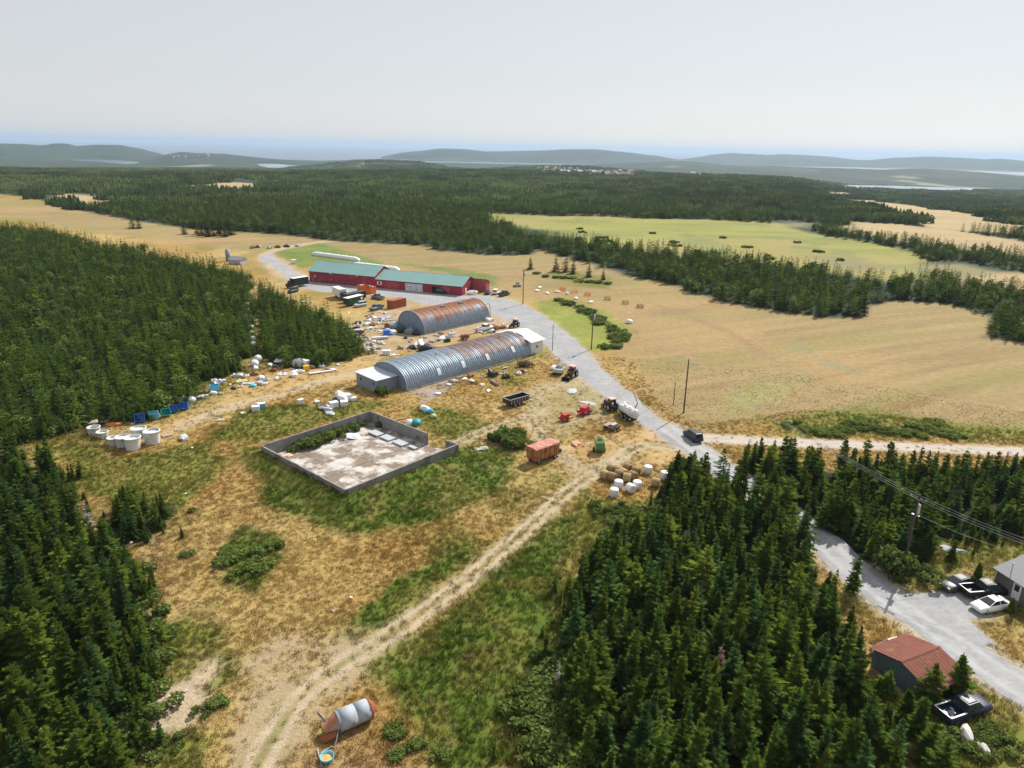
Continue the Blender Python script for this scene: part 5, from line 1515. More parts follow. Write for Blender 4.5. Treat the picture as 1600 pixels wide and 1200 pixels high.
box_truck('dark box truck with white roof at the far edge of the wood', (461, 449), ((476, 446), (446, 451)), M_BLACK, C_BLACK, 6.5, M_WHITE)
tr1 = container('dark_trailer', 'long black flat sided trailer between the box truck and green trailer', (554, 470), ((536, 473), (572, 465)), 8.5, 2.4, 2.4, M_BLACK, False, 'trailer', False, .5)
for x in (-2.6, -3.5):
    for s in (-1, 1): wheel(tr1, x, s * 1.0, .45, .28)
tr2 = container('green_trailer', 'dark green enclosed trailer with a white roof', (553, 476), ((539, 479), (570, 471)), 7.5, 2.3, 2.3, M_CLADGREEN, False, 'trailer', False, .45)
mb = MB(); mb.box((0, 0, 2.76), (7.6, 2.4, .06)); mb.build('roof', M_WHITE, tr2)
mb = MB(); mb.box((2.6, -1.17, 1.5), (.9, .04, .8)); mb.build('sign_panel', M_WHITE, tr2)
for x in (-.5, -1.4):
    for s in (-1, 1): wheel(tr2, x, s * 1.0, .4, .25)
mb = MB(); mb.path([(3.7, .6, .6), (5.2, 0, .5)], .06); mb.path([(3.7, -.6, .6), (5.2, 0, .5)], .06); mb.build('drawbar', M_BLACK, tr2)

def dump_trailer(name, label, px, head, L, W, H, m, inner, posts=True, tongue=1.8):
    t = thing(name, label, 'trailer', P(*px), heading(*head))
    b = MB(); z = .75
    b.box((0, 0, z), (L, W, .12)); b.box((0, -W / 2, z), (L, .08, H), tilt=.06); b.box((0, W / 2, z), (L, .08, H), tilt=-.06); b.box((-L / 2, 0, z), (.08, W, H)); b.box((L / 2, 0, z), (.08, W, H + .12))
    body = b.build('tub', m, t)
    mb = MB(); mb.box((0, 0, z + .125), (L - .12, W - .12, .02)); mb.build('tub_floor', inner, body)
    if posts:
        for i in range(7):
            for s in (-1, 1):
                mb = MB(); mb.box((-L / 2 + .4 + i * (L - .8) / 6, s * (W / 2 + .07), z + .02), (.13, .09, H - .05)); mb.build('side_post', M_STEEL, body)
    mb = MB()
    for s in (-1, 1): mb.box((0, s * W / 2, z + H), (L + .1, .14, .06))
    for s in (-1, 1): mb.box((s * L / 2, 0, z + H + (.12 if s > 0 else 0)), (.14, W + .1, .06))
    mb.build('rim_rail', M_STEEL if posts else m, body)
    mb = MB(); mb.path([(L / 2, .5, .65), (L / 2 + tongue, 0, .55)], .07); mb.path([(L / 2, -.5, .65), (L / 2 + tongue, 0, .55)], .07); mb.build('drawbar', M_BLACK, t)
    for x in (-.55, .55):
        for s in (-1, 1): wheel(t, x - .5, s * (W / 2 - .12), .42, .26)
    return t
dump_trailer('dump_trailer', 'black open dump trailer with ribbed sides on the golden grass', (806, 632), ((788, 637), (826, 626)), 5.3, 2.2, 1.0, M_BLACK, mat('grey_tub_floor', (.22, .24, .27), .6), True, 2.4)
dump_trailer('silver_trailer', 'small pale silver open trailer beside the loader tractor', (873, 584), ((867, 588), (880, 575)), 3.4, 1.9, .75, mat('pale_aluminium', (.50, .56, .58), .4, .4), mat('pale_trailer_floor', (.50, .58, .60), .6), False, 1.2)

# rust orange covered wagon
wg = thing('covered_wagon', 'rust orange covered wagon standing in long grass beside the track', 'wagon', P(848, 718), heading((828, 724), (872, 708)))
mb = MB(); mb.box((0, 0, .75), (5.4, 2.3, 2.0)); wb_ = mb.build('box', mat('rusted_ochre_box', (.42, .22, .09), .85, var=.2, rust=(.26, .09, .035), rustw=.45, rscale=.9), wg)
mb = MB(); mb.prism([(-1.25, 2.75), (1.25, 2.75), (1.1, 2.92), (0, 3.0), (-1.1, 2.92)], -2.8, 2.8, 'x'); mb.build('roof', mat('faded_rust_roof', (.44, .17, .12), .8, var=.2, rust=(.50, .34, .28), rustw=.3), wb_)
for i in range(6):
    for s in (-1, 1):
        mb = MB(); mb.box((-2.6 + i * 1.04, s * 1.18, .8), (.12, .08, 1.9)); mb.build('side_post', M_RUSTY, wb_)
mb = MB(); mb.box((-2.73, -.3, 1.0), (.05, .9, 1.5)); mb.build('rear_door', M_RUSTBOX, wb_)
mb = MB(); mb.box((3.25, 0, .6), (1.0, 1.5, .55)); mb.path([(3.6, 0, .6), (4.6, 0, .35)], .07); mb.build('front_frame', M_BLACK, wg)
for x in (-1.9, 1.9):
    for s in (-1, 1): wheel(wg, x, s * 1.0, .42, .28)

# ------------------------------------------------------------------ tractors and machines
def tractor(label, px, head, bodym, roofm, loader=False, cab=True, s=1.0):
    t = thing('tractor', label, 'tractor', P(*px), heading(*head)); t.scale = (s, s, s)
    mb = MB(); mb.box((1.0, 0, .85), (1.9, .8, .75), top=(.92, .85)); hood = mb.build('hood', bodym, t)
    mb = MB(); mb.box((1.97, 0, .95), (.06, .62, .5)); mb.build('grille', M_BLACK, hood)
    mb = MB(); mb.box((0, 0, .55), (3.4, .55, .5)); mb.build('chassis', M_BLACK, t)
    mb = MB(); mb.cyl((1.4, .28, 1.5), (1.4, .28, 2.3), .05, .05, 6); mb.build('exhaust', M_BLACK, hood)
    for s_ in (-1, 1):
        mb = MB(); mb.box((-.75, s_ * .82, 1.55), (1.3, .5, .07)); mb.build('fender', bodym, t)
        wheel(t, -.75, s_ * .88, .80, .48, rim=M_RIM); wheel(t, 1.55, s_ * .78, .48, .30, rim=M_RIM)
    if cab:
        mb = MB()
        for x in (-1.1, .1):
            for y in (-.6, .6): mb.cyl((x, y, 1.2), (x * .95, y * .95, 2.5), .045, .045, 5)
        fr = mb.build('cab_frame', M_BLACK, t)
        mb = MB(); mb.box((-.5, 0, 2.5), (1.55, 1.45, .16), top=(.9, .9)); mb.build('cab_roof', roofm, t)
        for y in (-.59, .59):
            mb = MB(); mb.box((-.5, y, 1.55), (1.1, .02, .85)); mb.build('side_window', M_GLASS, fr)
        mb = MB(); mb.box((.09, 0, 1.55), (.02, 1.1, .85)); mb.build('windscreen', M_GLASS, fr)
    else:
        mb = MB(); mb.box((-.6, 0, 1.3), (.5, .5, .12)); mb.box((-.85, 0, 1.4), (.1, .5, .4)); mb.build('seat', M_BLACK, t)
    if loader:
        for y in (-.62, .62):
            mb = MB(); mb.path([(.2, y, 1.5), (1.6, y, 1.55), (2.9, y, .55)], .07); mb.build('loader_arm', M_BLACK, t)
        mb = MB(); mb.box((3.2, 0, .2), (.08, 1.9, .75), ty=.3); mb.box((3.45, 0, .15), (.75, 1.9, .06)); mb.box((3.4, -.93, .15), (.7, .05, .5)); mb.box((3.4, .93, .15), (.7, .05, .5)); mb.build('bucket', M_BLACK, t)
    return t
M_TRBODY = mat('dark_red_black_machine', (.10, .025, .03), .6, var=.3)
tractor('black and red tractor with front loader bucket and pale pink cab roof', (893, 589), ((901, 583), (884, 595)), M_TRBODY, M_PINKROOF, True)
tractor('dark tractor with pale pink roof hitched to the white tank machine', (953, 640), ((962, 645), (943, 634)), M_TRBODY, M_PINKROOF, False)
tractor('small pale roofed tractor parked behind the white end shed', (804, 511), ((810, 509), (797, 514)), M_BLACK, M_PINKROOF, False, s=.9)

sp_ = thing('spreader_tank', 'white and steel tank machine with auger arm at the road edge', 'farm machine', P(981, 654), heading((968, 645), (996, 663)))
mb = MB(); mb.cyl((-2.2, 0, 1.7), (2.0, 0, 1.75), .85, .95, 16); mb.build('tank', M_WHITE, sp_, True)
mb = MB(); mb.cyl((2.0, 0, 1.75), (2.7, 0, 1.75), .97, .80, 16); mb.build('tank_end', M_DIRTYWHITE, sp_, True)
for x, y in ((-1.9, .25), (-.7, -.2), (.6, .1)):
    mb = MB(); mb.cyl((x, y, 2.45), (x, y, 2.75), .38, .30, 12); mb.build('hatch', M_WHITE, sp_)
mb = MB(); mb.box((-2.6, 0, .7), (1.2, 1.2, 1.2), top=(.8, .8)); mb.build('pump_box', M_BLUEGREY, sp_)
mb = MB(); mb.box((0, 0, .55), (5.0, .9, .25)); mb.path([(-2.4, 0, .6), (-4.0, 0, .5)], .08); mb.build('chassis', M_BLACK, sp_)
mb = MB(); mb.path([(.2, 1.0, 1.6), (.6, 1.6, 3.2), (-2.0, 2.2, 4.4)], .10); mb.build('auger_arm', M_BLACK, sp_)
for y in (-1.1,):
    mb = MB(); mb.path([(-.5, y, .6), (-.2, y - .5, .2)], .05); mb.path([(1.0, y, .6), (1.3, y - .6, .1)], .05); mb.build('strut', M_STEEL, sp_)
for x in (-.6, .9):
    for s in (-1, 1): wheel(sp_, x, s * .95, .5, .35)

im = thing('tillage_implement', 'dark iron implement with timber beams parked below the white tank machine', 'farm machine', P(956, 672), heading((944, 678), (968, 666)))
mb = MB(); mb.box((0, 0, .6), (2.6, .18, .18)); mb.box((0, 1.0, .6), (2.6, .18, .18)); mb.box((0, -1.0, .6), (2.4, .18, .18))
for x in (-1.1, 0, 1.1): mb.box((x, 0, .62), (.16, 2.4, .16))
mb.build('frame', M_BLACK, im)
for i in range(8):
    mb = MB(); x = -1.1 + i * .32; mb.cyl((x, -1.05 + (i % 3) * .9, .7), (x + .1, -1.1 + (i % 3) * .9, 0), .05, .03, 5); mb.build('tine', M_RUSTY, im)
mb = MB(); mb.path([(-1.2, 1.0, .9), (-1.6, 1.6, 1.9)], .09); mb.path([(1.2, 1.0, .9), (1.5, 1.8, 1.8)], .09); mb.box((0, .9, .9), (2.2, .9, .12)); mb.build('timber_beam', M_WOOD, im)
mb = MB(); mb.box((.2, -.3, .8), (1.4, .7, .5)); mb.build('seed_box', M_STEEL, im)
for s in (-1, 1): wheel(im, 0, s * 1.35, .45, .25)

def mower(label, px, head, s):
    t = thing('disc_mower', label, 'farm machine', P(*px), heading(*head)); t.scale = (s,) * 3
    mb = MB(); mb.box((0, 0, .5), (1.9, 1.3, .85), top=(.7, .8)); mb.build('hood', M_RED, t)
    mb = MB(); mb.box((-.9, 0, .35), (.35, 1.9, .3)); mb.box((.95, 0, .4), (.3, 1.7, .4)); mb.build('cutter_bar', M_RED, t)
    mb = MB(); mb.path([(1.0, 0, .7), (2.2, .3, .9), (3.0, .2, .5)], .09); mb.build('drawbar', M_RED, t)
    mb = MB(); mb.path([(-.6, .3, 1.2), (-.9, .4, 1.9)], .08); mb.build('jack', M_RED, t)
    mb = MB(); mb.box((.6, -.75, .45), (.6, .25, .4)); mb.build('guard', M_YELLOW, t)
    for y in (-.85, .85): wheel(t, -.1, y, .38, .22)
    return t
mower('dark red hay mower, right one of two, with a yellow guard', (913, 647), ((921, 642), (905, 651)), 1.15)
mower('bright red hay mower, left one of two', (883, 657), ((875, 658), (893, 652)), 1.0)

bl = thing('round_baler', 'green and pale yellow round baler standing on the bare ground', 'baler', P(936, 706), heading((933, 700), (938, 712)))
prof = [(-1.0, .45), (.9, .45), (1.15, 1.2), (.95, 2.0), (.2, 2.45), (-.7, 2.35), (-1.25, 1.6), (-1.25, .9)]
mb = MB(); mb.prism([(a_, b_) for a_, b_ in prof], -.75, .75, 'y'); cham = mb.build('chamber', M_GREENP, bl)
for s in (-1, 1):
    mb = MB(); mb.prism([(a_ * .86, .2 + b_ * .86) for a_, b_ in prof], s * .78 - .03, s * .78 + .03, 'y'); mb.build('side_panel', M_PALEGREEN, cham)
mb = MB(); mb.box((-.1, 0, 2.42), (.9, .8, .05)); mb.build('top_opening', M_BLACK, cham)
mb = MB(); mb.path([(1.0, 0, .6), (2.4, 0, .5)], .08); mb.build('drawbar', M_BLACK, bl)
for s in (-1, 1): wheel(bl, -.1, s * .95, .42, .3)

# ------------------------------------------------------------------ round bales
def bale_mesh(m, r, w, lump):
    b = MB(); n = 22
    b.lathe([(0.02, -w / 2), (r * .55, -w / 2 - .03), (r * .9, -w / 2), (r, -w / 2 + .10), (r * 1.01, 0), (r, w / 2 - .10), (r * .9, w / 2), (r * .55, w / 2 + .03), (0.02, w / 2)], n, jit=lump)
    return b.mesh('bale', m, True)
HAY_A, HAY_B, WRAP = bale_mesh(M_HAY, .72, 1.25, .03), bale_mesh(M_HAYL, .74, 1.25, .03), bale_mesh(M_PLASTIC, .70, 1.25, .012)
def bale(label, px, me, lying, rz, group, z=0.0):
    o = obj('wrapped_bale' if me is WRAP else 'hay_bale', me); p = P(*px)
    o.location = (p.x, p.y, z + (.70 if lying else .62)); o.rotation_euler = (math.pi / 2, 0, rz) if lying else (0, 0, rz)
    tag(o, label, 'bale', group)
    return o
hb = [((945, 748), HAY_B, .6), ((956, 751), HAY_A, .9), ((955, 739), HAY_A, .7), ((963, 741), HAY_A, .5), ((967, 747), HAY_A, .8), ((973, 745), HAY_B, .6), ((981, 737), HAY_A, .6), ((979, 752), HAY_B, 1.4), ((988, 749), HAY_A, .7), ((993, 742), HAY_A, .9)]
hl = ['leftmost brown hay bale of the heap beside the track', 'second hay bale from the left at the front of the heap', 'hay bale at the back left of the heap', 'hay bale at the back middle of the heap', 'hay bale in the shaded middle of the heap', 'golden topped hay bale in the centre of the heap', 'hay bale at the back right of the heap', 'golden hay bale at the front of the heap', 'hay bale right of the golden one at the front of the heap', 'rightmost hay bale of the heap']
for (px, me, rz), lb in zip(hb, hl): bale(lb, px, me, True, rz, 'loose hay bales beside the track')
bale('single large brown hay bale apart from the heap, near the spruces', (1024, 760), HAY_B, True, 1.2, 'loose hay bales beside the track')
for px, lying, lb in (((1012, 739), False, 'white wrapped bale standing alone above the others'), ((966, 762), False, 'white wrapped bale below the hay heap'), ((995, 763), False, 'white wrapped bale, rightmost of the front four'), ((985, 769), True, 'white wrapped bale lying on its side between two others'), ((959, 775), False, 'white wrapped bale nearest the bushes'), ((1038, 748), False, 'white wrapped bale half hidden by the spruce edge')):
    bale(lb, px, WRAP, lying, .5, 'white wrapped bales')

# ------------------------------------------------------------------ white tubs and plastic bins by the west wood
def tub(label, px, r, h, fill=None, dirty=M_DIRTYWHITE):
    t = thing('plastic_tub', label, 'tub', P(*px), random.uniform(0, 6), 'white tubs by the west wood')
    mb = MB(); mb.lathe([(r * .90, 0), (r * .97, h * .5), (r, h * .96), (r * 1.04, h), (r * .95, h), (r * .93, h * .8), (r * .86, .08), (0.01, .08)], 24); mb.build('shell', dirty, t, True)
    mb = MB(); mb.lathe([(r * 1.0, h * .93), (r * 1.07, h * .95), (r * 1.07, h * 1.01), (r * 1.0, h * 1.02)], 24); mb.build('rim', M_WHITE, t, True)
    if fill is not None:
        mb = MB(); mb.lathe([(0.01, h * fill), (r * .92, h * fill)], 24); mb.build('contents', M_DIRTYWHITE, t)
    return t
tub('clean white round tub at the front of the tub cluster', (209, 701), 1.30, 2.15, .80, M_WHITE)
tub('tall white tub with green stains, rightmost of the cluster', (239, 692), 1.30, 2.3, .85)
tub('white tub at the back of the cluster, behind the stained one', (218, 684), 1.25, 1.9, .85)
tub('stained white tub left of the clean front one', (194, 697), 1.25, 1.8, .82)
tub('low stained white tub in the row, third from the left', (178, 694), .95, 1.25, .7)
tub('low white tub in the row, second from the left', (161, 684), .95, 1.2, .7)
tub('white tub piled with boards, leftmost of the row', (148, 679), 1.05, 1.5, .6)

def bin_(label, px, m, s, rz, tip=0.0, group='plastic fish bins by the west wood'):
    t = thing('plastic_bin', label, 'bin', P(*px), rz, group)
    b = MB(); s *= .9; L, W, H, th = 1.5 * s, 1.25 * s, 1.1 * s, .07
    b.box((0, 0, .1), (L, W, .08)); b.box((0, -W / 2 + th / 2, .18), (L, th, H)); b.box((0, W / 2 - th / 2, .18), (L, th, H)); b.box((-L / 2 + th / 2, 0, .18), (th, W - 2 * th, H)); b.box((L / 2 - th / 2, 0, .18), (th, W - 2 * th, H))
    sh_ = b.build('shell', m, t)
    for s_ in (-1, 1):
        mb = MB(); mb.box((s_ * L * .32, 0, 0), (.16, W * .96, .105)); mb.build('foot', m, t)
    mb = MB()
    for s_ in (-1, 1): mb.box((0, s_ * (W / 2), H + .13), (L + .1, .09, .09)); mb.box((s_ * (L / 2), 0, H + .135), (.09, W + .1, .09))
    mb.build('rim', m, t)
    if tip:
        t.rotation_euler = (tip, 0, rz); t.location.z = abs(math.sin(tip)) * W / 2 + .02
    return t
bin_('bright blue plastic bin tipped over among the bins by the wood', (219, 658), M_BLUE, 1.25, .5, 1.2)
bin_('blue plastic bin behind the pale blue one', (233, 646), M_BLUE, 1.2, .4)
bin_('pale blue plastic bin in the middle of the bin row', (241, 655), M_LBLUE, 1.2, .5)
bin_('green plastic bin lying on its side right of the pale blue one', (258, 650), M_TEALP, 1.15, .7, 1.1)
bin_('blue plastic bin tipped on its side right of the green bin', (271, 643), M_BLUE, 1.1, .5, 1.2)
bin_('deep blue plastic bin below the grey crate, rightmost of the blue bins', (289, 638), M_BLUE, 1.1, .3, 1.2)
bin_('grey plastic bin at the left end of the bin row', (207, 650), M_GREY, 1.1, .3)
bin_('grey open crate standing behind the blue bins', (222, 643), M_GREY, 1.1, .6)
bin_('pale grey crate above the deep blue bin', (282, 629), M_GREY, 1.1, .5)
bin_('light blue bin with white lid on the golden grass', (336, 612), M_LBLUE, 1.3, .4)

# ------------------------------------------------------------------ scattered farm junk
def lump(label, px, size, m, name='plastic_bundle', cat='bundle', group=None, n=2, squash=.65, jit=.27, z=0.0):
    import bmesh
    bm = bmesh.new(); bmesh.ops.create_icosphere(bm, subdivisions=2, radius=1)
    R = np.random.default_rng(abs(hash((px, size))) % 100000 if False else int(px[0] * 7 + px[1] * 13))
    ph = R.uniform(0, 6, 6)
    for v in bm.verts:
        k = 1 + jit * math.sin(3 * v.co.x + ph[0]) * math.cos(4 * v.co.y + ph[1]) + R.normal(0, jit * .35)
        v.co = v.co * k; v.co.z = max(v.co.z, -.55) * squash
    me = bpy.data.meshes.new(name); bm.to_mesh(me); bm.free(); me.materials.append(m)
    sx = size if hasattr(size, '__len__') else (size, size)
    o = obj(name, me); p = P(*px); o.location = (p.x, p.y, z + .36 * squash / .65 * (sx[0] + sx[1]) / 2); o.scale = (sx[0], sx[1], (sx[0] + sx[1]) / 2); o.rotation_euler = (0, 0, R.uniform(0, 3))
    return tag(o, label, cat, group)
def board(label, px, d, rz, m, name='board', cat='board', group=None, tilt=0.0, z=.03):
    b = MB(); k = max(1, int(d[1] / .35))
    b.box((0, 0, 0), d); 
    for i in range(2): b.box((d[0] * (-.3 + .6 * i), 0, -.06), (.12, d[1] * .95, .06))
    me = b.mesh(name, m); o = obj(name, me); p = P(*px); o.location = (p.x, p.y, z + .08 + abs(math.sin(tilt)) * d[1] / 2); o.rotation_euler = (tilt, 0, rz)
    return tag(o, label, cat, group)
def crate(label, px, d, rz, m, name='crate', cat='crate', lidm=None):
    t = thing(name, label, cat, P(*px), rz)
    b = MB(); b.box((0, 0, .06), (d[0], d[1], d[2])); b.build('box', m, t)
    mb = MB(); mb.box((0, 0, d[2] + .06), (d[0] * 1.04, d[1] * 1.04, .08)); mb.build('lid', lidm or m, t)
    mb = MB(); mb.box((-d[0] * .32, 0, 0), (.14, d[1], .058)); mb.box((d[0] * .32, 0, 0), (.14, d[1], .058)); mb.build('runner', M_WOOD, t)
    return t
W_ = M_PLASTIC
# heap below the lean-to
lump('large crumpled white plastic heap, biggest of the pile below the lean-to', (535, 626), (2.0, 1.5), W_, 'plastic_heap', 'heap', None, squash=.75)
crate('white bundle at the left front of the pile below the lean-to', (522, 636), (1.6, 1.3, 1.0), .6, W_, 'wrapped_crate', 'bundle')
crate('white bundle at the right front of the pile below the lean-to', (538, 634), (1.4, 1.2, .9), .4, W_, 'wrapped_crate', 'bundle')
crate('pale tan topped box right of the white pile below the lean-to', (552, 626), (1.3, 1.0, .6), .5, W_, 'wrapped_crate', 'box')
lump('grey plastic sheet heap at the left foot of the white pile', (510, 640), (1.6, 1.1), M_GREY, 'plastic_heap', 'heap', None, squash=.45)
lump('flattened grey sheet in front of the white pile', (516, 646), (1.3, .8), M_GREY, 'plastic_sheet', 'sheet', None, squash=.25)
lump('black sheeting tucked behind the white pile', (525, 629), (1.2, 1.0), M_BLACK, 'plastic_sheet', 'sheet', None, squash=.6)
lump('small white bundle left of the pile below the lean-to', (495, 629), .55, W_)
crate('white bundle with dark side standing alone in the green strip', (470, 632), (1.1, .9, 1.0), .9, W_, 'wrapped_crate', 'bundle')
crate('white block at the left end of the green strip', (400, 642), (1.4, 1.1, .9), .3, W_, 'wrapped_crate', 'bundle')
crate('blue sided white block behind the one at the green strip end', (409, 638), (1.4, 1.1, 1.0), .5, M_LBLUE, 'wrapped_crate', 'bundle', W_)
lump('scrap of white plastic on the green strip left of the white blocks', (380, 646), (.7, .4), W_, 'plastic_scrap', 'scrap', squash=.3)
lump('pale plastic scrap on the golden slope above the bunker', (344, 657), (.8, .5), M_GREY, 'plastic_scrap', 'scrap', squash=.3)
board('grey board lying on the grass near the bunker', (416, 668), (1.5, .3, .06), .5, M_WOOD)
# row by the wood edge and its junk heap
lump('round white bale at the mouth of the wood lane', (398, 571), (1.1, 1.0), W_, 'wrapped_bale', 'bale', None, squash=.9, jit=.05)
lump('round white bale behind the one at the lane mouth', (403, 563), (1.0, 1.0), W_, 'wrapped_bale', 'bale', None, squash=.9, jit=.05)
for k in range(8):
    lump('white wrapped bale in the row down the narrow lane through the wood', (386 + k * 1.5, 478 + k * 9), (.9, .9), W_ if k != 5 else M_PALEGREEN, 'wrapped_bale', 'bale', 'bales in the wood lane', squash=.9, jit=.05) if k != 5 else lump('yellowish bale among the white ones in the wood lane', (393.5, 523), (.9, .9), M_PALEGREEN, 'wrapped_bale', 'bale', None, squash=.9, jit=.05)
lump('torn white sheeting below the wood corner', (437, 566), (1.6, .8), W_, 'plastic_sheet', 'sheet', None, squash=.5)
lump('small white bundle right of the torn sheeting at the wood corner', (449, 563), .7, W_)
lump('large heap of white and grey plastic at the foot of the yard wood', (470, 572), (2.4, 1.5), M_DIRTYWHITE, 'plastic_heap', 'heap', None, squash=.7)
crate('orange yellow box at the right end of the plastic heap by the wood', (479, 579), (1.3, 1.1, 1.1), .4, M_YELLOW, 'orange_box', 'box')
board('long pale plank lying right of the orange yellow box', (500, 583), (5.0, .7, .25), .55, M_WHITEROOF, 'plank', 'plank')
lump('white scrap heap beyond the long pale plank', (520, 578), (1.2, .5), W_, 'plastic_scrap', 'scrap', squash=.3)
lump('white bundle left of the reddish scrap on the golden bank', (408, 592), (.9, .8), W_)
lump('reddish scrap heap on the golden bank', (397, 586), (.9, .7), M_RUSTY, 'scrap_heap', 'heap')
lump('blue tarpaulin bundle on the golden bank', (395, 604), (.8, .6), M_LBLUE, 'tarpaulin', 'tarpaulin')
lump('lilac grey plastic heap in the weeds at the wood edge', (372, 589), (1.3, .7), M_GREY, 'plastic_heap', 'heap', squash=.5)
board('cream board propped in the weeds at the wood edge', (378, 597), (2.4, .8, .08), .6, M_PALEGREEN, tilt=.5)
lump('white bundle at the shaded wood edge above the light blue bin', (336, 597), (.9, .7), W_)
lump('small white bundle right of the shaded one at the wood edge', (349, 595), (.6, .4), W_, squash=.5)
lump('white sack in front of the light blue bin', (333, 616), (.9, .7), W_, squash=.6)
lump('cream sack right of the light blue bin', (345, 616), (.8, .5), M_HAYL, 'sack', 'sack', squash=.5)
lump('flat grey heap of sheeting left of the light blue bin', (316, 621), (1.2, .6), M_GREY, 'plastic_sheet', 'sheet', squash=.4)
lump('round pale grey bale right of the grey crate', (299, 628), (1.0, .9), M_DIRTYWHITE, 'wrapped_bale', 'bale', squash=.85, jit=.08)
lump('grey blue crumpled sheet on the grass right of the tubs', (287, 686), (1.2, .7), M_GREY, 'plastic_sheet', 'sheet', squash=.5)
board('grey pallet on the bare ground beside the rightmost tub', (261, 681), (1.7, 1.2, .10), .7, M_WOOD, 'pallet', 'pallet')
lump('orange netting heap behind the tubs', (180, 664), (1.4, .9), mat('orange_net', (.62, .20, .06), .8, var=.25), 'net_heap', 'net', squash=.35)
lump('heap of boards in the leftmost tub', (149, 671), (.9, .6), M_WOOD, 'board_heap', 'boards', squash=.4, z=1.3)
# between the huts
crate('blue crate among dark scrap at the end of the rusty hut', (604, 524), (1.8, 1.2, 1.4), .3, M_BLUE, 'blue_crate', 'crate')
lump('white sheeting heap beside the blue crate', (613, 522), (1.7, 1.1), W_, 'plastic_sheet', 'sheet', squash=.6)
for k, (px, m, s) in enumerate((((628, 519), M_BLACK, 1.5), ((640, 521), M_BLUEGREY, 1.4), ((617, 513), M_BLUEGREY, 1.5), ((607, 512), M_RUSTY, 1.2), ((650, 523), M_BLACK, 1.1))):
    lump(['black scrap heap against the rusty hut end', 'blue grey scrap heap at the rusty hut end, right one', 'blue grey scrap heap at the rusty hut end, upper one', 'rusty scrap heap left of the rusty hut end', 'black scrap at the near corner of the rusty hut'][k], px, s, m, 'scrap_heap', 'heap', squash=.75, jit=.3)
board('long white tank section lying before the rusty hut', (594, 530), (4.5, 1.0, .6), .35, M_DIRTYWHITE, 'tank_section', 'tank')
crate('dark brown box with white top on the junk field', (562, 522), (2.4, 1.5, 1.2), .1, M_RUSTY, 'brown_box', 'box', M_GREY)
lump('white plastic tangle before the long hut', (656, 540), (2.0, 1.3), W_, 'plastic_heap', 'heap', squash=.55, jit=.3)
crate('white block on the golden ground behind the long hut', (604, 554), (2.0, 1.1, 1.0), .1, W_, 'wrapped_crate', 'bundle')
lump('white scrap right of the white block behind the long hut', (614, 556), (.9, .6), W_, 'plastic_scrap', 'scrap', squash=.4)
lump('dark blue black scrap vehicle body behind the long hut', (665, 548), (2.2, 1.2), C_NAVY, 'scrap_vehicle', 'scrap', squash=.6, jit=.12)
lump('black tyre heap behind the long hut', (645, 545), (1.2, .9), M_BLACK, 'tyre_heap', 'tyres', squash=.6, jit=.3)
lump('white sack beside dark drums behind the long hut', (690, 531), (1.5, .7), W_, 'plastic_bundle', 'bundle', squash=.6)
lump('dark teal drum heap behind the long hut', (699, 534), (1.1, .8), M_CLADGREEN, 'drum_heap', 'drums', squash=.7, jit=.25)
rm = thing('rusty_machine', 'rusty iron machine with a long boom behind the long hut', 'farm machine', P(726, 531), .5)
mb = MB(); mb.box((0, 0, .4), (2.2, 1.3, 1.1), top=(.8, .8)); mb.build('body', M_RUSTY, rm)
mb = MB(); mb.path([(.8, 0, 1.3), (5.0, .8, 1.4), (6.2, 1.0, .5)], .13); mb.build('boom', M_RUSTY, rm)
for s in (-1, 1): wheel(rm, -.4, s * .85, .5, .25)
lump('pale canvas heap on the yard side of the white crew cab pickup', (763, 501), (1.8, 1.2), W_, 'plastic_sheet', 'sheet', squash=.4)
lump('brown machine scrap right of the white crew cab pickup', (777, 514), (1.1, .8), M_RUSTY, 'scrap_heap', 'heap', squash=.7, jit=.3)
lump('rusty wheel scrap near the small pale roofed tractor', (786, 513), (.9, .7), M_RUSTY, 'scrap_heap', 'heap', squash=.7, jit=.3)
for k in range(14):
    lump('small pale scrap strewn on the junk field beside the yard wood', (545 + (k * 37 % 75), 490 + (k * 23 % 34)), (.5 + .12 * (k % 4), .35 + .1 * (k % 3)), [W_, M_GREY, M_WOOD, M_RUSTY][k % 4], 'scrap_piece', 'scrap', 'scrap strewn on the junk field', squash=.45, jit=.3)
board('long grey panel leaning in junk below the steel blue pickup', (596, 497), (3.6, 1.4, .1), -.6, M_GREY, 'panel', 'panel', tilt=.3)
board('white roofing sheet on the ground behind the rusty hut', (700, 487), (7.5, 2.2, .12), .35, M_WHITE, 'roofing_sheet', 'sheet')
lump('white plastic heap before the barn gable', (739, 460), (2.2, 1.0), W_, 'plastic_heap', 'heap', squash=.6)
lump('cream trough on the junk field', (574, 508), (1.7, .7), M_DIRTYWHITE, 'trough', 'trough', squash=.5, jit=.08)
crate('small white cube tank on the yard above the dark box truck', (459, 412), (2.0, 1.6, 1.6), .3, M_WHITE, 'cube_tank', 'tank')
JR = np.random.default_rng(91)
JK = [(W_, 'white', 'plastic_scrap'), (M_GREY, 'grey', 'metal_scrap'), (M_WOOD, 'weathered', 'timber_scrap'), (M_RUSTY, 'rusty', 'iron_scrap'), (M_BLACK, 'black', 'rubber_scrap'), (M_BLUEGREY, 'blue grey', 'sheet_scrap')]
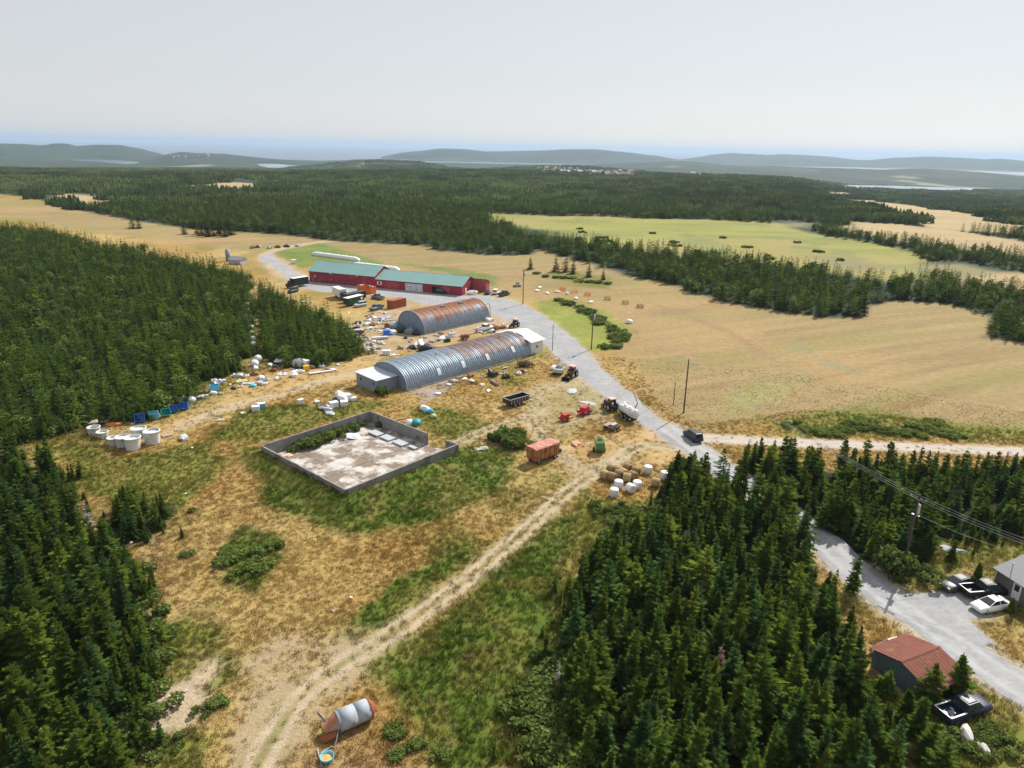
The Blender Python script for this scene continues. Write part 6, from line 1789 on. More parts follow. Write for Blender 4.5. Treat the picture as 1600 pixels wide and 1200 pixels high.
def litter(n, poly, where, grp):
    p_ = np.array(wp(poly)); lo_, hi_ = p_.min(0), p_.max(0); k = 0
    while k < n:
        x, y = JR.uniform(lo_, hi_)
        if pdist(list(map(tuple, p_)), np.array([x]), np.array([y]))[0] < 0 or any(pdist(q, np.array([x]), np.array([y]))[0] > 0 for q in KEEP_OFF): continue
        m, cname, nm = JK[int(JR.choice(6, p=(.34, .18, .16, .14, .12, .06)))]
        sc = JR.uniform(.35, 1.1)
        if JR.random() < .45:
            b = MB()
            for q in range(int(JR.integers(2, 5))): b.box((JR.normal(0, .4) * sc, JR.normal(0, .3) * sc, .02 + .09 * q), (JR.uniform(.6, 2.6) * sc, JR.uniform(.15, .6) * sc, .09), JR.uniform(-.5, .5), tilt=JR.uniform(-.1, .1))
            o = b.build(nm, m); o.location = (x, y, 0); o.rotation_euler = (0, 0, JR.uniform(0, 6)); tag(o, cname + ' boards and pieces lying ' + where, 'scrap', cname + ' pieces ' + grp)
        else:
            q = Vector((x, y, -CAMH)); w_ = q.dot(Vector(FW))
            lump(cname + ' crumpled scrap lying ' + where, (800 + FPX * q.dot(Vector(RT)) / w_, 600 - FPX * q.dot(Vector(UP)) / w_), (sc, sc * JR.uniform(.5, .9)), m, nm, 'scrap', cname + ' crumpled ' + grp, squash=JR.uniform(.35, .7), jit=.32)
        k += 1
litter(105, [(548, 505), (590, 485), (612, 492), (620, 512), (600, 540), (585, 560), (575, 548), (545, 540)], 'in the junk field beside the yard wood', 'in the junk field')
litter(54, [(622, 530), (700, 520), (790, 505), (800, 514), (735, 530), (650, 556), (620, 562)], 'on the strip between the two arched huts', 'between the huts')
litter(60, [(335, 598), (372, 582), (400, 572), (480, 568), (530, 570), (520, 580), (470, 588), (420, 600), (380, 612), (340, 616)], 'along the foot of the woods above the sandy lane', 'along the wood foot')
litter(16, [(690, 596), (760, 578), (840, 560), (850, 572), (800, 590), (720, 612)], 'in the grass below the long hut', 'below the long hut')
litter(12, [(130, 668), (200, 650), (300, 620), (310, 632), (250, 662), (180, 680)], 'by the tubs and bins at the west wood', 'by the tubs')
# below the long hut
bp_ = thing('brush_pile', 'thorny brown brush pile below the long hut end', 'brush', P(822, 573), 0); bp_.scale = (2.2, 1.4, 1.3); obj('twigs', leaf_cloud('twigs', 88, 600, lobes(LRNG, 6, .7, .6, .5), M_BROWN, .12), bp_); obj('stem', BUSH_STEM, bp_)
rd = thing('red_implement', 'small red farm implement in the grass below the long hut', 'farm machine', P(815, 583), .4)
mb = MB(); mb.box((0, 0, .3), (1.6, .8, .6), top=(.6, .6)); mb.build('body', M_RED, rd)
mb = MB(); mb.box((.9, .1, .25), (.5, .5, .35)); mb.build('white_end', M_WHITE, rd)
for s in (-1, 1): wheel(rd, 0, s * .55, .3, .15)
lump('black iron heap in the grass below the long hut', (769, 588), (1.2, 1.1), M_BLACK, 'scrap_heap', 'heap', squash=.9, jit=.35)
mb = MB(); mb.cyl((0, 0, .35), (3.2, 0, .35), .33, .33, 12); lo = mb.build('pipe', M_WOOD, None, True); lo.location = P(768, 597); lo.rotation_euler = (0, 0, heading((768, 594), (782, 603))); tag(lo, 'tan pipe lying below the black iron heap', 'pipe')
for k, px in enumerate(((726, 593), (737, 596), (754, 602), (763, 611), (701, 602), (684, 616))):
    lump(['white scrap nearest the long hut wall, left one', 'white scrap below the long hut wall, right one', 'small white scrap on the golden grass', 'pale scrap lowest on the golden grass', 'white scrap on the grey soil heap by the long hut', 'white scrap at the lower edge of the grey soil heap'][k], px, (.8, .5), W_, 'plastic_scrap', 'scrap', squash=.4)
lump('white and blue sacks stacked in the green grass right of the bunker', (664, 641), (1.2, .9), W_, 'sack_stack', 'sacks', squash=.6)
lump('light blue sack beside the white sacks right of the bunker', (671, 645), (1.0, .8), M_LBLUE, 'sack', 'sack', squash=.6)
lump('yellowish sack at the lower end of the sacks right of the bunker', (677, 652), (.8, .7), M_PALEGREEN, 'sack', 'sack', squash=.6)
lump('white drum behind the bunker wall', (640, 664), (.9, .8), W_, 'drum', 'drum', squash=.9, jit=.05)
lump('turquoise round tarpaulin bundle behind the bunker wall', (650, 664), (1.1, 1.0), mat('turquoise_tarp', (.02, .30, .30), .5), 'tarpaulin', 'tarpaulin', squash=.8, jit=.05)
board('pale plank leaning behind the bunker wall', (624, 656), (2.2, .3, .1), .6, M_WOOD, 'plank', 'plank')
board('pale flat slab in the grass below the big bush', (752, 702), (2.4, 1.3, .10), .4, M_STONE, 'stone_slab', 'slab')
lump('orange pink brick rubble heap near the mowers', (900, 694), (1.3, .7), mat('brick_rubble', (.55, .27, .19), .9, var=.3), 'rubble_heap', 'rubble', squash=.3, jit=.3)
lump('white boat shaped shell behind the silver trailer', (865, 577), (.6, 1.3), W_, 'boat_shell', 'boat', squash=.7, jit=.05)
lump('dark grey tarpaulin spread flat near the loader tractor', (893, 611), (1.8, 1.1), M_GREY, 'tarpaulin', 'tarpaulin', squash=.08, jit=.1)
lump('grey tarpaulin spread flat below the green weeds by the road', (918, 630), (2.0, .8), M_GREY, 'tarpaulin', 'tarpaulin', squash=.08, jit=.1)
# in the bunker
for k, (px, s) in enumerate((((588, 679), (2.6, 1.6)), ((606, 686), (2.6, 1.7)), ((626, 694), (2.7, 1.7)), ((645, 701), (1.8, .8)))):
    o = board(['grey concrete slab nearest the back corner of the bunker', 'middle grey concrete slab of the row on the bunker floor', 'front grey concrete slab of the row on the bunker floor', 'narrow broken slab at the end of the row on the bunker floor'][k], px, (s[0], s[1], .22), -.72, M_GREY, 'concrete_slab', 'slab', z=.08)
lump('white plastic pile against the bunker weeds', (546, 684), (1.7, 1.6), M_DIRTYWHITE, 'plastic_heap', 'heap', squash=.16, jit=.35, z=.05)
lump('black tyre leaning on the back bunker wall', (592, 667), (.8, .7), M_BLACK, 'tyre', 'tyre', squash=.9, jit=.05, z=.05)
lump('pinkish rubble at the left corner of the bunker floor', (449, 713), (1.2, .7), mat('pink_rubble', (.58, .42, .34), .9, var=.25), 'rubble_heap', 'rubble', squash=.3, jit=.3)
# ------------------------------------------------------------------ leafy bushes and weeds that stand as plants
def bush(label, px, s, h=None, group=None, name='leafy_bush', k=None):
    t = thing(name, label, 'bush', P(*px), random.uniform(0, 6.28), group)
    sx = s if hasattr(s, '__len__') else (s, s)
    t.scale = (sx[0], sx[1], (sx[0] + sx[1]) / 2 if h is None else h)
    obj('crown', BUSH_CROWN[random.randrange(4) if k is None else k], t); obj('stem', BUSH_STEM, t)
    return t
for k, (px, s) in enumerate((((785, 693), 1.9), ((803, 694), 2.2), ((816, 700), 1.7), ((773, 690), 1.3), ((838, 700), .9))):
    bush(['leafy green bush, middle left of the thicket beside the track', 'tallest leafy bush of the thicket beside the track', 'leafy bush at the right of the thicket beside the track', 'small leafy bush at the left end of the thicket beside the track', 'low bush just right of the thicket beside the track'][k], px, s)
for k, (px, s) in enumerate((((470, 703), 1.2), ((485, 699), 1.4), ((500, 694), 1.4), ((515, 690), 1.2), ((527, 684), 1.1), ((540, 676), 1.0), ((558, 671), 1.0), ((459, 707), .9), ((478, 694), 1.3), ((494, 688), 1.3), ((512, 683), 1.2), ((530, 676), 1.1), ((548, 669), 1.0), ((566, 666), .8))):
    bush('bright green weed bush growing inside the concrete bunker', px, (s, s), s * 1.1, 'weed bushes in the bunker', 'weed_bush')
bush('leafy bush growing against the lean-to of the long hut', (600, 616), 1.3, 1.6)
bush('broad leafy tree beside the gravel road below the utility pole', (1392, 895), 2.3, 2.9, name='broadleaf_tree')
bush('round shrub left of the broad leafy tree across the driveway', (1446, 905), 1.4)
bush('low yellow green shrub on the road verge', (1405, 908), .8)
for k, px in enumerate(((352, 880), (372, 872), (392, 868), (410, 862), (430, 856), (405, 890), (380, 898), (360, 862))):
    bush('dark green shrub in the patch on the dry slope below the bunker', px, 1.0 + .2 * (k % 3), .75, 'shrubs on the dry slope', 'low_shrub')
for k in range(16):
    bush('shrub in the thick belt along the left edge of the east wood', (846 + (k * 29 % 46) - (k // 4) * 4, 1040 + k * 11), 1.3 + .35 * (k % 3), 1.2 + .2 * (k % 2), 'shrubs edging the east wood', 'edge_shrub')
for k in range(12):
    bush('shrub at the top edge of the east wood below the white bales', (930 + k * 9 + (k * 17 % 13), 792 + (k * 11 % 30)), .9 + .2 * (k % 3), .8, 'shrubs below the white bales', 'edge_shrub')
for k in range(13):
    u = k / 12
    bush('dark green shrub in the hedge strip along the yellow green triangle', (872 + u * 105 + (k % 2) * 5, 470 + 62 * u ** 1.3), 1.5 + .4 * (k % 3), .9, 'hedge strip shrubs', 'hedge_shrub')
for k, px in enumerate(((945, 544), (958, 543), (968, 535), (962, 529), (972, 527))):
    bush('shrub in the dark clump at the lower end of the hedge strip', px, 1.7, .9, 'hedge strip end shrubs', 'hedge_shrub')
for k in range(12):
    bush('brown green scrub bush on the bank beside the dirt lane', (1240 + k * 22 + (k * 31 % 17), 664 + (k * 13 % 16)), 1.6 + .4 * (k % 3), .7, 'scrub on the lane bank', 'scrub_bush')
for k in range(9):
    bush('low scrub bush in the field hedge beside the lone spruces', (838 + k * 14, 428 + k * 2 + (k * 7 % 4)), 1.6, .8, 'scrub in the field hedge', 'scrub_bush')
for k, px in enumerate(((250, 990), (266, 995), (292, 868), (262, 985), (300, 800), (320, 1110), (345, 1095), (610, 1150), (640, 1170), (655, 1160), (270, 1160), (250, 1175), (232, 1150), (625, 1185), (690, 1185))):
    bush('small green weed clump scattered on the dry meadow', px, .55 + .15 * (k % 4), .5, 'weed clumps on the meadow', 'weed_clump')
for k, px in enumerate(((1500, 1165), (1530, 1160), (1560, 1155), (1580, 1170), (1545, 1185), (1470, 1155), (1450, 1140))):
    bush('low scrub bush among the pale boulders at the bottom right', px, 1.1, .7, 'scrub among the boulders', 'scrub_bush')
for k in range(16):
    x_, y_ = 960 + (k * 61 % 330), 860 + (k * 97 % 310)
    if x_ > 1150 + (y_ - 800) * .3: x_ -= 150
    bush('yellow green broadleaf shrub showing between the east wood spruces', (x_, y_), 1.5 + .3 * (k % 3), 2.0 + .3 * (k % 2), 'shrubs inside the east wood', 'wood_shrub')
for k in range(22):
    g_ = G(760 + (k * 149 % 560), 342 + (k * 53 % 40) + (k * 149 % 560) * .055)
    t = bush('dark shrub dotting the pale green field beyond the forest belt', (800, 600), 1.4 + .6 * (k % 3), 1.5, 'shrubs on the far green field', 'field_shrub'); t.location = g_ - Vector((0, 0, .45))
for k in range(15):
    u = k / 14
    bush('leafy bush along the meadow edge of the lower left wood', (150 + 85 * math.sin(u * 3.0) + (k * 23 % 17), 850 + u * 330), 1.0 + .35 * (k % 3), .9 + .3 * (k % 2), 'bushes edging the lower left wood', 'edge_shrub')
# small cypress by the house
cyp = thing('cypress', 'small dark columnar cypress beside the house driveway', 'tree', P(1523, 917), 0)
obj('crown', leaf_cloud('crown', 77, 900, [((0, 0, 1.0), (.55, .55, .8)), ((0, 0, 1.9), (.42, .42, .8)), ((0, 0, 2.6), (.22, .22, .7))], M_SPRUCE, .12), cyp); mb = MB(); mb.cyl((0, 0, -.1), (0, 0, 1.0), .08, .05, 6); mb.build('trunk', M_BARK, cyp)
cy2 = thing('small_evergreen', 'small dark evergreen at the house corner beside the white car', 'tree', P(1577, 962), 0); cy2.scale = (.8, .8, .7)
obj('crown', cyp.children[0].data, cy2); obj('trunk', cyp.children[1].data, cy2)
# dead trees
for px, h, lb, cm in (((1117, 1075), 5.5, 'brown dead spruce standing among green ones in the east wood', BROWN_CROWN), ((1245, 905), 5.5, 'grey dead spruce at the road side of the east wood', DEAD_CROWN), ((1232, 897), 4.8, 'second grey dead spruce at the road side of the east wood', DEAD_CROWN),
                      ((120, 815), 5.0, 'grey leafless spruce at the edge of the lower left wood', DEAD_CROWN), ((140, 825), 4.5, 'second grey leafless spruce at the edge of the lower left wood', DEAD_CROWN), ((8, 735), 6.0, 'grey dead spruce at the left edge between the woods', DEAD_CROWN), ((870, 1075), 3.5, 'low grey dead tree at the left edge of the east wood', DEAD_CROWN)):
    p = P(*px); t = spruce(p.x, p.y, h, lb, None, 0, (cm[0], trunk_mesh('trunk', cm[1], m=M_DEADWOOD)))
    t.name = 'dead_spruce'

# ------------------------------------------------------------------ poles and wires
def pole(label, px, h, kit=False, arm=False, r=.14, rz=0.0):
    t = thing('utility_pole', label, 'utility pole', P(*px), rz)
    mb = MB(); mb.cyl((0, 0, -.2), (0, 0, h), r * 1.15, r * .8, 10); pm = mb.build('post', M_POLE, t)
    if arm:
        mb = MB(); mb.box((0, 0, h - .7), (.12, 2.0, .12)); mb.build('crossarm', M_POLE, t)
        for y in (-.9, -.3, .3, .9):
            mb = MB(); mb.cyl((0, y, h - .58), (0, y, h - .35), .05, .035, 6); mb.build('insulator', M_GREY, t)
    else:
        mb = MB(); mb.cyl((0, 0, h), (0, 0, h + .25), .05, .04, 6); mb.build('insulator', M_GREY, t)
    if kit:
        mb = MB(); mb.cyl((.38, 0, h - 2.6), (.38, 0, h - 1.5), .27, .27, 12); mb.cyl((.38, 0, h - 1.5), (.38, 0, h - 1.38), .27, .12, 12); mb.build('transformer', M_GREY, t)
        mb = MB(); mb.box((.1, 0, h - 2.9), (.25, .9, .1)); mb.build('bracket', M_STEEL, t)
    return t
p1 = P(817, 475); p2 = P(924, 546); p3 = P(1068, 645); p4 = P(1411, 890); p5 = P(1660, 1020)
pole('tall dark utility pole with grey transformers at the yard entrance', (817, 475), 11.9, True, True)
pole('tall dark utility pole with pale collar beside the gravel road bend', (924, 546), 10.8, True)
pole('tall dark utility pole in the tan field near the lane junction', (1068, 645), 11.2)
pole('utility pole with white transformer rising from the spruces by the house', (1411, 890), 10.6, True, True, .15, .6)
pole('thin short pole beside the white end shed', (863, 548), 6.9, r=.08)
pole('thin leaning service pole left of the tall field pole', (1052, 633), 4.9, r=.08)
def wire(label, a, b, sag, n=14):
    mb = MB(); a, b = Vector(a), Vector(b); prev = None
    for i in range(n + 1):
        u = i / n; p = a.lerp(b, u); p.z -= 4 * sag * u * (1 - u)
        if prev is not None: mb.cyl(prev, p, .017, .017, 4, False)
        prev = p
    o = mb.build('power_line', M_WIRE); tag(o, label, 'wire')
for k, dy in enumerate((-.7, 0, .7)):
    wire(['left power line from the wood pole up to the field pole', 'middle power line from the wood pole up to the field pole', 'right power line from the wood pole up to the field pole'][k], (p4.x + dy * .5, p4.y + dy, 10.2), (p3.x + dy * .2, p3.y + dy * .3, 11.1), 1.0)
    wire(['left power line from the wood pole over the driveway', 'middle power line from the wood pole over the driveway', 'right power line from the wood pole over the driveway'][k], (p4.x + dy * .5, p4.y + dy, 10.2), (p5.x + dy * .5 + 8, p5.y + dy - 2, 9.6), .9)
wire('lower service wire from the wood pole to the house roof', (p4.x, p4.y, 8.0), (*P(1580, 905).xy, 3.8), .4)
wire('power line from the field pole to the road bend pole', (p3.x, p3.y, 11.1), (p2.x, p2.y, 10.7), .8)
wire('power line from the road bend pole to the yard pole', (p2.x, p2.y, 10.7), (p1.x, p1.y, 11.4), .9)

# ------------------------------------------------------------------ fallen silo and what lies beside it
sa, sb = P(527, 1142), P(577, 1120)
fs = thing('fallen_silo', 'rusty grey steel feed silo lying on its side in dry grass', 'silo', (sa.x, sa.y, 0), math.atan2(sb.y - sa.y, sb.x - sa.x))
SL = (sb - sa).length; SR = .98
def shell(x0, x1, r0, r1, n=28, th=.03):
    V, F = [], []
    for x, r in ((x0, r0), (x1, r1)):
        for i in range(n):
            a = 2 * math.pi * i / n; V.append((x, math.cos(a) * r, SR + math.sin(a) * r))
    for x, r in ((x1, r1 - th), (x0, r0 - th)):
        for i in range(n):
            a = 2 * math.pi * i / n; V.append((x, math.cos(a) * r, SR + math.sin(a) * r))
    for k in range(4):
        for i in range(n): F.append((k * n + i, k * n + (i + 1) % n, ((k + 1) % 4) * n + (i + 1) % n, ((k + 1) % 4) * n + i))
    mb = MB(); mb.add(V, F); return mb
M_SILO = mat('silo_steel', (.36, .40, .46), .72, .1, var=.12, vscale=.8, rust=(.33, .20, .12), rustw=.22, rscale=.7)
shell(.2, SL * .55, SR, SR).build('barrel_ring', M_SILO, fs, True); shell(SL * .552, SL, SR * .985, SR * .985).build('barrel_ring', M_SILO, fs, True)
shell(SL * .97, SL + .06, SR * 1.02, SR * 1.02).build('end_ring', M_RUSTY, fs)
shell(SL + .05, SL + .5, SR * .93, SR * .45).build('end_cone', M_RUSTBOX, fs)
shell(.0, .2, SR * .99, SR * 1.0).build('band', M_BLUEGREY, fs)
mb = MB(); V = []; 
for i in range(13):
    a = math.pi * (.05 + .95 * i / 12); V.append((0.0, math.cos(a) * SR * .96, SR + math.sin(a) * SR * .96))
for i in range(12): mb.add([V[i], V[i + 1], (-1.25, V[i + 1][1] * .45, .75 + .3 * (V[i + 1][2] - SR)), (-1.25, V[i][1] * .45, .75 + .3 * (V[i][2] - SR))], [(0, 1, 2, 3)])
mb.build('torn_cone', mat('torn_rusty_sheet', (.36, .25, .20), .7, .2, var=.2, rust=(.40, .13, .05), rustw=.45, rscale=1.2), fs)
mb = MB(); mb.add([(-.2, -.5, 1.0), (-1.9, -.2, .1), (-1.3, -.9, .15), (-.4, -.95, .4)], [(0, 1, 2), (0, 2, 3)]); mb.build('torn_flap', M_RUSTBOX, fs)
for s in (-1, 1):
    mb = MB(); mb.path([(-.1, s * .8, 1.0), (-.9, s * 1.8, .1)], .04); mb.build('leg', M_STEEL, fs)
hb_ = thing('water_trough', 'round pale blue trough with ochre silt below the fallen silo', 'trough', P(511, 1187))
mb = MB(); mb.lathe([(.52, 0), (.58, .25), (.62, .42), (.56, .42), (.50, .12), (.01, .12)], 22); mb.build('shell', M_LBLUE, hb_, True)
mb = MB(); mb.lathe([(.01, .22), (.54, .22)], 22); mb.build('silt', M_GOLDP, hb_)
for p, q, lb in (((496, 1172), (503, 1200), 'grey steel pipe lying left of the round trough'), ((502, 1177), (520, 1167), 'short pale pipe between trough and fallen silo'), ((497, 1113), (512, 1129), 'pale pole leaning at the far side of the fallen silo')):
    a, b = P(*p), P(*q); mb = MB(); mb.cyl((0, 0, .08), ((b - a).length, 0, .10), .055, .055, 8); o = mb.build('pipe', M_STEEL); o.location = a; o.rotation_euler = (0, 0, math.atan2(b.y - a.y, b.x - a.x)); tag(o, lb, 'pipe')

# ------------------------------------------------------------------ rust roofed shed, lower right
ez, rz_ = 2.2, 3.0
Lf, Rf, Lb, Rb = P(1376, 1018, ez), P(1408, 1034, rz_), P(1425, 999, ez), P(1467, 1011, rz_)
ax = (Rb - Rf); ax.z = 0; sl_ = ax.length; xa = ax.normalized(); ya = Vector((-xa.y, xa.x, 0))
half = abs((Lf - Rf).dot(ya)); half = 3.1
shed = thing('tin_shed', 'low shed with rusty red sheet roof and weathered teal boards', 'shed', (Rf.x, Rf.y, 0), math.atan2(xa.y, xa.x))
mb = MB(); mb.prism([(-half, 0), (half, 0), (half, ez - .1), (0, rz_ - .15), (-half, ez - .1)], .25, sl_ - .25, 'x'); sw = mb.build('wall', M_SHEDWALL, shed)
nb_ = int(sl_ / .45)
for s in (-1, 1):
    o = .4
    for i in range(nb_):
        x0, x1 = -.1 + (sl_ + .2) * i / nb_, -.1 + (sl_ + .2) * (i + 1) / nb_ - .012
        y0, z0 = s * (half + o), ez - (rz_ - ez) / half * o; dz = .012 * (i % 2)
        mb = MB(); slab_quad(mb, [(x0, y0, z0 + dz), (x1, y0, z0 + dz), (x1, 0, rz_ + dz), (x0, 0, rz_ + dz)] if s < 0 else [(x0, 0, rz_ + dz), (x1, 0, rz_ + dz), (x1, y0, z0 + dz), (x0, y0, z0 + dz)], .035)
        mb.cyl((x0 + .02, y0, z0 + .04), (x0 + .02, 0, rz_ + .04), .012, .012, 4, False)
        mb.build('roof_sheet', M_SHEDROOF, shed)
mb = MB(); mb.box((sl_ / 2, 0, rz_ + .02), (sl_ + .2, .4, .09), top=(1, .3)); mb.build('ridge_cap', M_SHEDROOF, shed)
nw = 16
for i in range(nw):
    y = -half + (i + .5) * 2 * half / nw; hgt_ = ez - .15 + (1 - abs(y) / half) * (rz_ - ez)
    mb = MB(); mb.box((.22, y, .02), (.05, 2 * half / nw - .03, hgt_ - .1)); mb.build('wall_board', M_SHEDWALL, sw)
mb = MB(); mb.box((sl_ * .5, -half - .03, .05), (1.6, .06, 1.9)); mb.build('door', M_DARK, sw)
KEEP_OFF.append([tuple((shed.matrix_basis @ Vector(v)).xy) for v in ((0, -half - .2, 0), (sl_, -half - .2, 0), (sl_, half + .2, 0), (0, half + .2, 0))])

# ------------------------------------------------------------------ house at the right edge
ha, hb2 = P(1551, 919), P(1648, 984)
hang = math.atan2(hb2.y - ha.y, hb2.x - ha.x); HLn = (hb2 - ha).length
house = thing('house', 'grey brown house with white side door and grey shingle roof at the right edge', 'house', ha, hang)
HD, HE, HR_ = 8.0, 2.75, 3.9
mb = MB(); mb.prism([(0, 0), (HD, 0), (HD, HE), (HD / 2, HR_), (0, HE)], 0, HLn, 'x'); hw = mb.build('wall', M_HOUSE, house)
for s in (0, 1):
    mb = MB(); o = .4; sl2 = (HR_ - HE) / (HD / 2)
    y0 = -o if s == 0 else HD + o; z0 = HE - sl2 * o + .03
    q = [(-.35, y0, z0), (HLn + .35, y0, z0), (HLn + .35, HD / 2, HR_ + .03), (-.35, HD / 2, HR_ + .03)]
    slab_quad(mb, q if s == 0 else q[::-1], .10); mb.build('roof', M_SHINGLE, house)
for i in range(9):
    mb = MB(); mb.box((HLn / 2, -.012, .25 + i * .27), (HLn - .02, .02, .245)); mb.build('siding_board', M_HOUSE, hw)
mb = MB(); mb.box((2.9, -.05, .45), (1.05, .06, 2.1)); dr = mb.build('door', M_WHITE, hw)
mb = MB(); mb.box((2.9, -.09, 1.55), (.6, .04, .8)); mb.build('door_pane', M_GLASS, dr)
mb = MB(); mb.box((2.9, -.75, 0), (1.6, 1.4, .40)); mb.build('step', M_CONC, house)
mb = MB(); mb.box((5.6, -.05, 1.2), (1.3, .06, 1.0)); wnd = mb.build('window', M_WHITE, hw)
mb = MB(); mb.box((5.6, -.09, 1.28), (1.1, .03, .84)); mb.build('pane', M_GLASS, wnd)
mb = MB(); mb.box((-.04, 0, 0), (.08, .12, HE - .05)); mb.build('corner_trim', M_WHITE, hw)
mb = MB(); mb.cyl((1.2, .6, HE), (1.2, .6, HE + 1.5), .05, .05, 6); mb.build('service_mast', M_STEEL, house)
mb = MB(); mb.box((.9, -.35, .05), (1.3, .6, .75)); mb.build('bin_box', M_DARK, house)
KEEP_OFF.append([tuple((house.matrix_basis @ Vector(v)).xy) for v in ((-.3, -.3, 0), (HLn, -.3, 0), (HLn, HD, 0), (-.3, HD, 0))])
lump('heap of pale scrap metal at the wood edge above the house', (1488, 860), (1.6, .7), M_BLUEGREY, 'scrap_heap', 'heap', squash=.14, jit=.4)
lump('pale boulder long and bright below the blue black pickup', (1509, 1152), (.55, 1.2), M_STONE, 'boulder', 'boulder', squash=.7, jit=.12)
lump('second pale boulder right of the long bright one', (1534, 1174), (.5, .9), M_STONE, 'boulder', 'boulder', squash=.7, jit=.12)
lump('round white boulder behind the leafy tree at the road verge', (1373, 888), (.8, .6), M_STONE, 'boulder', 'boulder', squash=.7, jit=.12)
for k, px in enumerate(((203, 1038), (260, 1115), (270, 1102), (280, 1092), (290, 1080), (262, 1105), (222, 1128), (205, 848), (520, 955), (548, 934), (290, 772), (284, 1098), (300, 700))):
    lump('small white stone or scrap on the dry meadow', px, (.22 + .05 * (k % 3), .18), M_STONE if k % 3 else W_, 'white_stone', 'stone', 'white stones on the meadow', squash=.5, jit=.25)

# ------------------------------------------------------------------ ring feeders and troughs out on the field
def feeder(label, px, m, r=1.1):
    t = thing('ring_feeder', label, 'feeder', P(*px), 0)
    for z in (.15, .55, 1.05):
        mb = MB(); n = 18
        for i in range(n):
            a, b = 2 * math.pi * i / n, 2 * math.pi * (i + 1) / n
            mb.cyl((math.cos(a) * r, math.sin(a) * r, z), (math.cos(b) * r, math.sin(b) * r, z), .06, .06, 5, False)
        mb.build('hoop', m, t)
    for i in range(10):
        a = 2 * math.pi * i / 10; mb = MB(); mb.cyl((math.cos(a) * r, math.sin(a) * r, .1), (math.cos(a) * r, math.sin(a) * r, 1.05), .045, .045, 5); mb.build('upright', m, t)
    return t
feeder('orange ring feeder, leftmost on the mown field', (879, 454), M_ORANGE); feeder('orange ring feeder right of the yellow one on the field', (918, 462), M_ORANGE)
feeder('red brown ring feeder, third of the reddish ones on the field', (949, 469), M_RUSTBOX); feeder('green ring feeder on the mown field', (977, 475), M_GREENP); feeder('dark ring feeder, rightmost on the mown field', (1000, 481), M_BLACK)
feeder('yellow ring feeder on the mown field', (898, 457), M_YELLOW)
for k, px in enumerate(((839, 455), (855, 459), (871, 457), (900, 467), (923, 473), (843, 450))):
    lump(['white feed trough, leftmost on the field', 'white feed trough, second from the left on the field', 'white feed trough beside the leftmost orange feeder', 'white feed trough below the yellow ring feeder', 'white feed trough nearest the hedge strip', 'long white trough behind the leftmost one on the field'][k], px, (1.3, .7), M_WHITE, 'feed_trough', 'trough', squash=.45, jit=.04)
lump('white cube bale at the end of the trough row', (983, 505), (1.1, 1.0), M_WHITE, 'wrapped_bale', 'bale', squash=.8, jit=.05)
lump('pale cream sack beside the yellow ring feeder', (886, 460), (.7, .6), M_WHITE, 'sack', 'sack', squash=.9, jit=.05)
lk = thing('grey_hay_rake', 'grey wheeled machine on the field beyond the parked cars', 'farm machine', P(808, 448), .4)
mb = MB(); mb.box((0, 0, .5), (2.6, 1.6, .25)); mb.box((.2, 0, .75), (1.4, 1.0, 1.2), top=(.7, .7)); mb.build('frame', M_STEEL, lk)
for x in (-.9, .9):
    for s in (-1, 1): wheel(lk, x, s * .9, .4, .25)
# blue silo tops and roofs behind the west wood
fb = thing('steel_bin', 'blue grey steel bin showing above the west wood', 'silo', P(357, 408))
mb = MB(); mb.cyl((0, 0, 0), (0, 0, 7.0), 1.5, 1.5, 16); mb.build('barrel', M_BLUEGREY, fb, True); mb = MB(); mb.cyl((0, 0, 7.0), (0, 0, 8.0), 1.55, .3, 16); mb.build('cone_roof', M_BLUEGREY, fb)
hs_ = thing('small_house', 'grey roofed building half hidden behind the west wood', 'house', P(372, 412), -.3); hs_.scale = (.75, .75, .62); fb.scale = (.7, .7, .68)
mb = MB(); mb.box((0, 0, 0), (8, 6, 3.2)); mb.build('wall', M_GREY, hs_); mb = MB(); mb.prism([(-3.4, 3.1), (3.4, 3.1), (0, 5.2)], -4.3, 4.3, 'x'); mb.build('roof', M_SHINGLE, hs_)
# far farm scrap beyond the west field
for k, px in enumerate(((395, 388), (402, 387), (421, 388), (434, 387), (448, 386), (465, 385))):
    lump('dark scrap far off where the farm track meets the tan field', px, (1.8, 1.0), [M_RUSTY, M_BLACK, M_GREY][k % 3], 'scrap_heap', 'heap', 'scrap by the far track', squash=.6, jit=.3)

# ------------------------------------------------------------------ town on the far hillside
HOUSES = []
for wm, rm_, nm in (((.60, .58, .56), (.26, .14, .11), 'red'), ((.62, .58, .50), (.24, .18, .15), 'brown'), ((.75, .75, .74), (.36, .37, .40), 'grey')):
    w, r = MB(), MB()
    w.box((0, 0, 0), (13, 9, 6)); r.prism([(-5.2, 5.9), (5.2, 5.9), (0, 9.5)], -7, 7, 'x')
    HOUSES.append((w.mesh('wall', mat('town_wall_' + nm, wm, .8)), r.mesh('roof', mat('town_roof_' + nm, rm_, .8)), nm))
TRN = np.random.default_rng(55)
def town(px, py, group):
    k = int(TRN.integers(3)); p = G(px, py)
    w, r, nm = HOUSES[k]
    t = thing('town_house', {'red': 'tiny red roofed house', 'brown': 'tiny brown roofed house', 'grey': 'tiny pale roofed house'}[nm] + ' in ' + group, 'house', p, TRN.uniform(0, 3.1), nm + ' roofed houses in ' + group)
    s = TRN.uniform(.6, 1.05); t.scale = (s, s, s)
    obj('wall', w, t); obj('roof', r, t)
for k in range(75):
    x = TRN.uniform(838, 990); town(x, 262 + (x - 838) * .05 + TRN.uniform(0, 9), 'the town on the far hillside')
for k in range(16): town(TRN.uniform(1050, 1100), TRN.uniform(271, 277), 'the hamlet right of the far town')
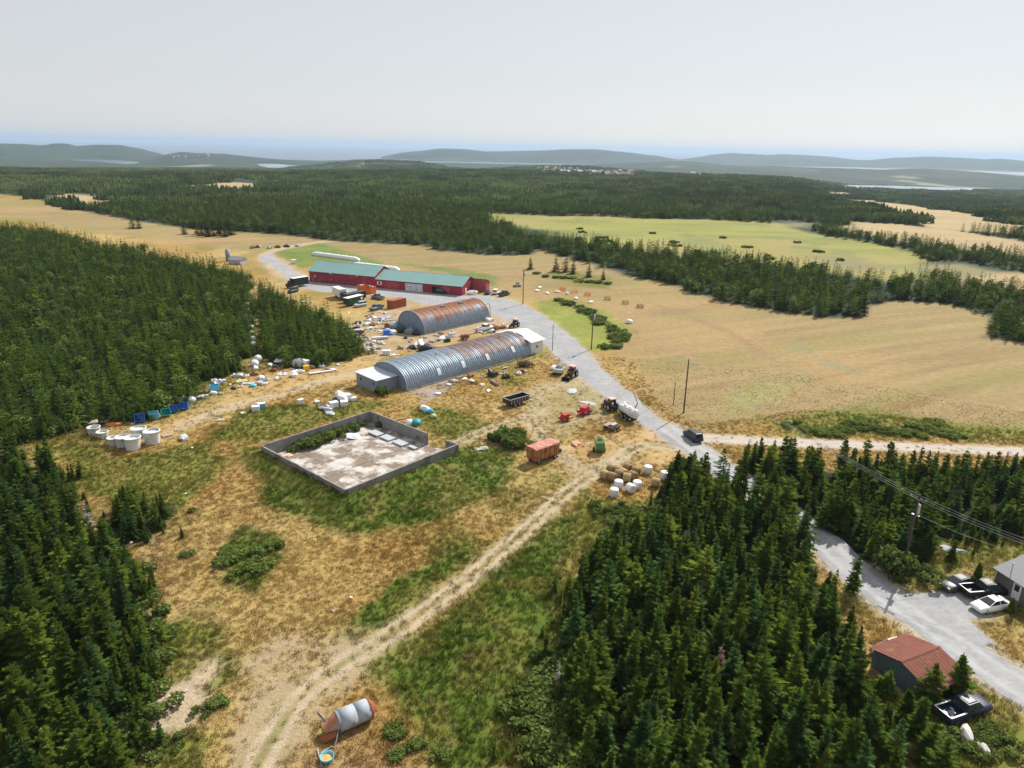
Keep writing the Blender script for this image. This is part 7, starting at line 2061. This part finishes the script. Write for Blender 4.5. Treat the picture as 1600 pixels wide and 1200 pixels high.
for k in range(16): town(TRN.uniform(268, 330), TRN.uniform(241, 249), 'the town beside the left lake')
M_MAST = mat('mast_grey', (.5, .5, .52), .5)
pm_ = G(550, 252); mast = MB().cyl((0, 0, 0), (0, 0, 42), 1.1, .5, 6).build('radio_mast', M_MAST); mast.location = pm_; tag(mast, 'thin radio mast on the skyline before the sea', 'mast')

# ------------------------------------------------------------------ sow the grass last, clear of what stands there
def sow():
    R = np.random.default_rng(77)
    X, Y = fan_points(40, 175, 0.40, R)
    v, px, py, w = in_view(X, Y, 0, 10, 20)
    dens = np.clip(1.15 - (w - 60) / 125, 0.0, 1)
    k = v & (R.random(len(X)) < dens)
    X, Y = X[k], Y[k]
    c, g, b = cover(X, Y)
    keep = R.random(len(X)) > b * 0.93
    for poly in NEAR_WOODS: keep &= pmask(poly, X, Y, 0.6) < 0.7
    for poly in KEEP_OFF + [YARD, DRIVE]: keep &= pdist(poly, X, Y) < 0.05
    keep &= ldist(ROAD, X, Y) > 2.9
    X, Y, c, g = X[keep], Y[keep], c[keep], g[keep]
    n = len(X)
    lum = R.uniform(0.82, 1.2, n) * (0.80 + 0.4 * fbm(X, Y, 2.2, 95, 2))
    tint = c * lum[:, None] * 1.22
    dead = R.random(n) < 0.10 * g; tint[dead] = np.array((0.36, 0.28, 0.14))
    rot = np.zeros((n, 3)); rot[:, 2] = R.uniform(0, 6.28, n); rot[:, :2] = R.normal(0, 0.12, (n, 2))
    s = R.uniform(0.5, 1.1, n) * (0.55 + 0.8 * fbm(X, Y, 6, 96, 3))
    fieldish = pdist(wp([(985, 560), (1040, 640), (1100, 662), (1250, 640), (1400, 650), (1500, 668), (1900, 690), (1900, 480), (1100, 480)]), X, Y) > 0
    s = np.where(fieldish, s * 0.45, s)
    tall = (g > 0.62) & (R.random(n) < 0.75) & ~fieldish
    z = bank_height(X, Y)
    P3 = np.stack([X, Y, z], 1)
    for nm, sel, pr, label, k2 in (('dry_grass', ~tall, PR_GRASS, 'dry golden grass and weeds covering the meadow', 1.0), ('reeds', tall, PR_REED, 'tall green weeds and reeds in the damp parts of the meadow', 0.85)):
        q = s[sel] * k2
        scatter(nm, P3[sel], rot[sel], np.stack([q, q, q], 1), pr, R.integers(0, len(pr), sel.sum()), tint[sel], label, 'grass')
sow()

# ------------------------------------------------------------------ haze: one box of even air round everything
hz = MB().box((0, 28000, -96.0), (130000, 70000, 96.0 + 150.0)).build('haze', [])
hm = bpy.data.materials.new('haze_air'); hm.use_nodes = True
hn = hm.node_tree; hn.nodes.clear()
ho = hn.nodes.new('ShaderNodeOutputMaterial'); hv = hn.nodes.new('ShaderNodeVolumePrincipled')
hv.inputs['Color'].default_value = (0.52, 0.665, 0.86, 1)
hv.inputs['Density'].default_value = 0.000066
hv.inputs['Anisotropy'].default_value = 0.2
hn.links.new(hv.outputs[0], ho.inputs['Volume'])
hz.data.materials.append(hm)
hz['kind'] = 'stuff'; tag(hz, 'pale blue summer haze lying over the whole landscape', 'haze')
